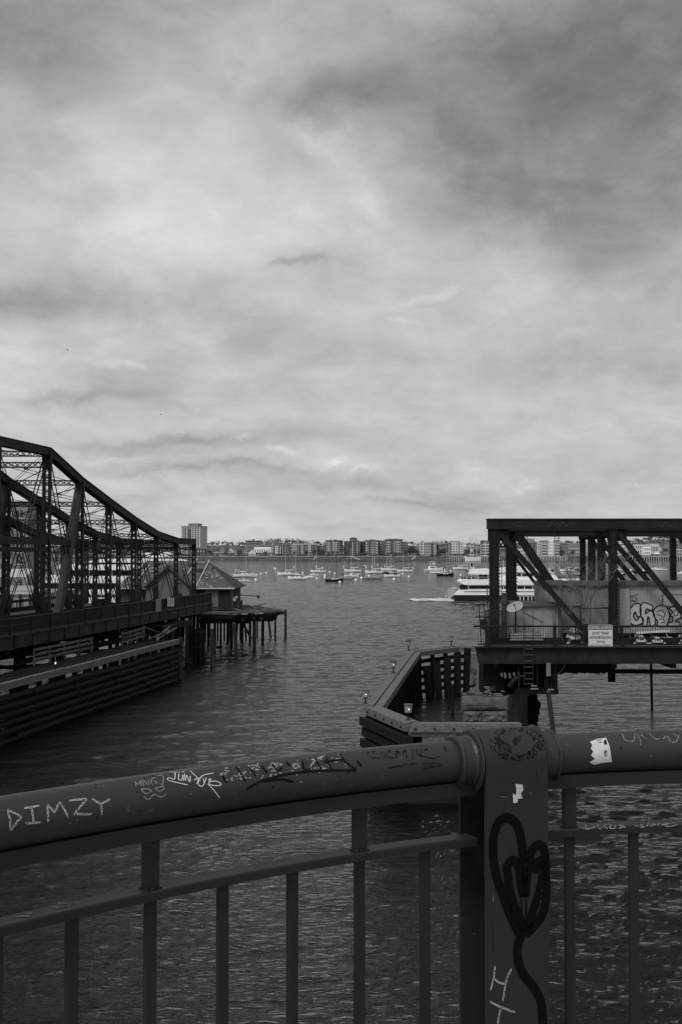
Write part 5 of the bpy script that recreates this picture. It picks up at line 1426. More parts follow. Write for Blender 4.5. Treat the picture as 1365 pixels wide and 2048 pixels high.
tr_ = trailer(15.66, 27.0, 'right pale trailer with big bubble graffiti under the truss', 'trailer_right', False)
panel_on(tr_, 'door', 760, 172, 862, 530, 'trailer_right', 'wall_f', t=.03); panel_on(tr_, 'window', 1175, 235, 1395, 345, 'dish_grey', 'wall_f')
a_, b_ = g5(1390, 345), g5(1500, 235)
def graffiti():
    nrm = Vector((0, -1, 0))
    letters = [
     [(950, 322), (892, 330), (882, 352), (842, 392), (868, 412), (858, 470), (880, 518), (930, 528), (985, 505), (990, 470), (962, 446), (926, 482), (903, 462), (896, 428), (915, 402), (932, 442), (962, 440), (968, 380)],
     [(985, 315), (1078, 342), (1066, 388), (1022, 372), (1012, 418), (1052, 392), (1092, 418), (1104, 522), (1058, 527), (1046, 462), (1032, 452), (1022, 527), (990, 532), (984, 480), (958, 400)],
     [(1110, 360), (1160, 338), (1215, 362), (1242, 430), (1222, 512), (1192, 537), (1150, 537), (1122, 522), (1128, 490), (1098, 452), (1084, 410)],
     [(1242, 362), (1330, 348), (1372, 392), (1370, 448), (1312, 472), (1300, 492), (1336, 502), (1336, 532), (1230, 532), (1236, 500), (1266, 500), (1272, 450), (1246, 440), (1270, 400)],
     [(1400, 350), (1480, 345), (1490, 430), (1440, 440), (1500, 520), (1400, 535), (1395, 440)]]
    f = MB()
    for L in letters:
        P = smooth_line(L, 5, True)[:-1]; v = [g5(p.x, p.y) + nrm * .034 for p in P]
        f.add(v, [tuple(t) for t in tessellate_polygon([[Vector((p.x, p.y, 0)) for p in P]])])
    f.build('graffiti_fill', MAT['graffiti_fill'], tr_)
    o = MB()
    for L in letters:
        P = smooth_line(L, 5, True); ribbon(o, [g5(p.x, p.y) for p in P], nrm, .072, .042)
    for L in ([(1115, 402), (1160, 386), (1198, 418), (1182, 452), (1150, 432), (1120, 430)], [(1285, 383), (1318, 388), (1318, 432), (1288, 434), (1285, 383)], [(1140, 470), (1180, 470), (1190, 500), (1160, 505)], [(1340, 360), (1360, 420), (1330, 470)]):
        P = smooth_line(L, 5); ribbon(o, [g5(p.x, p.y) for p in P], nrm, .05, .044)
    o.build('graffiti_outline', MAT['black_paint'], tr_)
    t = MB()
    for L in ([(770, 292), (778, 242), (792, 252), (800, 290), (815, 240)], [(820, 298), (830, 240), (855, 246), (850, 272), (825, 274)], [(872, 236), (862, 290)], [(858, 262), (884, 250)], [(902, 234), (890, 246), (884, 286), (898, 292)], [(938, 232), (908, 244), (912, 262), (936, 276), (902, 296)], [(765, 300), (850, 292), (930, 304)]):
        P = smooth_line(L, 5); ribbon(t, [g5(p.x, p.y) for p in P], nrm, .03, .040)
    t.build('graffiti_tag', MAT['black_paint'], tr_)
    t = MB()
    for L in ([(985, 522), (960, 492), (936, 514)], [(1108, 528), (1118, 470)],): pass
graffiti()
def shed():
    Y = 69.2; x0, x1 = rpt(1018, 0, Y).x, rpt(1111, 0, Y).x; zt = rpt(0, 1204, Y).z - Z0
    root = thing('tool_shed', RP((x0 + x1) / 2, Y, DR), 'small corrugated shed beside the dish on the truss bridge', 'shed')
    m = MB(); m.box(RP((x0 + x1) / 2, Y + 1, (DR + zt - .25) / 2), (x1 - x0, 2.0, zt - .25 - DR)); x = x0 + .06
    while x < x1: m.box(RP(x, Y - .02, (DR + zt - .27) / 2), (.07, .045, zt - .29 - DR)); x += .17
    m.build('wall', MAT['shed_metal'], root)
    m = MB(); m.box(RP((x0 + x1) / 2, Y + .95, zt - .12), (x1 - x0 + .1, 2.3, .24)); m.build('roof', MAT['trailer_roof'], root)
    m = MB(); m.box(RP(x1 + .02, Y - .03, (DR + zt) / 2 - .15), (.12, .10, zt - DR - .3)); m.box(RP((x0 + x1) / 2, Y - .06, DR + .06), (x1 - x0, .06, .1)); m.build('corner_post', MAT['wall_f'], root)
    m = MB(); a, b = rpt(1048, 1222, Y), rpt(1086, 1243, Y); m.beam(a - Vector((0, .07, 0)), b - Vector((0, .07, 0)), .03, .09); m.build('brace', MAT['wall_b'], root)
shed()
def dish():
    c = rpt(1030, 1213.5, 68.4); root = thing('satellite_dish', c - Vector((0, 0, 1.9)), 'pale oval satellite dish mounted beside the shed roof', 'dish')
    n = Vector((-.30, -.78, .55)).normalized(); a = n.cross(Vector((0, 0, 1))).normalized(); b = a.cross(n)
    a, b = a * math.cos(-.45) + b * math.sin(-.45), b * math.cos(-.45) - a * math.sin(-.45)
    if b.z < 0: b = -b
    m = MB(); rings = 6; seg = 28; vs = []
    for off in (0, .03):
        for r in range(rings + 1):
            q = r / rings
            for k in range(seg):
                t = 2 * math.pi * k / seg; vs.append(c + a * (math.cos(t) * .49 * q) + b * (math.sin(t) * .33 * q) - n * (.10 * (1 - q * q)) - n * off)
    fs = []; S = (rings + 1) * seg
    for r in range(rings):
        for k in range(seg): k2 = (k + 1) % seg; fs.append((r * seg + k, (r + 1) * seg + k, (r + 1) * seg + k2, r * seg + k2)); fs.append((S + r * seg + k, S + r * seg + k2, S + (r + 1) * seg + k2, S + (r + 1) * seg + k))
    for k in range(seg): k2 = (k + 1) % seg; fs.append((rings * seg + k, S + rings * seg + k, S + rings * seg + k2, rings * seg + k2))
    m.add(vs, fs); m.build('reflector', MAT['dish_grey'], root, smooth=True)
    m = MB(); tip = c + n * .45 - b * .15; m.tube([c - b * .36, tip], .022, 6); m.box(tip, (.09, .12, .09)); m.build('feed_arm', MAT['wall_f'], root)
    m = MB()
    for L in ([(-.08, .16), (-.02, .20), (-.02, .12), (-.07, .12)], [(.02, .20), (.02, .12), (.10, .13)], [(.08, .22), (.11, .16), (.15, .20)]): ribbon(m, [c + a * p[0] + b * p[1] - n * .09 for p in L], n, .02, .022)
    m.build('marking', MAT['wall_f'], root)
    m = MB(); m.tube([c - n * .13, c - n * .25 - Vector((0, 0, .3)), Vector((c.x + .05, c.y + .3, Z0 + DR))], .045, 8); m.build('mast', MAT['bridge_steel'], root)
dish()
def sawhorse(px0, px1, ytop, Y, lb, plank=True, rz=0.0):
    x0, x1 = rpt(px0, 0, Y).x, rpt(px1, 0, Y).x; zt = rpt(0, ytop, Y).z - Z0; root = thing('barricade', RP((x0 + x1) / 2, Y, DR), lb, 'barricade')
    h = zt - DR; xm = (x0 + x1) / 2
    for yy in (0, 1.0):
        m = MB()
        for s in (-1, 1):
            for i in range(5):
                f0, f1 = i / 5, (i + .92) / 5
                a = RP(xm + s * (x1 - x0) / 2 * (1 - f0) , Y + yy, DR + h * f0); b = RP(xm + s * (x1 - x0) / 2 * (1 - f1), Y + yy, DR + h * f1)
                m.beam(a, b, .05, .13, Vector((1, 0, 0)), mi=i % 2)
        m.beam(RP(xm - (x1 - x0) * .27, Y + yy - .03, DR + h * .42), RP(xm + (x1 - x0) * .27, Y + yy - .03, DR + h * .42), .03, .12)
        m.build('leg_frame', [MAT['wall_d'], MAT['wall_f']], root)
    m = MB(); n = 6
    for i in range(n): m.beam(RP(xm, Y - .2 + 1.4 * i / n, zt), RP(xm, Y - .2 + 1.4 * (i + 1) / n, zt), .14, .05, mi=i % 2)
    m.build('top_board', [MAT['white_sign'], MAT['wall_a']], root)
sawhorse(1127, 1158, 1259, 67.9, 'striped A shaped barricade alone left of the white sign')
sawhorse(1258, 1286, 1272, 68.0, 'low striped barricade, left one of the group right of the sign')
sawhorse(1288, 1320, 1275, 68.2, 'low striped barricade in the middle of the group right of the sign')
sawhorse(1347, 1372, 1273, 68.0, 'striped barricade at the right edge of the view')
def plank_stack():
    root = thing('plank_table', rpt(1305, 1290, 68.9), 'white plank table on thin legs behind the barricades', 'table'); Y = 68.9
    m = MB(); m.beam(rpt(1272, 1266, Y), rpt(1338, 1262, Y), .5, .07); m.build('table_top', MAT['white_sign'], root)
    m = MB(); m.beam(rpt(1283, 1277, Y), rpt(1343, 1275, Y), .4, .06); m.build('lower_shelf', MAT['wall_d'], root)
    for px in (1283, 1332):
        m = MB(); m.beam(rpt(px, 1265, Y), RP(rpt(px, 0, Y).x, Y, DR), .05, .05, (0, 1, 0)); m.build('leg', MAT['wall_d'], root)
    Y = 68.6
    t = thing('crate', rpt(1340, 1290, Y), 'small white box on the deck beside the plank table', 'box'); m = MB(); a = rpt(1338, 1282, Y); m.box(a, (.42, .4, .22)); m.build('crate_body', MAT['wall_d'], t); m = MB(); m.box(a + Vector((0, 0, .14)), (.46, .44, .05)); m.build('lid', MAT['white_sign'], t)
    l = MB(); l.box(a - Vector((0, 0, .28)), (.3, .3, .34)); l.build('stand', MAT['bridge_steel'], t)
plank_stack()
def steps():
    # steel landing beside the trailer door
    Y = 69.1; a, b = rpt(1233, 1288, Y), rpt(1258, 1228, Y); root = thing('steel_landing', RP(a.x, Y, DR), 'small railed steel landing at the trailer door', 'steps')
    m = MB(); m.box(((a.x + b.x) / 2, Y, Z0 + DR + .5), (b.x - a.x, .8, .08)); m.build('platform', MAT['bridge_steel'], root)
    m = MB()
    for x in (a.x, b.x): m.tube([(x, Y - .35, Z0 + DR), (x, Y - .35, b.z)], .03, 6)
    for z in (b.z, b.z - .35, b.z - .7): m.tube([(a.x, Y - .35, z), (b.x, Y - .35, z)], .025, 6)
    m.box(((a.x + b.x) / 2, Y - .3, b.z - .9), (b.x - a.x, .02, .35)); m.build('rail_frame', MAT['wall_b'], root)
    # stacked pipes on the deck
    Y = 67.6; root = thing('pipe_barrier', rpt(1045, 1290, Y), 'low barrier of three stacked grey rails behind the balusters', 'barrier')
    m = MB(); x0, x1 = rpt(1015, 0, Y).x, rpt(1080, 0, Y).x
    for z in (.42, .62, .82): m.tube([RP(x0, Y, DR + z * .72), RP(x1, Y, DR + z * .72)], .06, 8)
    m.build('rail', MAT['wall_b'], root); m = MB()
    for x in (x0 + .1, x1 - .3): m.box(RP(x, Y + .1, DR + .34), (.3, .14, .68))
    m.build('support', MAT['bridge_steel'], root)
steps()
def ladder():
    Y = 66.45; root = thing('access_ladder', rpt(1057, 1370, Y), 'steel ladder hanging down from the right deck edge', 'ladder')
    for px in (1048.5, 1066.5):
        m = MB(); m.tube([rpt(px, 1370, Y), rpt(px, 1252, Y), rpt(px, 1222, Y)], .022, 6); m.build('stile', MAT['girder_steel'], root)
    m = MB()
    for i in range(13): y = 1366 - i * 12; 
    for y in [1250, 1262, 1274, 1298, 1310, 1322, 1334, 1346, 1358, 1368]: m.tube([rpt(1048.5, y, Y), rpt(1066.5, y, Y)], .016, 6)
    m.build('rungs', MAT['wall_f'], root)
    root = thing('cable_box', rpt(1097, 1350, 66.6), 'narrow pale box clamped under the deck edge right of the ladder', 'box'); m = MB(); m.box(rpt(1097, 1339, 66.6), (.23, .16, .72)); m.build('casing', MAT['wall_a'], root)
    m = MB(); m.tube([rpt(1101, 1350, 66.6), rpt(1112, 1351, 66.6), rpt(1123, 1343, 66.6), rpt(1133, 1327, 66.6)], .03, 6); m.build('cable', MAT['bridge_steel'], root)
ladder()
def gear_mast():
    Y = 69.5; root = thing('gauge_mast', RP(7.9, Y, DR), 'thin pole rack with cross arms left of the truss end post', 'mast')
    m = MB()
    for px, y0 in ((958, 1209), (967, 1194), (974.5, 1178)): m.tube([rpt(px, y0, Y), RP(rpt(px, 0, Y).x, Y, DR)], .03, 6)
    m.build('pole', MAT['girder_steel'], root); m = MB()
    for y in (1209.5, 1234): m.beam(rpt(951, y, Y), rpt(976, y, Y), .05, .06)
    m.build('cross_arm', MAT['girder_steel'], root); m = MB(); m.box(rpt(968, 1246, Y), (.42, .3, .42)); m.box(rpt(969, 1256, Y), (.3, .3, .16)); m.build('instrument_box', MAT['girder_steel'], root)
    Y = 70.4; root = thing('timber_post', RP(9.35, Y, DR), 'pale weathered timber post between the two truss end posts', 'post')
    m = MB(); m.box(RP(rpt(1003.5, 0, Y).x, Y, (DR + rpt(0, 1186, Y).z - Z0) / 2), (.30, .3, rpt(0, 1186, Y).z - Z0 - DR)); m.build('post_shaft', MAT['weathered_wood'], root)
    m = MB(); m.tube([rpt(1004, 1130, Y), rpt(1004, 1186, Y)], .02, 5); m.build('aerial', MAT['bridge_steel'], root)
gear_mast()

# ---------------------------------------------------------------- bare young tree growing from the deck
def bare_tree(base, H, seed, lb, lean=0.0, spread=.55):
    rr = random.Random(seed); root = thing('bare_tree', base, lb, 'tree')
    tr = MB(); br = MB(); tw = MB()
    def grow(p, d, L, r, lv):
        n = 5; pts = [p.copy()]
        for i in range(n):
            d = (d + Vector((rr.uniform(-1, 1), rr.uniform(-.6, .6), rr.uniform(-.3, .7))) * .13).normalized(); p = p + d * (L / n); pts.append(p.copy())
            if lv < 4 and (i > 0 or lv > 0) and rr.random() < (.95 if lv < 2 else .75):
                s = rr.choice((-1, 1)); dd = (d + Vector((s * rr.uniform(.5, 1.1), rr.uniform(-.5, .5), rr.uniform(-.1, .5))) * spread).normalized()
                grow(p.copy(), dd, L * rr.uniform(.42, .68), r * .55, lv + 1)
        (tr if lv == 0 else br if lv < 3 else tw).tube(pts, [max(.006, r * (1 - .75 * i / n)) for i in range(n + 1)], 5 if lv < 3 else 3)
    grow(Vector(base), Vector((lean, 0, 1)).normalized(), H, .035, 0)
    tr.build('trunk', MAT['tree_bark'], root); br.build('branches', MAT['tree_bark'], root); tw.build('twigs', MAT['twig'], root)
bare_tree(rpt(1168, 1290, 68.0), 2.9, 12, 'bare young tree growing from the deck in front of the left trailer', .02)
bare_tree(rpt(1128, 1291, 68.3), 2.3, 5, 'bare sapling with dark leaning stem left of the young tree', -.22, .45)
bare_tree(rpt(1180, 1291, 68.8), 3.1, 31, 'thin bare sapling close behind the young tree by the trailer door', .12)

# ================================================================ PIER UNDER THE RIGHT SPAN
def right_pier():
    root = thing('stone_pier', RP(9, 75, -EYE), 'granite and brick pier under the left end of the truss span', 'pier')
    rr = random.Random(21)
    def course(z0, z1, grow, split):
        fp = [(6.75 - grow, 67.0 - grow), (9.2 + grow, 67.0 - grow), (11.5 + grow, 74), (11.5 + grow, 86), (9.6, 85), (8.25 - grow, 73)]
        m = MB(); m.prism(fp, z0, z1)
        return m
    m = course(Z0 - 8.75, Z0 - 8.02, .06, 2)
    # rough front stones
    def rough(x0, x1, z0, z1, y, seed):
        nx, nz = 14, 7; vs = []
        for j in range(nz + 1):
            for i in range(nx + 1):
                fx, fz = i / nx, j / nz; e = min(fx, 1 - fx, fz, 1 - fz); d = .16 * min(1, e * 5) + .10 * noise.noise(Vector((fx * 4 + seed, fz * 3, seed))) * min(1, e * 8)
                vs.append(Vector((x0 + (x1 - x0) * fx, y - .05 - d, z0 + (z1 - z0) * fz)))
        return vs, [(j * (nx + 1) + i, j * (nx + 1) + i + 1, (j + 1) * (nx + 1) + i + 1, (j + 1) * (nx + 1) + i) for j in range(nz) for i in range(nx)]
    m.build('cap_stone', MAT['stone'], root)
    q = MB()
    for (x0, x1, z0, z1, s) in ((6.7, 9.24, Z0 - 8.74, Z0 - 8.03, 1), (6.8, 7.8, Z0 - 9.42, Z0 - 8.80, 2), (7.84, 9.2, Z0 - 9.42, Z0 - 8.80, 3), (6.8, 8.4, Z0 - 10.1, Z0 - 9.46, 4), (8.44, 9.2, Z0 - 10.1, Z0 - 9.46, 5)):
        v, f = rough(x0, x1, z0, z1, 66.95, s); q.add(v, f)
    q.build('granite_face', MAT['stone'], root)
    m = course(-1, Z0 - 8.78, -.05, 2); m.build('pier_body', MAT['stone'], root)
    # brick upstand, partly broken
    b = MB(); z = Z0 - 8.0
    for row in range(7):
        x = 8.05 + (.11 if row % 2 else 0)
        while x < 9.15:
            if not (row > 1 and 8.6 < x < 8.95) and rr.random() > .06 * row: b.box((x, 67.2 + rr.uniform(-.02, .02), z + .04), (.205, .12, .066))
            x += .22
        z += .078
    b.build('brick_course', MAT['brick'], root); b = MB()
    for row in range(2):
        x = 6.95
        while x < 8.0: b.box((x, 67.6, Z0 - 7.96 + row * .08), (.2, .12, .066)); x += .22
    b.build('brick_course', MAT['brick'], root)
    m = MB(); m.box((8.55, 68.6, Z0 - 7.05), (1.15, 2.2, 1.75)); m.tube([(9.65, 72, Z0 - 8), (9.65, 72, Z0 - 6.3)], 1.2, 16); m.box((10.6, 72, Z0 - 7.0), (3.6, 6, 1.6)); m.build('bearing_block', MAT['wet_wood'], root)
    m = MB()
    for (px, y0, y1) in ((1003, 1346, 1353), (1010, 1345, 1356), (1019, 1346, 1356), (1028, 1345, 1352), (1037, 1344, 1352)): m.beam(rpt(px, y0, 67.2), rpt(px + 1.5, y1, 67.2), .1, .12)
    m.build('bearing_fitting', MAT['wall_b'], root)
    m = MB(); pts = [rpt(1019, 1374, 67.0), rpt(1026, 1362, 67.0), rpt(1038, 1354, 67.0), rpt(1052, 1352, 67.0)]; m.tube(pts, .14, 8); m.build('pipe_bend', MAT['bridge_steel'], root)
right_pier()
def scaffold():
    root = thing('hanging_platform', rpt(1070, 1380, 67), 'dark timber work platform hung under the deck right of the pier', 'platform'); Y = 66.9
    m = MB(); a, b = rpt(1030, 1380, Y), rpt(1117, 1380, Y); m.box(((a.x + b.x) / 2, Y + 1.3, a.z), (b.x - a.x, 2.8, .10)); m.box(((a.x + b.x) / 2, Y - .1, a.z - .12), (b.x - a.x, .14, .18))
    m.build('platform_planks', MAT['wet_wood'], root)
    m = MB(); 
    for px in (1038, 1075, 1104, 1111): m.beam(rpt(px, 1382, Y), rpt(px, 1326, Y), .06, .06, (0, 1, 0))
    m.build('hanger_rod', MAT['bridge_steel'], root)
    m = MB(); pass
    for (px_, py_, dy_, w_) in ((1069, 1377.5, -.1, .42), (1069, 1371.5, .1, .35), (1102, 1379, -.15, .3)):
        m = MB(); m.box(rpt(px_, py_, Y + dy_), (w_, .15, .06)); m.build('loose_board', MAT['wall_b'], root)
    m = MB(); rr = random.Random(2)
    m.box(rpt(1085, 1350, Y + 2.5), (1.1, 2.4, 1.6)); m.box(rpt(1098, 1366, Y + .8), (.7, 1.2, .7)); m.build('machinery_box', MAT['wet_wood'], root)
    m = MB()
    for px, y0, y1 in ((1107, 1350, 1388), (1112, 1346, 1378), (1109, 1368, 1392)): m.tube([rpt(px, y0, Y), rpt(px + 1.5, y1, Y)], .02, 5)
    m.build('loose_wire', MAT['wet_wood'], root)
scaffold()
# rubble mound / dark cribbing right of the pier
def crib():
    Y = 74.5; root = thing('timber_crib', (12.2, Y, 0), 'low dark stepped timber crib in the water right of the pier', 'crib')
    m = MB()
    for k in range(8):
        x1 = rpt(1078 - abs(k - 1.0) * 2.2, 0, Y).x; z = 2.35 - .42 * k; m.box(((10.8 + x1 - .22 * (k < 3) * (3 - k)) / 2, Y + 1, z), (max(.5, x1 - .28 * max(0, 3 - k) - 10.8), 2.2, .38))
    m.build('cribbing', MAT['wet_wood'], root)
crib()
def free_pile(pts, r, lb, m='pile_wood', nm='mooring_pile'):
    root = thing(nm, (pts[0].x, pts[0].y, 0), lb, 'pile'); mb = MB(); mb.tube(pts, r, 9); mb.build('shaft', MAT[m], root); c = MB(); c.tube([pts[-1], pts[-1] + Vector((0, 0, .04))], r * .8, 8); c.build('worn_top', MAT['weathered_wood'], root)
p_ = on_water(1112, 1500); free_pile([Vector((rpt(1112, 1500, 62).x, 62, -1)), Vector((rpt(1107.5, 1465, 62).x, 62, rpt(0, 1465, 62).z)), rpt(1097, 1383, 62)], .125, 'slightly leaning weathered pile right of the pier')
p_ = on_water(1304.5, 1416); free_pile([Vector((p_.x, p_.y, -1)), p_, rpt(1302.5, 1328, p_.y)], .085, 'thin dark pole standing in the water under the truss span', 'wet_wood', 'slim_pole')

# ================================================================ RIGHT TIMBER FENDER
RF = [(7.6, 50.7), (2.71, 50.7), (1.06, 56.5), (4.98, 88.2), (8.6, 93.2), (13.5, 93.0)]
def right_fender():
    root = thing('fender_dolphin', (5, 70, 0), 'angular timber fender frame with lamps around the pier on the right', 'fender')
    UP = Vector((0, 0, 1)); rr = random.Random(17); P = [Vector((x, y, 0)) for x, y in RF]; cen = Vector((8, 72, 0))
    # inward offset copy
    def offs(d):
        out = []
        for i, p in enumerate(P):
            a = (P[i] - P[i - 1]).normalized() if i else None; b = (P[i + 1] - P[i]).normalized() if i < len(P) - 1 else None
            na = Vector((a.y, -a.x, 0)) if a else None; nb = Vector((b.y, -b.x, 0)) if b else None
            if na is None: n = nb; k = 1
            elif nb is None: n = na; k = 1
            else: n = (na + nb).normalized(); k = 1 / max(.4, n.dot(na))
            out.append(p + n * (d * k))
        return out
    # for this winding (clockwise from the right) inward is +n
    t = (P[1] + (P[2] - P[1]) * .5); s = (P[2] - P[1]).normalized(); nn = Vector((s.y, -s.x, 0)); sg = 1 if (cen - t).dot(nn) > 0 else -1
    rings = lambda d: offs(d * sg)
    def ring_beam(d, w, h, z, nm, mt, segs=(0, 1, 2, 3, 4), jit=0.0, ext=0.0, sub=4.5):
        Q = rings(d)
        for i in segs:
            a, b = Q[i].copy(), Q[i + 1].copy(); u = (b - a).normalized(); L = (b - a).length
            a = a - u * ext; b = b + u * ext; L += 2 * ext; n = max(1, int(L / sub)); m = MB()
            for k in range(n):
                z1 = z + rr.uniform(-jit, jit); m.beam(a.lerp(b, k / n) + UP * z1, a.lerp(b, (k + 1) / n - .02 / L) + UP * (z1 + rr.uniform(-jit, jit) * .5), w, h, UP)
            m.build(nm, MAT[mt], root)
    zc = Z0 + FR - .18
    ring_beam(.22, .40, .34, zc, 'cap_beam', 'cap_wood'); ring_beam(.68, .40, .34, zc - .035, 'cap_beam', 'cap_wood', jit=.006)
    # outer wales
    for row in range(6):
        z = zc - .50 - .50 * row
        ring_beam(.08 + (.06 if row % 2 else -.03), .38, .38, z - .02, 'wale', 'dark_wood' if row < 4 else 'wet_wood', segs=(1,), jit=.015, ext=.28 - .05 * row)
        ring_beam(.22, .30, .36, z, 'wale', 'dark_wood' if row < 4 else 'wet_wood', segs=(2,), jit=.015)
        if row: ring_beam(.10, .32, .38, z, 'wale', 'dark_wood' if row > 1 else 'weathered_wood', segs=(0,), jit=.01)
    for row in range(6):
        z = zc - .62 - .56 * row; ring_beam(.45, .25, .27, z, 'wale', 'wet_wood', segs=(3, 4), jit=.01)
    # pale panel boards under the front cap with ragged holes
    Q = rings(.18); m = MB(); a, b = Q[0], Q[1]; u = (b - a).normalized(); L = (b - a).length; x = .6
    m.beam(a + UP * (zc - .27), b + UP * (zc - .27), .10, .20, UP)
    while x < L - .7:
        g = L - x
        if not (1.55 < g < 1.75 or 1.85 < g < 2.15 or 2.35 < g < 2.75): m.beam(a + u * x + UP * (zc - .62), a + u * x + UP * (zc - .36), .22, .10, u.cross(UP))
        x += .23
    m.build('facing_boards', MAT['weathered_wood'], root)
    # piles inside, each one a part
    Q = rings(.75)
    for i in range(5):
        a, b = Q[i], Q[i + 1]; L = (b - a).length; sp = 1.55 if i > 2 else 2.0; n = max(2, int(L / sp))
        for k in range(n + 1):
            if k == 0 and i > 0: continue
            p = a.lerp(b, k / n); m = MB(); r = .22 if i > 2 else .19
            if i > 2: m.tube([p + Vector((rr.uniform(-.15, .15), 0, -1)), p + UP * (zc - .2)], r * .8, 7)
            else: m.tube([p + Vector((rr.uniform(-.1, .1), rr.uniform(-.1, .1), -1)), p + UP * (zc - .25)], r, 7)
            m.build('pile', MAT['wet_wood'], root)
    # solid sheathing on the channel side, ragged at the foot
    Q = rings(.52); a, b = Q[2], Q[3]; u = (b - a).normalized(); L = (b - a).length; m = MB(); x = .1
    while x < L: m.beam(a + u * x + UP * (-.6), a + u * x + UP * (zc - .3), .26, .10, u.cross(UP)); x += .27
    a, b = Q[1], Q[2]; u = (b - a).normalized(); L = (b - a).length; x = .2
    while x < L: m.beam(a + u * x + UP * (-.6), a + u * x + UP * (zc - .3), .26, .10, u.cross(UP)); x += .29
    m.build('sheathing', MAT['wet_wood'], root)
    # slanted inner walings showing as a ragged dark shape through the far grid
    m = MB()
    for k in range(6):
        p = Vector((5.7 + .75 * k, 86.5 + .9 * k, 0)); m.beam(p + UP * -.5, p + Vector((-.35 + .1 * k, .4, 2.0 + .25 * k)), .5, .3, Vector((0, 1, 0)))
    m.build('raking_pile', MAT['wet_wood'], root)
    for (px, y0, yw, w) in ((898.5, 1364, 1413, 4), (906, 1369, 1425, 6.5)):
        p = on_water(px, yw); m = MB(); r = w / F * p.y / 2; m.tube([p - UP, Vector((p.x, p.y, W(px, y0, p.y).z))], r, 8); m.build('pile', MAT['dark_wood'], root)
    # bolts on the front faces
    m = MB(); Q = rings(0.0)
    for i, cnt in ((1, 5), (0, 6)):
        a, b = Q[i + (0 if i else 0)], Q[i + 1]; u = (b - a).normalized(); n_ = Vector((u.y, -u.x, 0)) * -sg
        for k in range(cnt): p = a.lerp(b, (k + .5) / cnt) + UP * (zc - .02); m.tube([p - n_ * .02, p + n_ * .035], .045, 8)
    m.build('bolt', MAT['bridge_steel'], root)
    # leaning pale mat of boards beside the pier
    m = MB()
    for k in range(6): a = W(944 + k * 3.6, 1372 - k * 2, 84.5 - k * .3); b = W(947 + k * 2.2, 1309 + k * 1.5, 86 - k * .3); m.beam(a, b, .32, .08, (0, 1, 0))
    for f in (.25, .6): m.beam(W(941, 1372 - 60 * f, 84), W(966, 1362 - 60 * f + 14, 83.4), .1, .12)
    m.build('leaning_boards', MAT['weathered_wood'], root)
right_fender()
def fender_lamp(px, py, Y, lb, lit, s=1.0):
    b = W(px, py, Y); root = thing('dock_lamp', b, lb, 'lamp'); h = .62 * s
    m = MB(); m.tube([b, b + Vector((0, 0, h * .5))], .035 * s, 8); m.tube([b, b + Vector((0, 0, .03))], .12 * s, 10); m.tube([b + Vector((0, 0, h * .42)), b + Vector((0, 0, h * .52))], .10 * s, 10); m.build('stand', MAT['bridge_steel'], root)
    m = MB(); m.tube([b + Vector((0, 0, h * .52)), b + Vector((0, 0, h * 1.0))], [.15 * s, .165 * s], 12); g = m.build('lantern', MAT['lamp_glass'], root)
    m = MB(); m.tube([b + Vector((0, 0, h * 1.0)), b + Vector((0, 0, h * 1.09))], .20 * s, 12); m.build('cap', MAT['wall_f'], root)
    m = MB(); m.sphere(b + Vector((0.02, -.15 * s, h * .74)), .032 * s, 8, 6); m.build('bulb', MAT['lamp_glow' if lit else 'wall_b'], g)
fender_lamp(817, 1439.5, 50.9, 'pale lantern on the near corner of the right fender, largest of the five', True, .98)
fender_lamp(731.5, 1407, 56.6, 'lit lantern on the left tip of the right fender', True, .95)
fender_lamp(787, 1345, 71.8, 'lit lantern half way along the channel side of the right fender', True, 1.05)
fender_lamp(817.5, 1301, 88.2, 'unlit lantern on the upper left corner of the right fender', False, 1.1)
fender_lamp(903, 1291, 93.0, 'unlit lantern on the far corner of the right fender near the deck', False, 1.1)

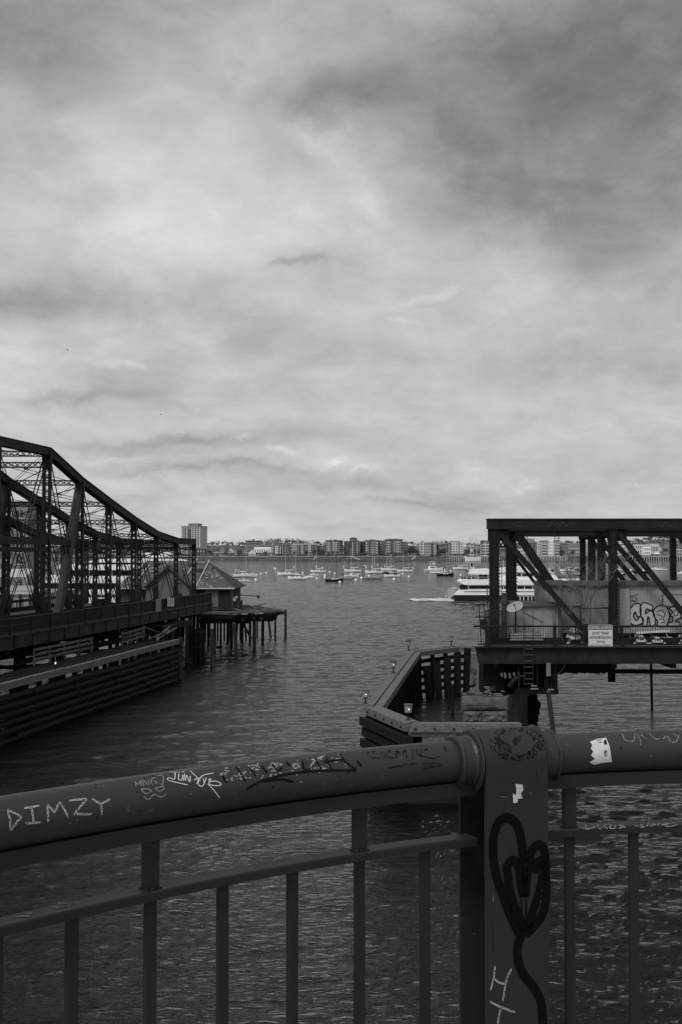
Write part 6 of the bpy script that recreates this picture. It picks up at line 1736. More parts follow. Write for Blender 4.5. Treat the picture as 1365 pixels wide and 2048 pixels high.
# ================================================================ FERRY
def ferry():
    Y = 265.0
    def x(px): return Xat(px, Y)
    def z(py): return W(0, py, Y).z
    root = thing('ferry', (x(900), Y, 0), 'white double deck passenger ferry heading right with a foaming wake', 'ferry')
    D = 8.5
    def sl(pts, nm, mt, y0=0.0, dep=D, par=None):
        m = MB(); m.extrude([(x(a), Y + y0, z(b)) for a, b in pts], (0, dep, 0)); return m.build(nm, MAT[mt], par or root)
    sl([(908, 1190.2), (910, 1203), (1190, 1203), (1210, 1190.2)], 'hull', 'boat_dark', .1, D - .2)
    sl([(918, 1180), (906.5, 1190), (1214, 1190), (1222, 1180)], 'sheer_band', 'boat_white', 0, D)
    sl([(928, 1182.6), (928, 1184), (1180, 1184), (1180, 1182.6)], 'rub_line', 'boat_dark', -.06, .1)
    c = sl([(925, 1170), (925, 1180), (1205, 1180), (1198, 1170)], 'main_cabin', 'boat_white', .8, D - 1.6)
    sl([(939, 1171.2), (939, 1178), (1100, 1178), (1100, 1171.2)], 'window_band', 'dark_glass', .72, .1, c)
    m = MB()
    for px in (980, 993, 1000, 1008, 1035, 1050, 1066, 1074, 1083, 1092): m.box((x(px), Y + .70, z(1174.6)), (.16, .06, z(1171) - z(1178)))
    m.box((x(1037), Y + .70, z(1171.4)), (x(1095) - x(980), .06, .12)); m.build('window_frame', MAT['boat_white'], c)
    m = MB(); m.box((x(1000), Y + .69, z(1174.5)), (1.0, .08, .7)); m.build('door', MAT['wall_c'], c)
    sl([(921, 1163), (926, 1159), (1170, 1159), (1182, 1170), (930, 1170), (922, 1167)], 'upper_bulwark', 'boat_white', .1, D - .2)
    u = sl([(993, 1145), (993, 1159), (1120, 1159), (1106, 1145)], 'upper_cabin', 'boat_white', 1.0, D - 2)
    sl([(1036, 1146.5), (1036, 1152.6), (1104, 1152.6), (1098, 1146.5)], 'window_band', 'dark_glass', .92, .1, u)
    m = MB()
    for px in (1044.5, 1057, 1068, 1080, 1091): m.box((x(px), Y + .9, z(1149.5)), (.22, .06, z(1146.5) - z(1152.6)))
    m.box((x(1068), Y + .9, z(1146.8)), (x(1094) - x(1042), .06, .1)); m.build('window_frame', MAT['boat_white'], u)
    sl([(990, 1144.8), (1000, 1137), (1030, 1135), (1040, 1132), (1100, 1142), (1108, 1144.8)], 'sun_deck', 'boat_white', .6, D - 1.4)
    sl([(943, 1149), (946, 1139), (978, 1137.5), (984, 1139), (984, 1149)], 'canopy', 'boat_white', 1.5, D - 3)
    m = MB()
    for px in (944, 956, 968, 982):
        for dy in (1.6, D - 1.6): m.tube([(x(px), Y + dy, z(1159)), (x(px), Y + dy, z(1149))], .05, 5)
    m.build('canopy_post', MAT['spar'], root)
    rr = random.Random(4); m = MB()
    for k in range(9): px = 926 + k * 6; m.box((x(px), Y + rr.uniform(1, 4), z(1156)), (.45, .4, rr.uniform(.5, .9)))
    m.box((x(970), Y + 3, z(1154.5)), (1.6, 2, 1.2)); m.build('deck_seat', MAT['boat_dark'], root)
    m = MB()
    for k in range(22): m.tube([(x(924 + 3.2 * k), Y + .2, z(1159)), (x(924 + 3.2 * k), Y + .2, z(1154))], .02, 4)
    m.tube([(x(924), Y + .2, z(1154)), (x(992), Y + .2, z(1154))], .03, 5); m.build('deck_rail', MAT['spar'], root)
    # lower foredeck openings
    m = MB(); m.extrude([(x(1038), Y - .03, z(1191)), (x(1100), Y - .03, z(1191)), (x(1100), Y - .03, z(1201)), (x(1038), Y - .03, z(1201))], (0, .1, 0)); g = m.build('lower_window_band', MAT['dark_glass'], root)
    m = MB()
    for px in (1040, 1047, 1056, 1063, 1070, 1080, 1086): m.box((x(px), Y - .07, z(1196)), (.18, .08, 1.1))
    m.box((x(1063), Y - .07, z(1191.8)), (x(1090) - x(1038), .08, .15)); m.build('window_frame', MAT['wall_d'], g)
    # stern platform with stairs
    m = MB(); m.box((x(905), Y + D / 2, z(1200.6)), (x(916) - x(893), D * .8, .25)); m.build('stern_platform', MAT['wall_c'], root)
    m = MB()
    for dy in (.3, D - .3):
        m.beam((x(896), Y + dy, z(1197)), (x(911), Y + dy, z(1186)), .1, .22); m.beam((x(898), Y + dy, z(1188)), (x(912), Y + dy, z(1177)), .06, .08); m.tube([(x(898), Y + dy, z(1200)), (x(898), Y + dy, z(1188))], .05, 5)
    m.beam((x(897), Y + .3, z(1192)), (x(911), Y + .3, z(1192)), .05, .06); m.build('stair_rail', MAT['spar'], root)
    m = MB(); m.box((x(905), Y + 2.6, z(1184)), (1.5, 3.4, 1.6)); m.sphere((x(911), Y + 2, z(1178.5)), .7, 10, 6, (1.3, 1, .6)); m.build('life_raft', MAT['boat_grey'], root)
    m = MB(); m.box((x(929), Y + 2, z(1174.5)), (1.6, 3, .95)); m.build('winch_housing', MAT['boat_dark'], root)
    fs = (x(944.5), Y + 4)
    m = MB(); m.tube([(fs[0], fs[1], z(1160)), (fs[0] + .1, fs[1], z(1122))], .05, 6); st = m.build('flagstaff', MAT['spar'], root)
    fl = MB(); n = 13
    for k in range(n):
        for j in range(6):
            def fp(a, b): # a along stripes, b down the hoist
                return Vector((fs[0] + .08 + a * 1.05 + .08 * math.sin(a * 6 + b * 3), fs[1] + .12 * math.sin(a * 7 + b * 2), z(1123) - b * 1.9 - a * 1.35))
            mi = 0 if (k % 2 == 0) else 1
            if k < 7 and j < 3: mi = 2
            fl.quad(fp(j / 6, k / n), fp((j + 1) / 6, k / n), fp((j + 1) / 6, (k + 1) / n), fp(j / 6, (k + 1) / n), mi)
    fl.build('flag', [MAT['wall_a'], MAT['wall_e'], MAT['boat_dark']], st)
    m = MB()
    for px, y0 in ((1012, 1120), (1060, 1118)): m.tube([(x(px), Y + 4, z(1137)), (x(px), Y + 4, z(y0))], .05, 5)
    m.build('radio_mast', MAT['spar'], root)
ferry()
def wake():
    rr = random.Random(8); m = MB()
    m_ = bpy.data.materials.new('foam'); m_.use_nodes = True; t = m_.node_tree; b = t.nodes['Principled BSDF']; b.inputs['Base Color'].default_value = (.62, .62, .62, 1); b.inputs['Roughness'].default_value = .9
    g = N(t, 'ShaderNodeNewGeometry'); mp = N(t, 'ShaderNodeMapping'); mp.inputs['Scale'].default_value = (.5, .5, 1); t.links.new(g.outputs['Position'], mp.inputs[0])
    n_ = noise_node(t, mp.outputs[0], 2.2, 6, .7, .6).outputs['Fac']; at = N(t, 'ShaderNodeAttribute'); at.attribute_name = 'fade'
    s = M_(t, 'ADD', M_(t, 'MULTIPLY', n_, 1.3), M_(t, 'SUBTRACT', at.outputs['Fac'], 1.0)); mr = N(t, 'ShaderNodeMapRange'); t.links.new(s, mr.inputs[0]); mr.inputs[1].default_value = .38; mr.inputs[2].default_value = .78; mr.inputs[4].default_value = .95
    t.links.new(mr.outputs[0], b.inputs['Alpha']); MAT['foam'] = m_
    nx, ny = 90, 24; vs = []; fade = []
    for (pa, pb, ya, yb, kk) in ((806, 912, 1204.5, 1195.5, 1.0), (880, 1010, 1208.5, 1202.5, .52)):
        o = len(vs)
        for j in range(ny + 1):
            for i in range(nx + 1):
                fx, fy = i / nx, j / ny; px = pa + (pb - pa) * fx; c = (ya + yb) / 2; half = abs(ya - yb) / 2 * (.35 + .65 * fx ** .5); py = c + half * (1 - 2 * fy)
                p = on_water(px, py); e = (1 - abs(2 * fy - 1) ** 2) * min(1, fx * 5) * min(1, (1 - fx) * 12 + .35)
                p.z = .03 + max(0, .42 * e * noise.noise(Vector((p.x * .7, p.y * .25, 2))) * kk + .12 * e * kk); vs.append(p); fade.append(kk * min(1, e * 1.5))
        m.f += [(o + j * (nx + 1) + i, o + j * (nx + 1) + i + 1, o + (j + 1) * (nx + 1) + i + 1, o + (j + 1) * (nx + 1) + i) for j in range(ny) for i in range(nx)]
    m.v = vs; m.m = [0] * len(m.f)
    o = m.build('wake', m_); at = o.data.attributes.new('fade', 'FLOAT', 'POINT'); at.data.foreach_set('value', fade)
    tag(o, 'white foaming wake trailing left behind the ferry', None, kind='stuff')
wake()
# ================================================================ gulls
def gull(px, py, Y, span, lb, bank):
    c = W(px, py, Y); root = thing('gull', c, lb, 'bird'); m = MB()
    m.sphere(c, .16, 8, 6, (1, 2.2, .8)); m.sphere(c + Vector((0, -.40, .06)), .08, 8, 6); m.build('body', MAT['feather'], root)
    m = MB(); h = span / 2; u = Vector((math.cos(bank), 0, math.sin(bank))); w = Vector((-math.sin(bank), 0, math.cos(bank)))
    for s, d in ((-1, .55), (1, 1.1)):
        P = [c + u * s * .08, c + u * s * h * .45 + w * .16, c + u * s * h - w * h * (.25 * d)]
        for i in range(2):
            a, b = P[i], P[i + 1]; ch = .22 if i == 0 else .14
            m.extrude([a + Vector((0, -ch, 0)), b + Vector((0, -ch * .7, 0)), b + Vector((0, ch * (.7 if i == 0 else .1), 0)), a + Vector((0, ch, 0))], (0, 0, .03))
    m.build('wing', MAT['feather'], root)
gull(135.5, 700, 330, 1.35, 'dark gull in flight, larger of two, above the swing bridge', R(-28))
gull(322, 829, 430, 1.0, 'tiny distant gull low in the sky between bridge and tower', R(-10))

# faint old tags on the top chord and stains on the girder of the right span
def chord_marks():
    root = bpy.data.objects['truss_bridge']; nrm = Vector((0, -1, 0)); m = MB(); Y = 68.5 - .25
    for L in ([(1024, 1052), (1027, 1045), (1031, 1052), (1034, 1044), (1040, 1046), (1036, 1052), (1042, 1054)], [(1094, 1046), (1100, 1054), (1104, 1044), (1110, 1052), (1113, 1045), (1120, 1051), (1127, 1044), (1132, 1052), (1140, 1046), (1150, 1048)], [(1316, 1046), (1324, 1053), (1330, 1045), (1340, 1052), (1352, 1046)]):
        m = MB(); P = smooth_line(L, 5); ribbon(m, [W(p.x, p.y, Y) for p in P], nrm, .07, .02); m.build('faded_tag', MAT['bridge_steel_light'], root)
chord_marks()
# pale shells and foam along the waterline of the near fender face
def waterline():
    rr = random.Random(12)
    for i, (px, w_) in enumerate(((852, 7), (862, 6), (871, 8), (881, 6), (912, 5))):
        pass
    m = MB()
    for k in range(60):
        px = rr.uniform(846, 893) if k < 50 else rr.uniform(910, 918); p = on_water(px, 1602 + rr.uniform(-3, 4)); s = rr.uniform(.03, .09); m.sphere((p.x, p.y, .02), s, 6, 4, (1.5, 1, .6))
    o = m.build('foam_line', MAT['wall_d']); tag(o, 'pale foam line at the foot of the near fender face', None, kind='stuff')
waterline()
# ================================================================ FOREGROUND RAILING
def paint_mat(name, base, rough=.30):
    """old gloss paint, chalked and scuffed in places"""
    m = bpy.data.materials.new(name); m.use_nodes = True; t = m.node_tree; b = t.nodes['Principled BSDF']
    tc = N(t, 'ShaderNodeTexCoord')
    n1 = noise_node(t, tc.outputs['Object'], 5.0, 6, .6, .3).outputs['Fac']; n2 = noise_node(t, tc.outputs['Object'], 60.0, 5, .7).outputs['Fac']
    mp = N(t, 'ShaderNodeMapping'); mp.inputs['Scale'].default_value = (3, 3, 30); t.links.new(tc.outputs['Object'], mp.inputs[0])
    n3 = noise_node(t, mp.outputs[0], 7.0, 5, .6, .5).outputs['Fac']
    c = M_(t, 'MULTIPLY', M_(t, 'ADD', .62, M_(t, 'MULTIPLY', n1, .75)), base)
    sc = N(t, 'ShaderNodeMapRange'); t.links.new(M_(t, 'MULTIPLY', n2, M_(t, 'ADD', n1, n3)), sc.inputs[0]); sc.inputs[1].default_value = .70; sc.inputs[2].default_value = .80; sc.inputs[3].default_value = 0; sc.inputs[4].default_value = base * 1.2
    c = M_(t, 'ADD', c, sc.outputs[0]); cb = N(t, 'ShaderNodeCombineColor')
    for i in range(3): t.links.new(c, cb.inputs[i])
    t.links.new(cb.outputs[0], b.inputs['Base Color'])
    t.links.new(M_(t, 'ADD', rough, M_(t, 'MULTIPLY', n3, .25)), b.inputs['Roughness']); b.inputs['Specular IOR Level'].default_value = .28
    bp = N(t, 'ShaderNodeBump'); bp.inputs['Strength'].default_value = .25; bp.inputs['Distance'].default_value = .002
    t.links.new(M_(t, 'ADD', n1, M_(t, 'MULTIPLY', n2, .3)), bp.inputs['Height']); t.links.new(bp.outputs[0], b.inputs['Normal']); MAT[name] = m
paint_mat('rail_paint', RAIL_BASE := .022); paint_mat('post_paint', .015, .5); paint_mat('bar_paint', .0115, .42)
def chalk_mat(name, base, lo, hi, scale=260, fill=1.0):
    m = bpy.data.materials.new(name); m.use_nodes = True; t = m.node_tree; b = t.nodes['Principled BSDF']; b.inputs['Base Color'].default_value = (base, base, base, 1); b.inputs['Roughness'].default_value = .85; b.inputs['Specular IOR Level'].default_value = .1
    tc = N(t, 'ShaderNodeTexCoord'); n = noise_node(t, tc.outputs['Object'], scale, 4, .6).outputs['Fac']
    mr = N(t, 'ShaderNodeMapRange'); t.links.new(n, mr.inputs[0]); mr.inputs[1].default_value = lo; mr.inputs[2].default_value = hi; mr.inputs[4].default_value = fill
    t.links.new(mr.outputs[0], b.inputs['Alpha']); MAT[name] = m
chalk_mat('chalk', .24, .36, .50); chalk_mat('chalk_faint', .15, .32, .50); chalk_mat('white_marker', .50, .15, .25); chalk_mat('black_marker', .0045, .25, .40, 60, .92); chalk_mat('spray_black', .0015, .05, .15, 40); chalk_mat('worn_dark', .007, .40, .60, 120, .8); chalk_mat('flake', .22, .30, .42, 300)
def sticker_mat():
    m = mat('sticker', .44, .6, .15, 30, 0, alt=.30, altscale=22, altpos=.60, altwid=.05); return m
sticker_mat()

def RC(X):
    if X > 1.5: return RC(1.5) + (X - 1.5) * .15
    if X < -1.2: return RC(-1.2) + (X + 1.2) * 1.40
    return 2.078 + .803 * (X + .591) - .323 * (X + .591) * (X - .04)
def Xon(px, off=0.0):
    X = (px - 682.5) / F * 2.5
    for _ in range(40): X = .5 * X + .5 * (px - 682.5) / F * (RC(X) + off)
    return X
def tang(X): v = Vector((1, .803 - .323 * (2 * X + .551), 0)); return v.normalized()
ZP = EYE - .466; PR_ = .046
PC = Vector((.366, 2.737, 0)); PTn = tang(.37); PNn = Vector((PTn.y, -PTn.x, 0))     # post centre, tangent, normal to the viewer
def railing():
    root = thing('bridge_railing', (0, 2.4, EYE - 1.6), 'curved dark painted pipe railing covered in graffiti in the foreground', 'railing')
    def curve(x0, x1, z, step=.025):
        n = max(2, int((x1 - x0) / step)); return [Vector((x0 + (x1 - x0) * i / n, RC(x0 + (x1 - x0) * i / n), z)) for i in range(n + 1)]
    surf = MB()
    ax = .366 - .085; bx = .366 + .085
    out = {}
    for nm, x0, x1 in (('l', -2.6, ax + .02), ('r', bx - .02, 4.2)):
        m = MB(); m.tube(curve(x0, x1, ZP), PR_, 40); surf.v and None
        o = m.build('handrail_pipe', MAT['rail_paint'], root, smooth=True); out[nm] = m
        # bar welded beneath the pipe
        m2 = MB(); P = curve(x0, x1, ZP - PR_ - .013)
        sweep_rect(m2, P, .052, .030); m2.build('under_bar', MAT['bar_paint'], root)
        m3 = MB(); P = curve(x0, x1 if nm == 'r' else .2925, EYE - .643); sweep_rect(m3, P, .050, .018, .003); m3.build('mid_rail', MAT['bar_paint'], root); out['m' + nm] = m3
        m4 = MB(); P = curve(x0, x1, EYE - 1.50); sweep_rect(m4, P, .050, .018); m4.build('bottom_rail', MAT['bar_paint'], root)
    # balusters
    pxs = [-420, -300, -160, 0, 150, 305, 448, 586, 719, 848, 1135, 1262, 1392, 1520, 1650, 1780, 1910, 2040, 2170, 2300, 2430, 2560]
    for i, px in enumerate(pxs):
        X = Xon(px); Y = RC(X); t = tang(X); a = math.atan2(t.y, t.x); m = MB()
        m.box((X, Y, EYE - 1.078), (.0215, .013, .838), rz=a)
        for k in range(8): an = k * .785; m.box((X + .012 * math.cos(an) * math.cos(a), Y + .012 * math.cos(an) * math.sin(a) + .008 * math.sin(an), EYE - .6555), (.008, .008, .006), rz=an)
        m.build('baluster', MAT['bar_paint'], root)
        if px in (-160, 305, 719, 1135, 1520):
            m = MB(); m.box((X, Y, EYE - .5865), (.0275, .02, .093), rz=a)
            for k in range(10):  # weld fillet
                an = k * .6283; m.box((X + .016 * math.cos(an), Y + .012 * math.sin(an), EYE - .6325), (.010, .010, .004), rz=an)
            m.build('spacer', MAT['bar_paint'], root)
    # the post: two flanges and a web, a half-round cap folded over the pipe
    m = MB(); seg = 28; w = .0775; Rr = .068; th = .010
    def lp(s, f, z): return PC + PTn * s + PNn * f + Vector((0, 0, z))
    prof = [(Rr, -1.6), (Rr, -.50)] + [(Rr * math.cos(math.pi * k / seg), Rr * math.sin(math.pi * k / seg)) for k in range(seg + 1)]
    z0 = EYE - .466
    outer = [(Rr, -1.134)] + [(Rr, -1.134 + .06 * k) for k in range(1, 19)] + [(Rr * math.cos(math.pi * k / seg), Rr * math.sin(math.pi * k / seg)) for k in range(seg + 1)] + [(-Rr, -.06 * k) for k in range(1, 19)] + [(-Rr, -1.134)]
    inner = []
    for (f, z) in outer:
        if z <= 0: inner.append((f - th * (1 if f > 0 else -1), z))
        else: q = (Rr - th) / Rr; inner.append((f * q, z * q))
    n = len(outer); vs = []
    for s in (-w, w):
        vs += [lp(s, f, z0 + z) for f, z in outer]; vs += [lp(s, f, z0 + z) for f, z in inner]
    fs = []
    for i in range(n - 1):
        fs.append((i, i + 1, 2 * n + i + 1, 2 * n + i)); fs.append((n + i, 3 * n + i, 3 * n + i + 1, n + i + 1))
        fs.append((i, n + i, n + i + 1, i + 1)); fs.append((2 * n + i, 2 * n + i + 1, 3 * n + i + 1, 3 * n + i))
    m.add(vs, fs); m.build('post', MAT['post_paint'], root, smooth=False); out['post'] = m
    sm = MB(); sm.box(lp(0, 0, EYE - 1.09), (.012, 2 * Rr - 2 * th - .002, 1.0), rz=math.atan2(PTn.y, PTn.x)); sm.build('post_web', MAT['spray_black'] if False else MAT['bar_paint'], root)
    for s in (-1, 1):
        m = MB(); c = lambda d: Vector(lp(s * d, 0, z0)); 
        m.tube([c(.064), c(.0885)], [.0575, .0575], 40); m.build('collar', MAT['rail_paint'], root, smooth=False)
        # sleeve lip and weld bead
        m = MB(); cc = c(.1065); P = [c(.088), c(.094), c(.118), c(.122)]; m.tube(P, [.0575, .0535, .0535, .0515], 40); m.tube([c(.117), c(.1215), c(.126)], [.055, .0605, .055], 40); m.build('sleeve', MAT['rail_paint'], root)
        m = MB(); m.tube([c(.079), c(.082), c(.0855)], [.066, .071, .066], 40); m.build('collar_rim', MAT['rail_paint'], root)
    m = MB(); m.box(lp(0, 0, EYE - 1.59), (.24, .2, .02), rz=math.atan2(PTn.y, PTn.x)); m.build('base_plate', MAT['bar_paint'], root)
    return root, out
def sweep_rect(m, P, w, h, bev=0.0):
    """rectangular bar along the curve, w towards the viewer"""
    sec = [(-w / 2, -h / 2), (w / 2, -h / 2), (w / 2, h / 2 - bev), (w / 2 - bev, h / 2), (-w / 2 + bev, h / 2), (-w / 2, h / 2 - bev)] if bev else [(-w / 2, -h / 2), (w / 2, -h / 2), (w / 2, h / 2), (-w / 2, h / 2)]
    k = len(sec); vs = []
    for i, p in enumerate(P):
        d = (P[min(i + 1, len(P) - 1)] - P[max(i - 1, 0)]).normalized(); nn = Vector((d.y, -d.x, 0))
        vs += [p + nn * a + Vector((0, 0, b)) for a, b in sec]
    fs = [(i * k + j, i * k + (j + 1) % k, (i + 1) * k + (j + 1) % k, (i + 1) * k + j) for i in range(len(P) - 1) for j in range(k)]
    fs += [tuple(range(k - 1, -1, -1)), tuple(range((len(P) - 1) * k, len(P) * k))]
    m.add(vs, fs)
RAIL, RS = railing()
ALLS = MB()
for k in ('l', 'r', 'post', 'ml', 'mr'): ALLS.add(RS[k].v, RS[k].f)
BV = ALLS.bvh()
def hit(px, py):
    o = Vector((0, 0, EYE)); d = ray(px, py); r = BV.ray_cast(o, d, 6.0)
    if r[0] is None: return None
    n = r[1]
    if n.dot(d) > 0: n = -n
    return r[0], n
def paint(lines, nm, mt, wpx, k=6, lift=.0012, straight=False, root=RAIL, jit=0.0, clip=0):
    m = MB(); rr = random.Random(len(lines) + int(wpx * 10))
    for L in lines:
        P = [Vector(p) for p in L] if straight else smooth_line(L, k)
        # densify
        Q = [P[0]]
        for a, b in zip(P, P[1:]):
            n = max(1, int((b - a).length / 3)); Q += [a.lerp(b, i / n) for i in range(1, n + 1)]
        pts, ns = [], []
        def flush():
            if len(pts) > 1:
                y = sum(p.y for p in pts) / len(pts); ribbon(m, pts[:], ns[:], wpx / F * y, lift, True)
            pts.clear(); ns.clear()
        for q in Q:
            if clip and q.x > clip: flush(); continue
            h = hit(q.x + rr.uniform(-jit, jit), q.y + rr.uniform(-jit, jit))
            if h is None or (pts and (h[0] - pts[-1]).length > .03): flush()
            if h: pts.append(h[0]); ns.append(h[1])
        flush()
    if m.f: return m.build(nm, MAT[mt], root)
def patch(poly, nm, mt, lift=.0010, n=14, root=RAIL):
    """thin sheet hugging the surface inside a 2-D outline"""
    m = MB(); tris = tessellate_polygon([[Vector((p[0], p[1], 0)) for p in poly]]); 
    def sub(a, b, c, lv):
        if lv == 0:
            H = [hit(*p) for p in (a, b, c)]
            if all(H) and (H[0][0] - H[1][0]).length < .05 and (H[0][0] - H[2][0]).length < .05: m.add([h[0] + h[1] * lift for h in H], [(0, 1, 2)])
            return
        ab, bc, ca = ((a[0] + b[0]) / 2, (a[1] + b[1]) / 2), ((b[0] + c[0]) / 2, (b[1] + c[1]) / 2), ((c[0] + a[0]) / 2, (c[1] + a[1]) / 2)
        for t in ((a, ab, ca), (ab, b, bc), (ca, bc, c), (ab, bc, ca)): sub(*t, lv - 1)
    for t in tris: sub(poly[t[0]], poly[t[1]], poly[t[2]], 3)
    if m.f: return m.build(nm, MAT[mt], root)
A1 = lambda L: [(x / 2.967, 1480 + y / 2.967) for x, y in L]          # zoomed views to photograph pixels
A2 = lambda L: [(400 + x / 2.4375, 1440 + y / 2.4375) for x, y in L]
A3 = lambda L: [(880 + x / 2.8144, 1420 + y / 2.8144) for x, y in L]
A4 = lambda L: [(880 + x / 2.8144, 1560 + y / 2.8144) for x, y in L]
# DIMZY
paint([A1(L) for L in ([(45, 415), (60, 478), (62, 540)], [(45, 415), (90, 437), (128, 455)], [(128, 455), (96, 492), (60, 538)], [(140, 407), (235, 392)], [(186, 402), (200, 490)], [(150, 495), (240, 488)],
    [(282, 385), (284, 487)], [(284, 385), (320, 432)], [(320, 432), (357, 370)], [(357, 370), (408, 462)], [(410, 362), (516, 350)], [(516, 350), (438, 440)], [(438, 440), (546, 438)],
    [(545, 350), (598, 382)], [(655, 350), (598, 382)], [(598, 382), (606, 442)])], 'graffiti_lettering', 'chalk', 4.6, straight=True, jit=.5)
# MNGJ with a smiling face
paint([A1(L) for L in ([(808, 280), (804, 248), (820, 268), (834, 242), (838, 276)], [(852, 276), (850, 240), (878, 270), (880, 236)], [(928, 232), (905, 230), (898, 262), (925, 262), (925, 248), (912, 248)], [(935, 215), (966, 210)], [(966, 210), (968, 262), (945, 262)],
    [(836, 294), (868, 320), (898, 300), (866, 292), (836, 294)], [(915, 288), (945, 305), (972, 290), (972, 276), (940, 284), (915, 288)], [(852, 336), (880, 352), (918, 324), (955, 340), (988, 320)])], 'graffiti_lettering', 'chalk_faint', 2.8)
# fine white tag
paint([A1(L) for L in ([(1005, 193), (1070, 195)], [(1040, 195), (1035, 235), (1005, 225), (1002, 242), (1115, 268)], [(1062, 205), (1060, 235), (1078, 240), (1085, 210)], [(1095, 200), (1090, 245)], [(1100, 245), (1108, 212), (1125, 250), (1130, 215)], [(1130, 185), (1190, 245)], [(1268, 198), (1200, 215), (1175, 258), (1200, 275), (1225, 225)],
    [(1205, 225), (1212, 262)], [(1235, 240), (1250, 232), (1240, 262), (1290, 272), (1312, 262), (1280, 245), (1245, 250)], [(1232, 262), (1262, 290), (1303, 343)], [(1150, 240), (1180, 230), (1165, 262)], [(1080, 195), (1098, 186)])], 'graffiti_tag', 'white_marker', 1.7)
# white flakes of an older tag, black strokes over it
def flakes():
    m = MB(); rr = random.Random(77)
    tops = [(440, 1540), (470, 1534), (500, 1531), (530, 1526), (560, 1522), (590, 1520), (620, 1517), (650, 1517), (690, 1510)]
    for i in range(420):
        px = rr.uniform(436, 700) if i % 3 else rr.choice([465, 478, 505, 522, 540, 555, 590, 626, 632, 640]) + rr.gauss(0, 7)
        py = 1513 + (650 - px) * .12 + abs(rr.gauss(0, 1)) * 15
        g = noise.noise(Vector((px * .05, py * .09, 3)))
        if g < .0 or py > 1575: continue
        s = rr.uniform(.7, 3.0); a = rr.uniform(-.9, .3); c_, s_ = math.cos(a), math.sin(a)
        poly = []
        for k in range(6): t = k * 1.047; r = s * rr.uniform(.5, 1.2); x, y = r * 1.5 * math.cos(t), r * .6 * math.sin(t); poly.append((px + x * c_ - y * s_, py + x * s_ + y * c_))
        H = [hit(*p) for p in poly]
        if all(H): m.add([h[0] + h[1] * .0011 for h in H], [tuple(range(6))])
    m.build('peeled_paint', MAT['flake'], RAIL)
    m = MB()
    for i in range(60):
        px = rr.uniform(300, 760); py = 1545 + (460 - px) * .10 + rr.gauss(0, 3) - 22; h = hit(px, py)
        if h:
            u = h[1].cross(Vector((0, 0, 1))).normalized() * .0012 * rr.uniform(.5, 2); v = h[1].cross(u).normalized() * .0009
            m.add([h[0] + h[1] * .001 + u, h[0] + h[1] * .001 + v, h[0] + h[1] * .001 - u, h[0] + h[1] * .001 - v], [(0, 1, 2, 3)])
    m.build('paint_chip', MAT['flake'], RAIL)
flakes()
paint([A2(L) for L in ([(110, 272), (130, 308)], [(178, 228), (225, 302)], [(225, 340), (300, 298), (440, 262), (600, 248), (762, 246)], [(300, 300), (400, 290), (455, 302)], [(300, 225), (330, 260)], [(352, 215), (380, 250), (400, 232)], [(420, 205), (450, 235)], [(500, 200), (510, 245), (540, 240)], [(560, 185), (590, 240)], [(615, 180), (640, 240)], [(680, 165), (710, 205), (765, 245)], [(600, 205), (700, 195)], [(765, 198), (790, 228)], [(250, 240), (275, 275)])], 'graffiti_stroke', 'black_marker', 5)
paint([A2(L) for L in ([(870, 155), (820, 160), (830, 182), (885, 188)], [(905, 185), (880, 165), (930, 150), (905, 172), (945, 188)], [(955, 188), (962, 150), (980, 175), (1000, 148), (1010, 185)], [(1040, 145), (1035, 190)], [(1060, 140), (1060, 165), (1120, 185), (1170, 180)], [(1070, 165), (1110, 140)], [(1190, 125), (1200, 155)], [(915, 235), (1030, 215), (1180, 215), (1070, 240)])], 'graffiti_stroke', 'worn_dark', 4)
# right pipe scribble, mid rail writing
paint([A3(L) for L in ([(1025, 135), (1045, 172), (1090, 175), (1100, 135), (1125, 165), (1130, 200)], [(1125, 135), (1165, 168)], [(1180, 135), (1215, 165), (1240, 160)], [(1255, 165), (1280, 150), (1300, 180), (1330, 178), (1345, 145)], [(1310, 135), (1340, 150)])], 'graffiti_tag', 'chalk_faint', 2.4)
paint([A3(L) for L in ([(750, 655), (815, 668)], [(825, 645), (822, 672), (850, 665)], [(850, 648), (870, 660), (850, 668)], [(905, 645), (885, 655), (900, 668), (918, 662)], [(950, 643), (925, 655), (945, 668)], [(965, 645), (958, 665), (985, 665), (988, 648)], [(1035, 642), (1010, 650), (1035, 658), (1005, 665)], [(1030, 650), (1045, 665)],
    [(1095, 652), (1120, 655)], [(1150, 640), (1130, 650), (1150, 658), (1125, 662)], [(1165, 655), (1175, 640), (1190, 655), (1205, 640), (1210, 652)], [(1225, 650), (1240, 638), (1250, 650)], [(1265, 640), (1268, 652)], [(1285, 635), (1260, 645), (1290, 655), (1340, 645)], [(1250, 648), (1360, 630)])], 'graffiti_tag', 'chalk', 1.8)
paint([A1(L) for L in ([(0, 1045), (35, 1070)], [(75, 1052), (180, 1050)], [(130, 1025), (190, 1030), (130, 1045), (185, 1045)], [(310, 990), (350, 995), (415, 985)], [(320, 1002), (410, 988)], [(345, 975), (400, 972)], [(440, 970), (480, 970)])], 'graffiti_tag', 'chalk_faint', 4.5)
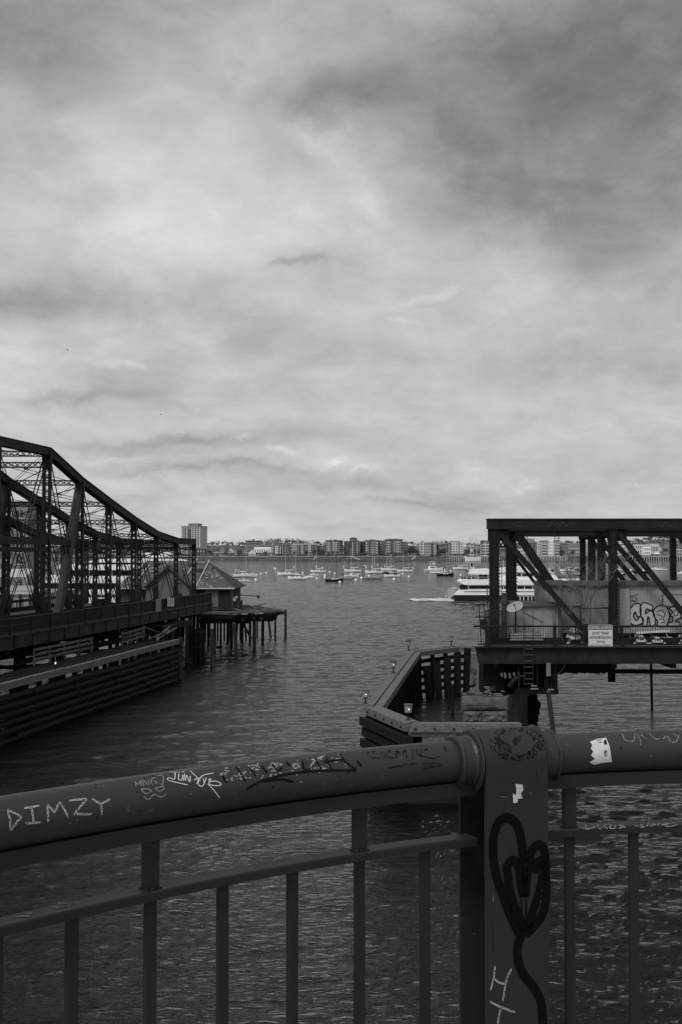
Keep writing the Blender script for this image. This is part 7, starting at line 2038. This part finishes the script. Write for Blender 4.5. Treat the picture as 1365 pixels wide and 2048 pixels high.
# black tulip sprayed on the post
paint([A4(L) for L in ([(455, 880), (400, 770), (355, 650), (315, 530), (300, 420), (302, 320), (330, 240), (372, 212), (420, 235), (450, 300), (464, 390), (466, 470)],
    [(500, 470), (512, 410), (535, 375), (562, 366), (585, 395), (594, 460), (598, 560), (596, 670), (575, 760), (530, 820), (480, 870)],
    [(382, 540), (378, 490), (398, 455), (425, 458), (445, 500), (455, 580), (470, 660)], [(382, 520), (392, 620), (425, 720), (460, 800), (480, 850)], [(525, 520), (545, 470), (568, 455), (582, 480), (575, 560), (555, 640), (530, 720), (490, 830)],
    [(470, 860), (440, 920), (440, 1010), (468, 1090), (530, 1170), (568, 1250), (580, 1373), (582, 1440)])], 'sprayed_flower', 'spray_black', 19, clip=1097)
paint([A4(L) for L in ([(450, 480), (462, 560), (468, 660)], [(500, 470), (492, 560), (485, 660)], [(478, 470), (478, 660)])], 'sprayed_flower', 'spray_black', 15, lift=.0016)
paint([A4(L) for L in ([(459, 670), (462, 740)], [(486, 670), (485, 780)])], 'sprayed_flower', 'spray_black', 3.5)
paint([A4(L) for L in ([(310, 1045), (303, 1110), (283, 1185)], [(302, 1115), (335, 1140), (366, 1146)], [(403, 1060), (372, 1130), (354, 1244)], [(280, 1245), (330, 1272), (426, 1308)], [(350, 1272), (335, 1310), (324, 1380)])], 'chalk_lettering', 'chalk', 4.2, jit=.35)
# worn stencil on the cap
patch(A3([(300, 150), (345, 165), (385, 185), (405, 215), (412, 250), (375, 232), (330, 200)]), 'stencil', 'worn_dark')
patch(A3([(415, 150), (470, 140), (460, 165), (435, 195), (428, 215), (410, 180)]), 'stencil', 'worn_dark')
def dots():
    m = MB(); rr = random.Random(15)
    for i in range(300):
        a = rr.uniform(0, 6.283); r = rr.uniform(.72, 1.12); x = 430 + 138 * r * math.cos(a); y = 185 + 92 * r * math.sin(a)
        if x < 330 and rr.random() < .5: continue
        px, py = A3([(x, y)])[0]; h = hit(px, py)
        if not h: continue
        u = h[1].cross(Vector((0, 0, 1))).normalized(); v = h[1].cross(u).normalized(); s = rr.uniform(.0009, .0024)
        m.add([h[0] + h[1] * .001 + (u * math.cos(k * 1.047) + v * math.sin(k * 1.047)) * s for k in range(6)], [tuple(range(6))])
    m.build('stencil', MAT['black_marker'], RAIL)
dots()
patch(A3([(845, 180), (885, 165), (935, 158), (955, 205), (968, 290), (905, 298), (865, 306), (842, 292), (872, 275), (850, 255), (862, 235), (848, 215), (858, 200)]), 'sticker', 'sticker', .0014)
paint([A3(L) for L in ([(880, 175), (910, 170)], [(890, 186), (915, 182)])], 'sticker_print', 'black_marker', 1.2, lift=.0022)
patch(A3([(925, 170), (936, 172), (940, 195), (928, 198), (920, 185)]), 'sticker_print', 'black_marker', .0024)
patch(A3([(925, 225), (945, 230), (945, 250), (930, 262), (922, 245)]), 'sticker_print', 'worn_dark', .0024)
patch(A3([(425, 415), (465, 420), (468, 450), (455, 470), (466, 495), (438, 500), (435, 522), (412, 522), (410, 470), (428, 480), (430, 450)]), 'sticker_scrap', 'sticker', .0014)
paint([A3(L) for L in ([(335, 487), (385, 490)], [(150, 440), (165, 425)], [(470, 440), (485, 425)])], 'scratch', 'chalk_faint', 1.2)
paint([A4(L) for L in ([(300, 650), (298, 690)], [(575, 615), (565, 690)], [(250, 520), (252, 560)])], 'scratch', 'chalk_faint', 1.5)

def wear():
    rr = random.Random(31); m = MB(); d = MB()
    for i in range(170):
        px = rr.uniform(0, 1365)
        if 915 < px < 1105: py = rr.uniform(1460, 2040)
        else:
            base = hit_row(px); 
            if base is None: continue
            py = base + rr.choice([rr.uniform(0, 12), rr.uniform(0, 90)])
        h = hit(px, py)
        if not h: continue
        u = h[1].cross(Vector((0, 0, 1)))
        if u.length < .1: continue
        u.normalize(); v = h[1].cross(u).normalized(); s = rr.uniform(.0006, .0019)
        (m if rr.random() < .6 else d).add([h[0] + h[1] * .0009 + (u * math.cos(k * 1.047) * rr.uniform(.6, 1.6) + v * math.sin(k * 1.047)) * s * rr.uniform(.6, 1.2) for k in range(6)], [tuple(range(6))])
    m.build('paint_chip', MAT['chalk_faint'], RAIL); d.build('dark_chip', MAT['spray_black'], RAIL)
def hit_row(px):
    for py in range(1440, 1640, 4):
        if hit(px, py): return py
wear()
for q_ in ([(300, 1545), (302, 1562)], [(612, 1520), (611, 1545)], [(842, 1488), (843, 1512)], [(1290, 1470), (1291, 1490)], [(1010, 1600), (1011, 1650)], [(1072, 1530), (1073, 1570)], [(985, 1850), (986, 1905)]): paint([q_], 'paint_drip', 'worn_dark', 1.6)

# the pavement the viewer stands on (its edge lies just under the bottom of the view)
def pavement():
    m = MB(); n = 40; xs = [-2.9 + 7.6 * i / n for i in range(n + 1)]
    top = [(x, RC(x) + .16) for x in xs]
    poly = [(xs[0], -4)] + [(xs[-1], -4)] + [(x, y) for x, y in reversed(top)]
    m.prism(poly, EYE - 2.3, EYE - 1.602); tag(m.build('pavement', MAT['concrete']), 'concrete footway of the bridge the viewer stands on', None, kind='structure')
pavement()
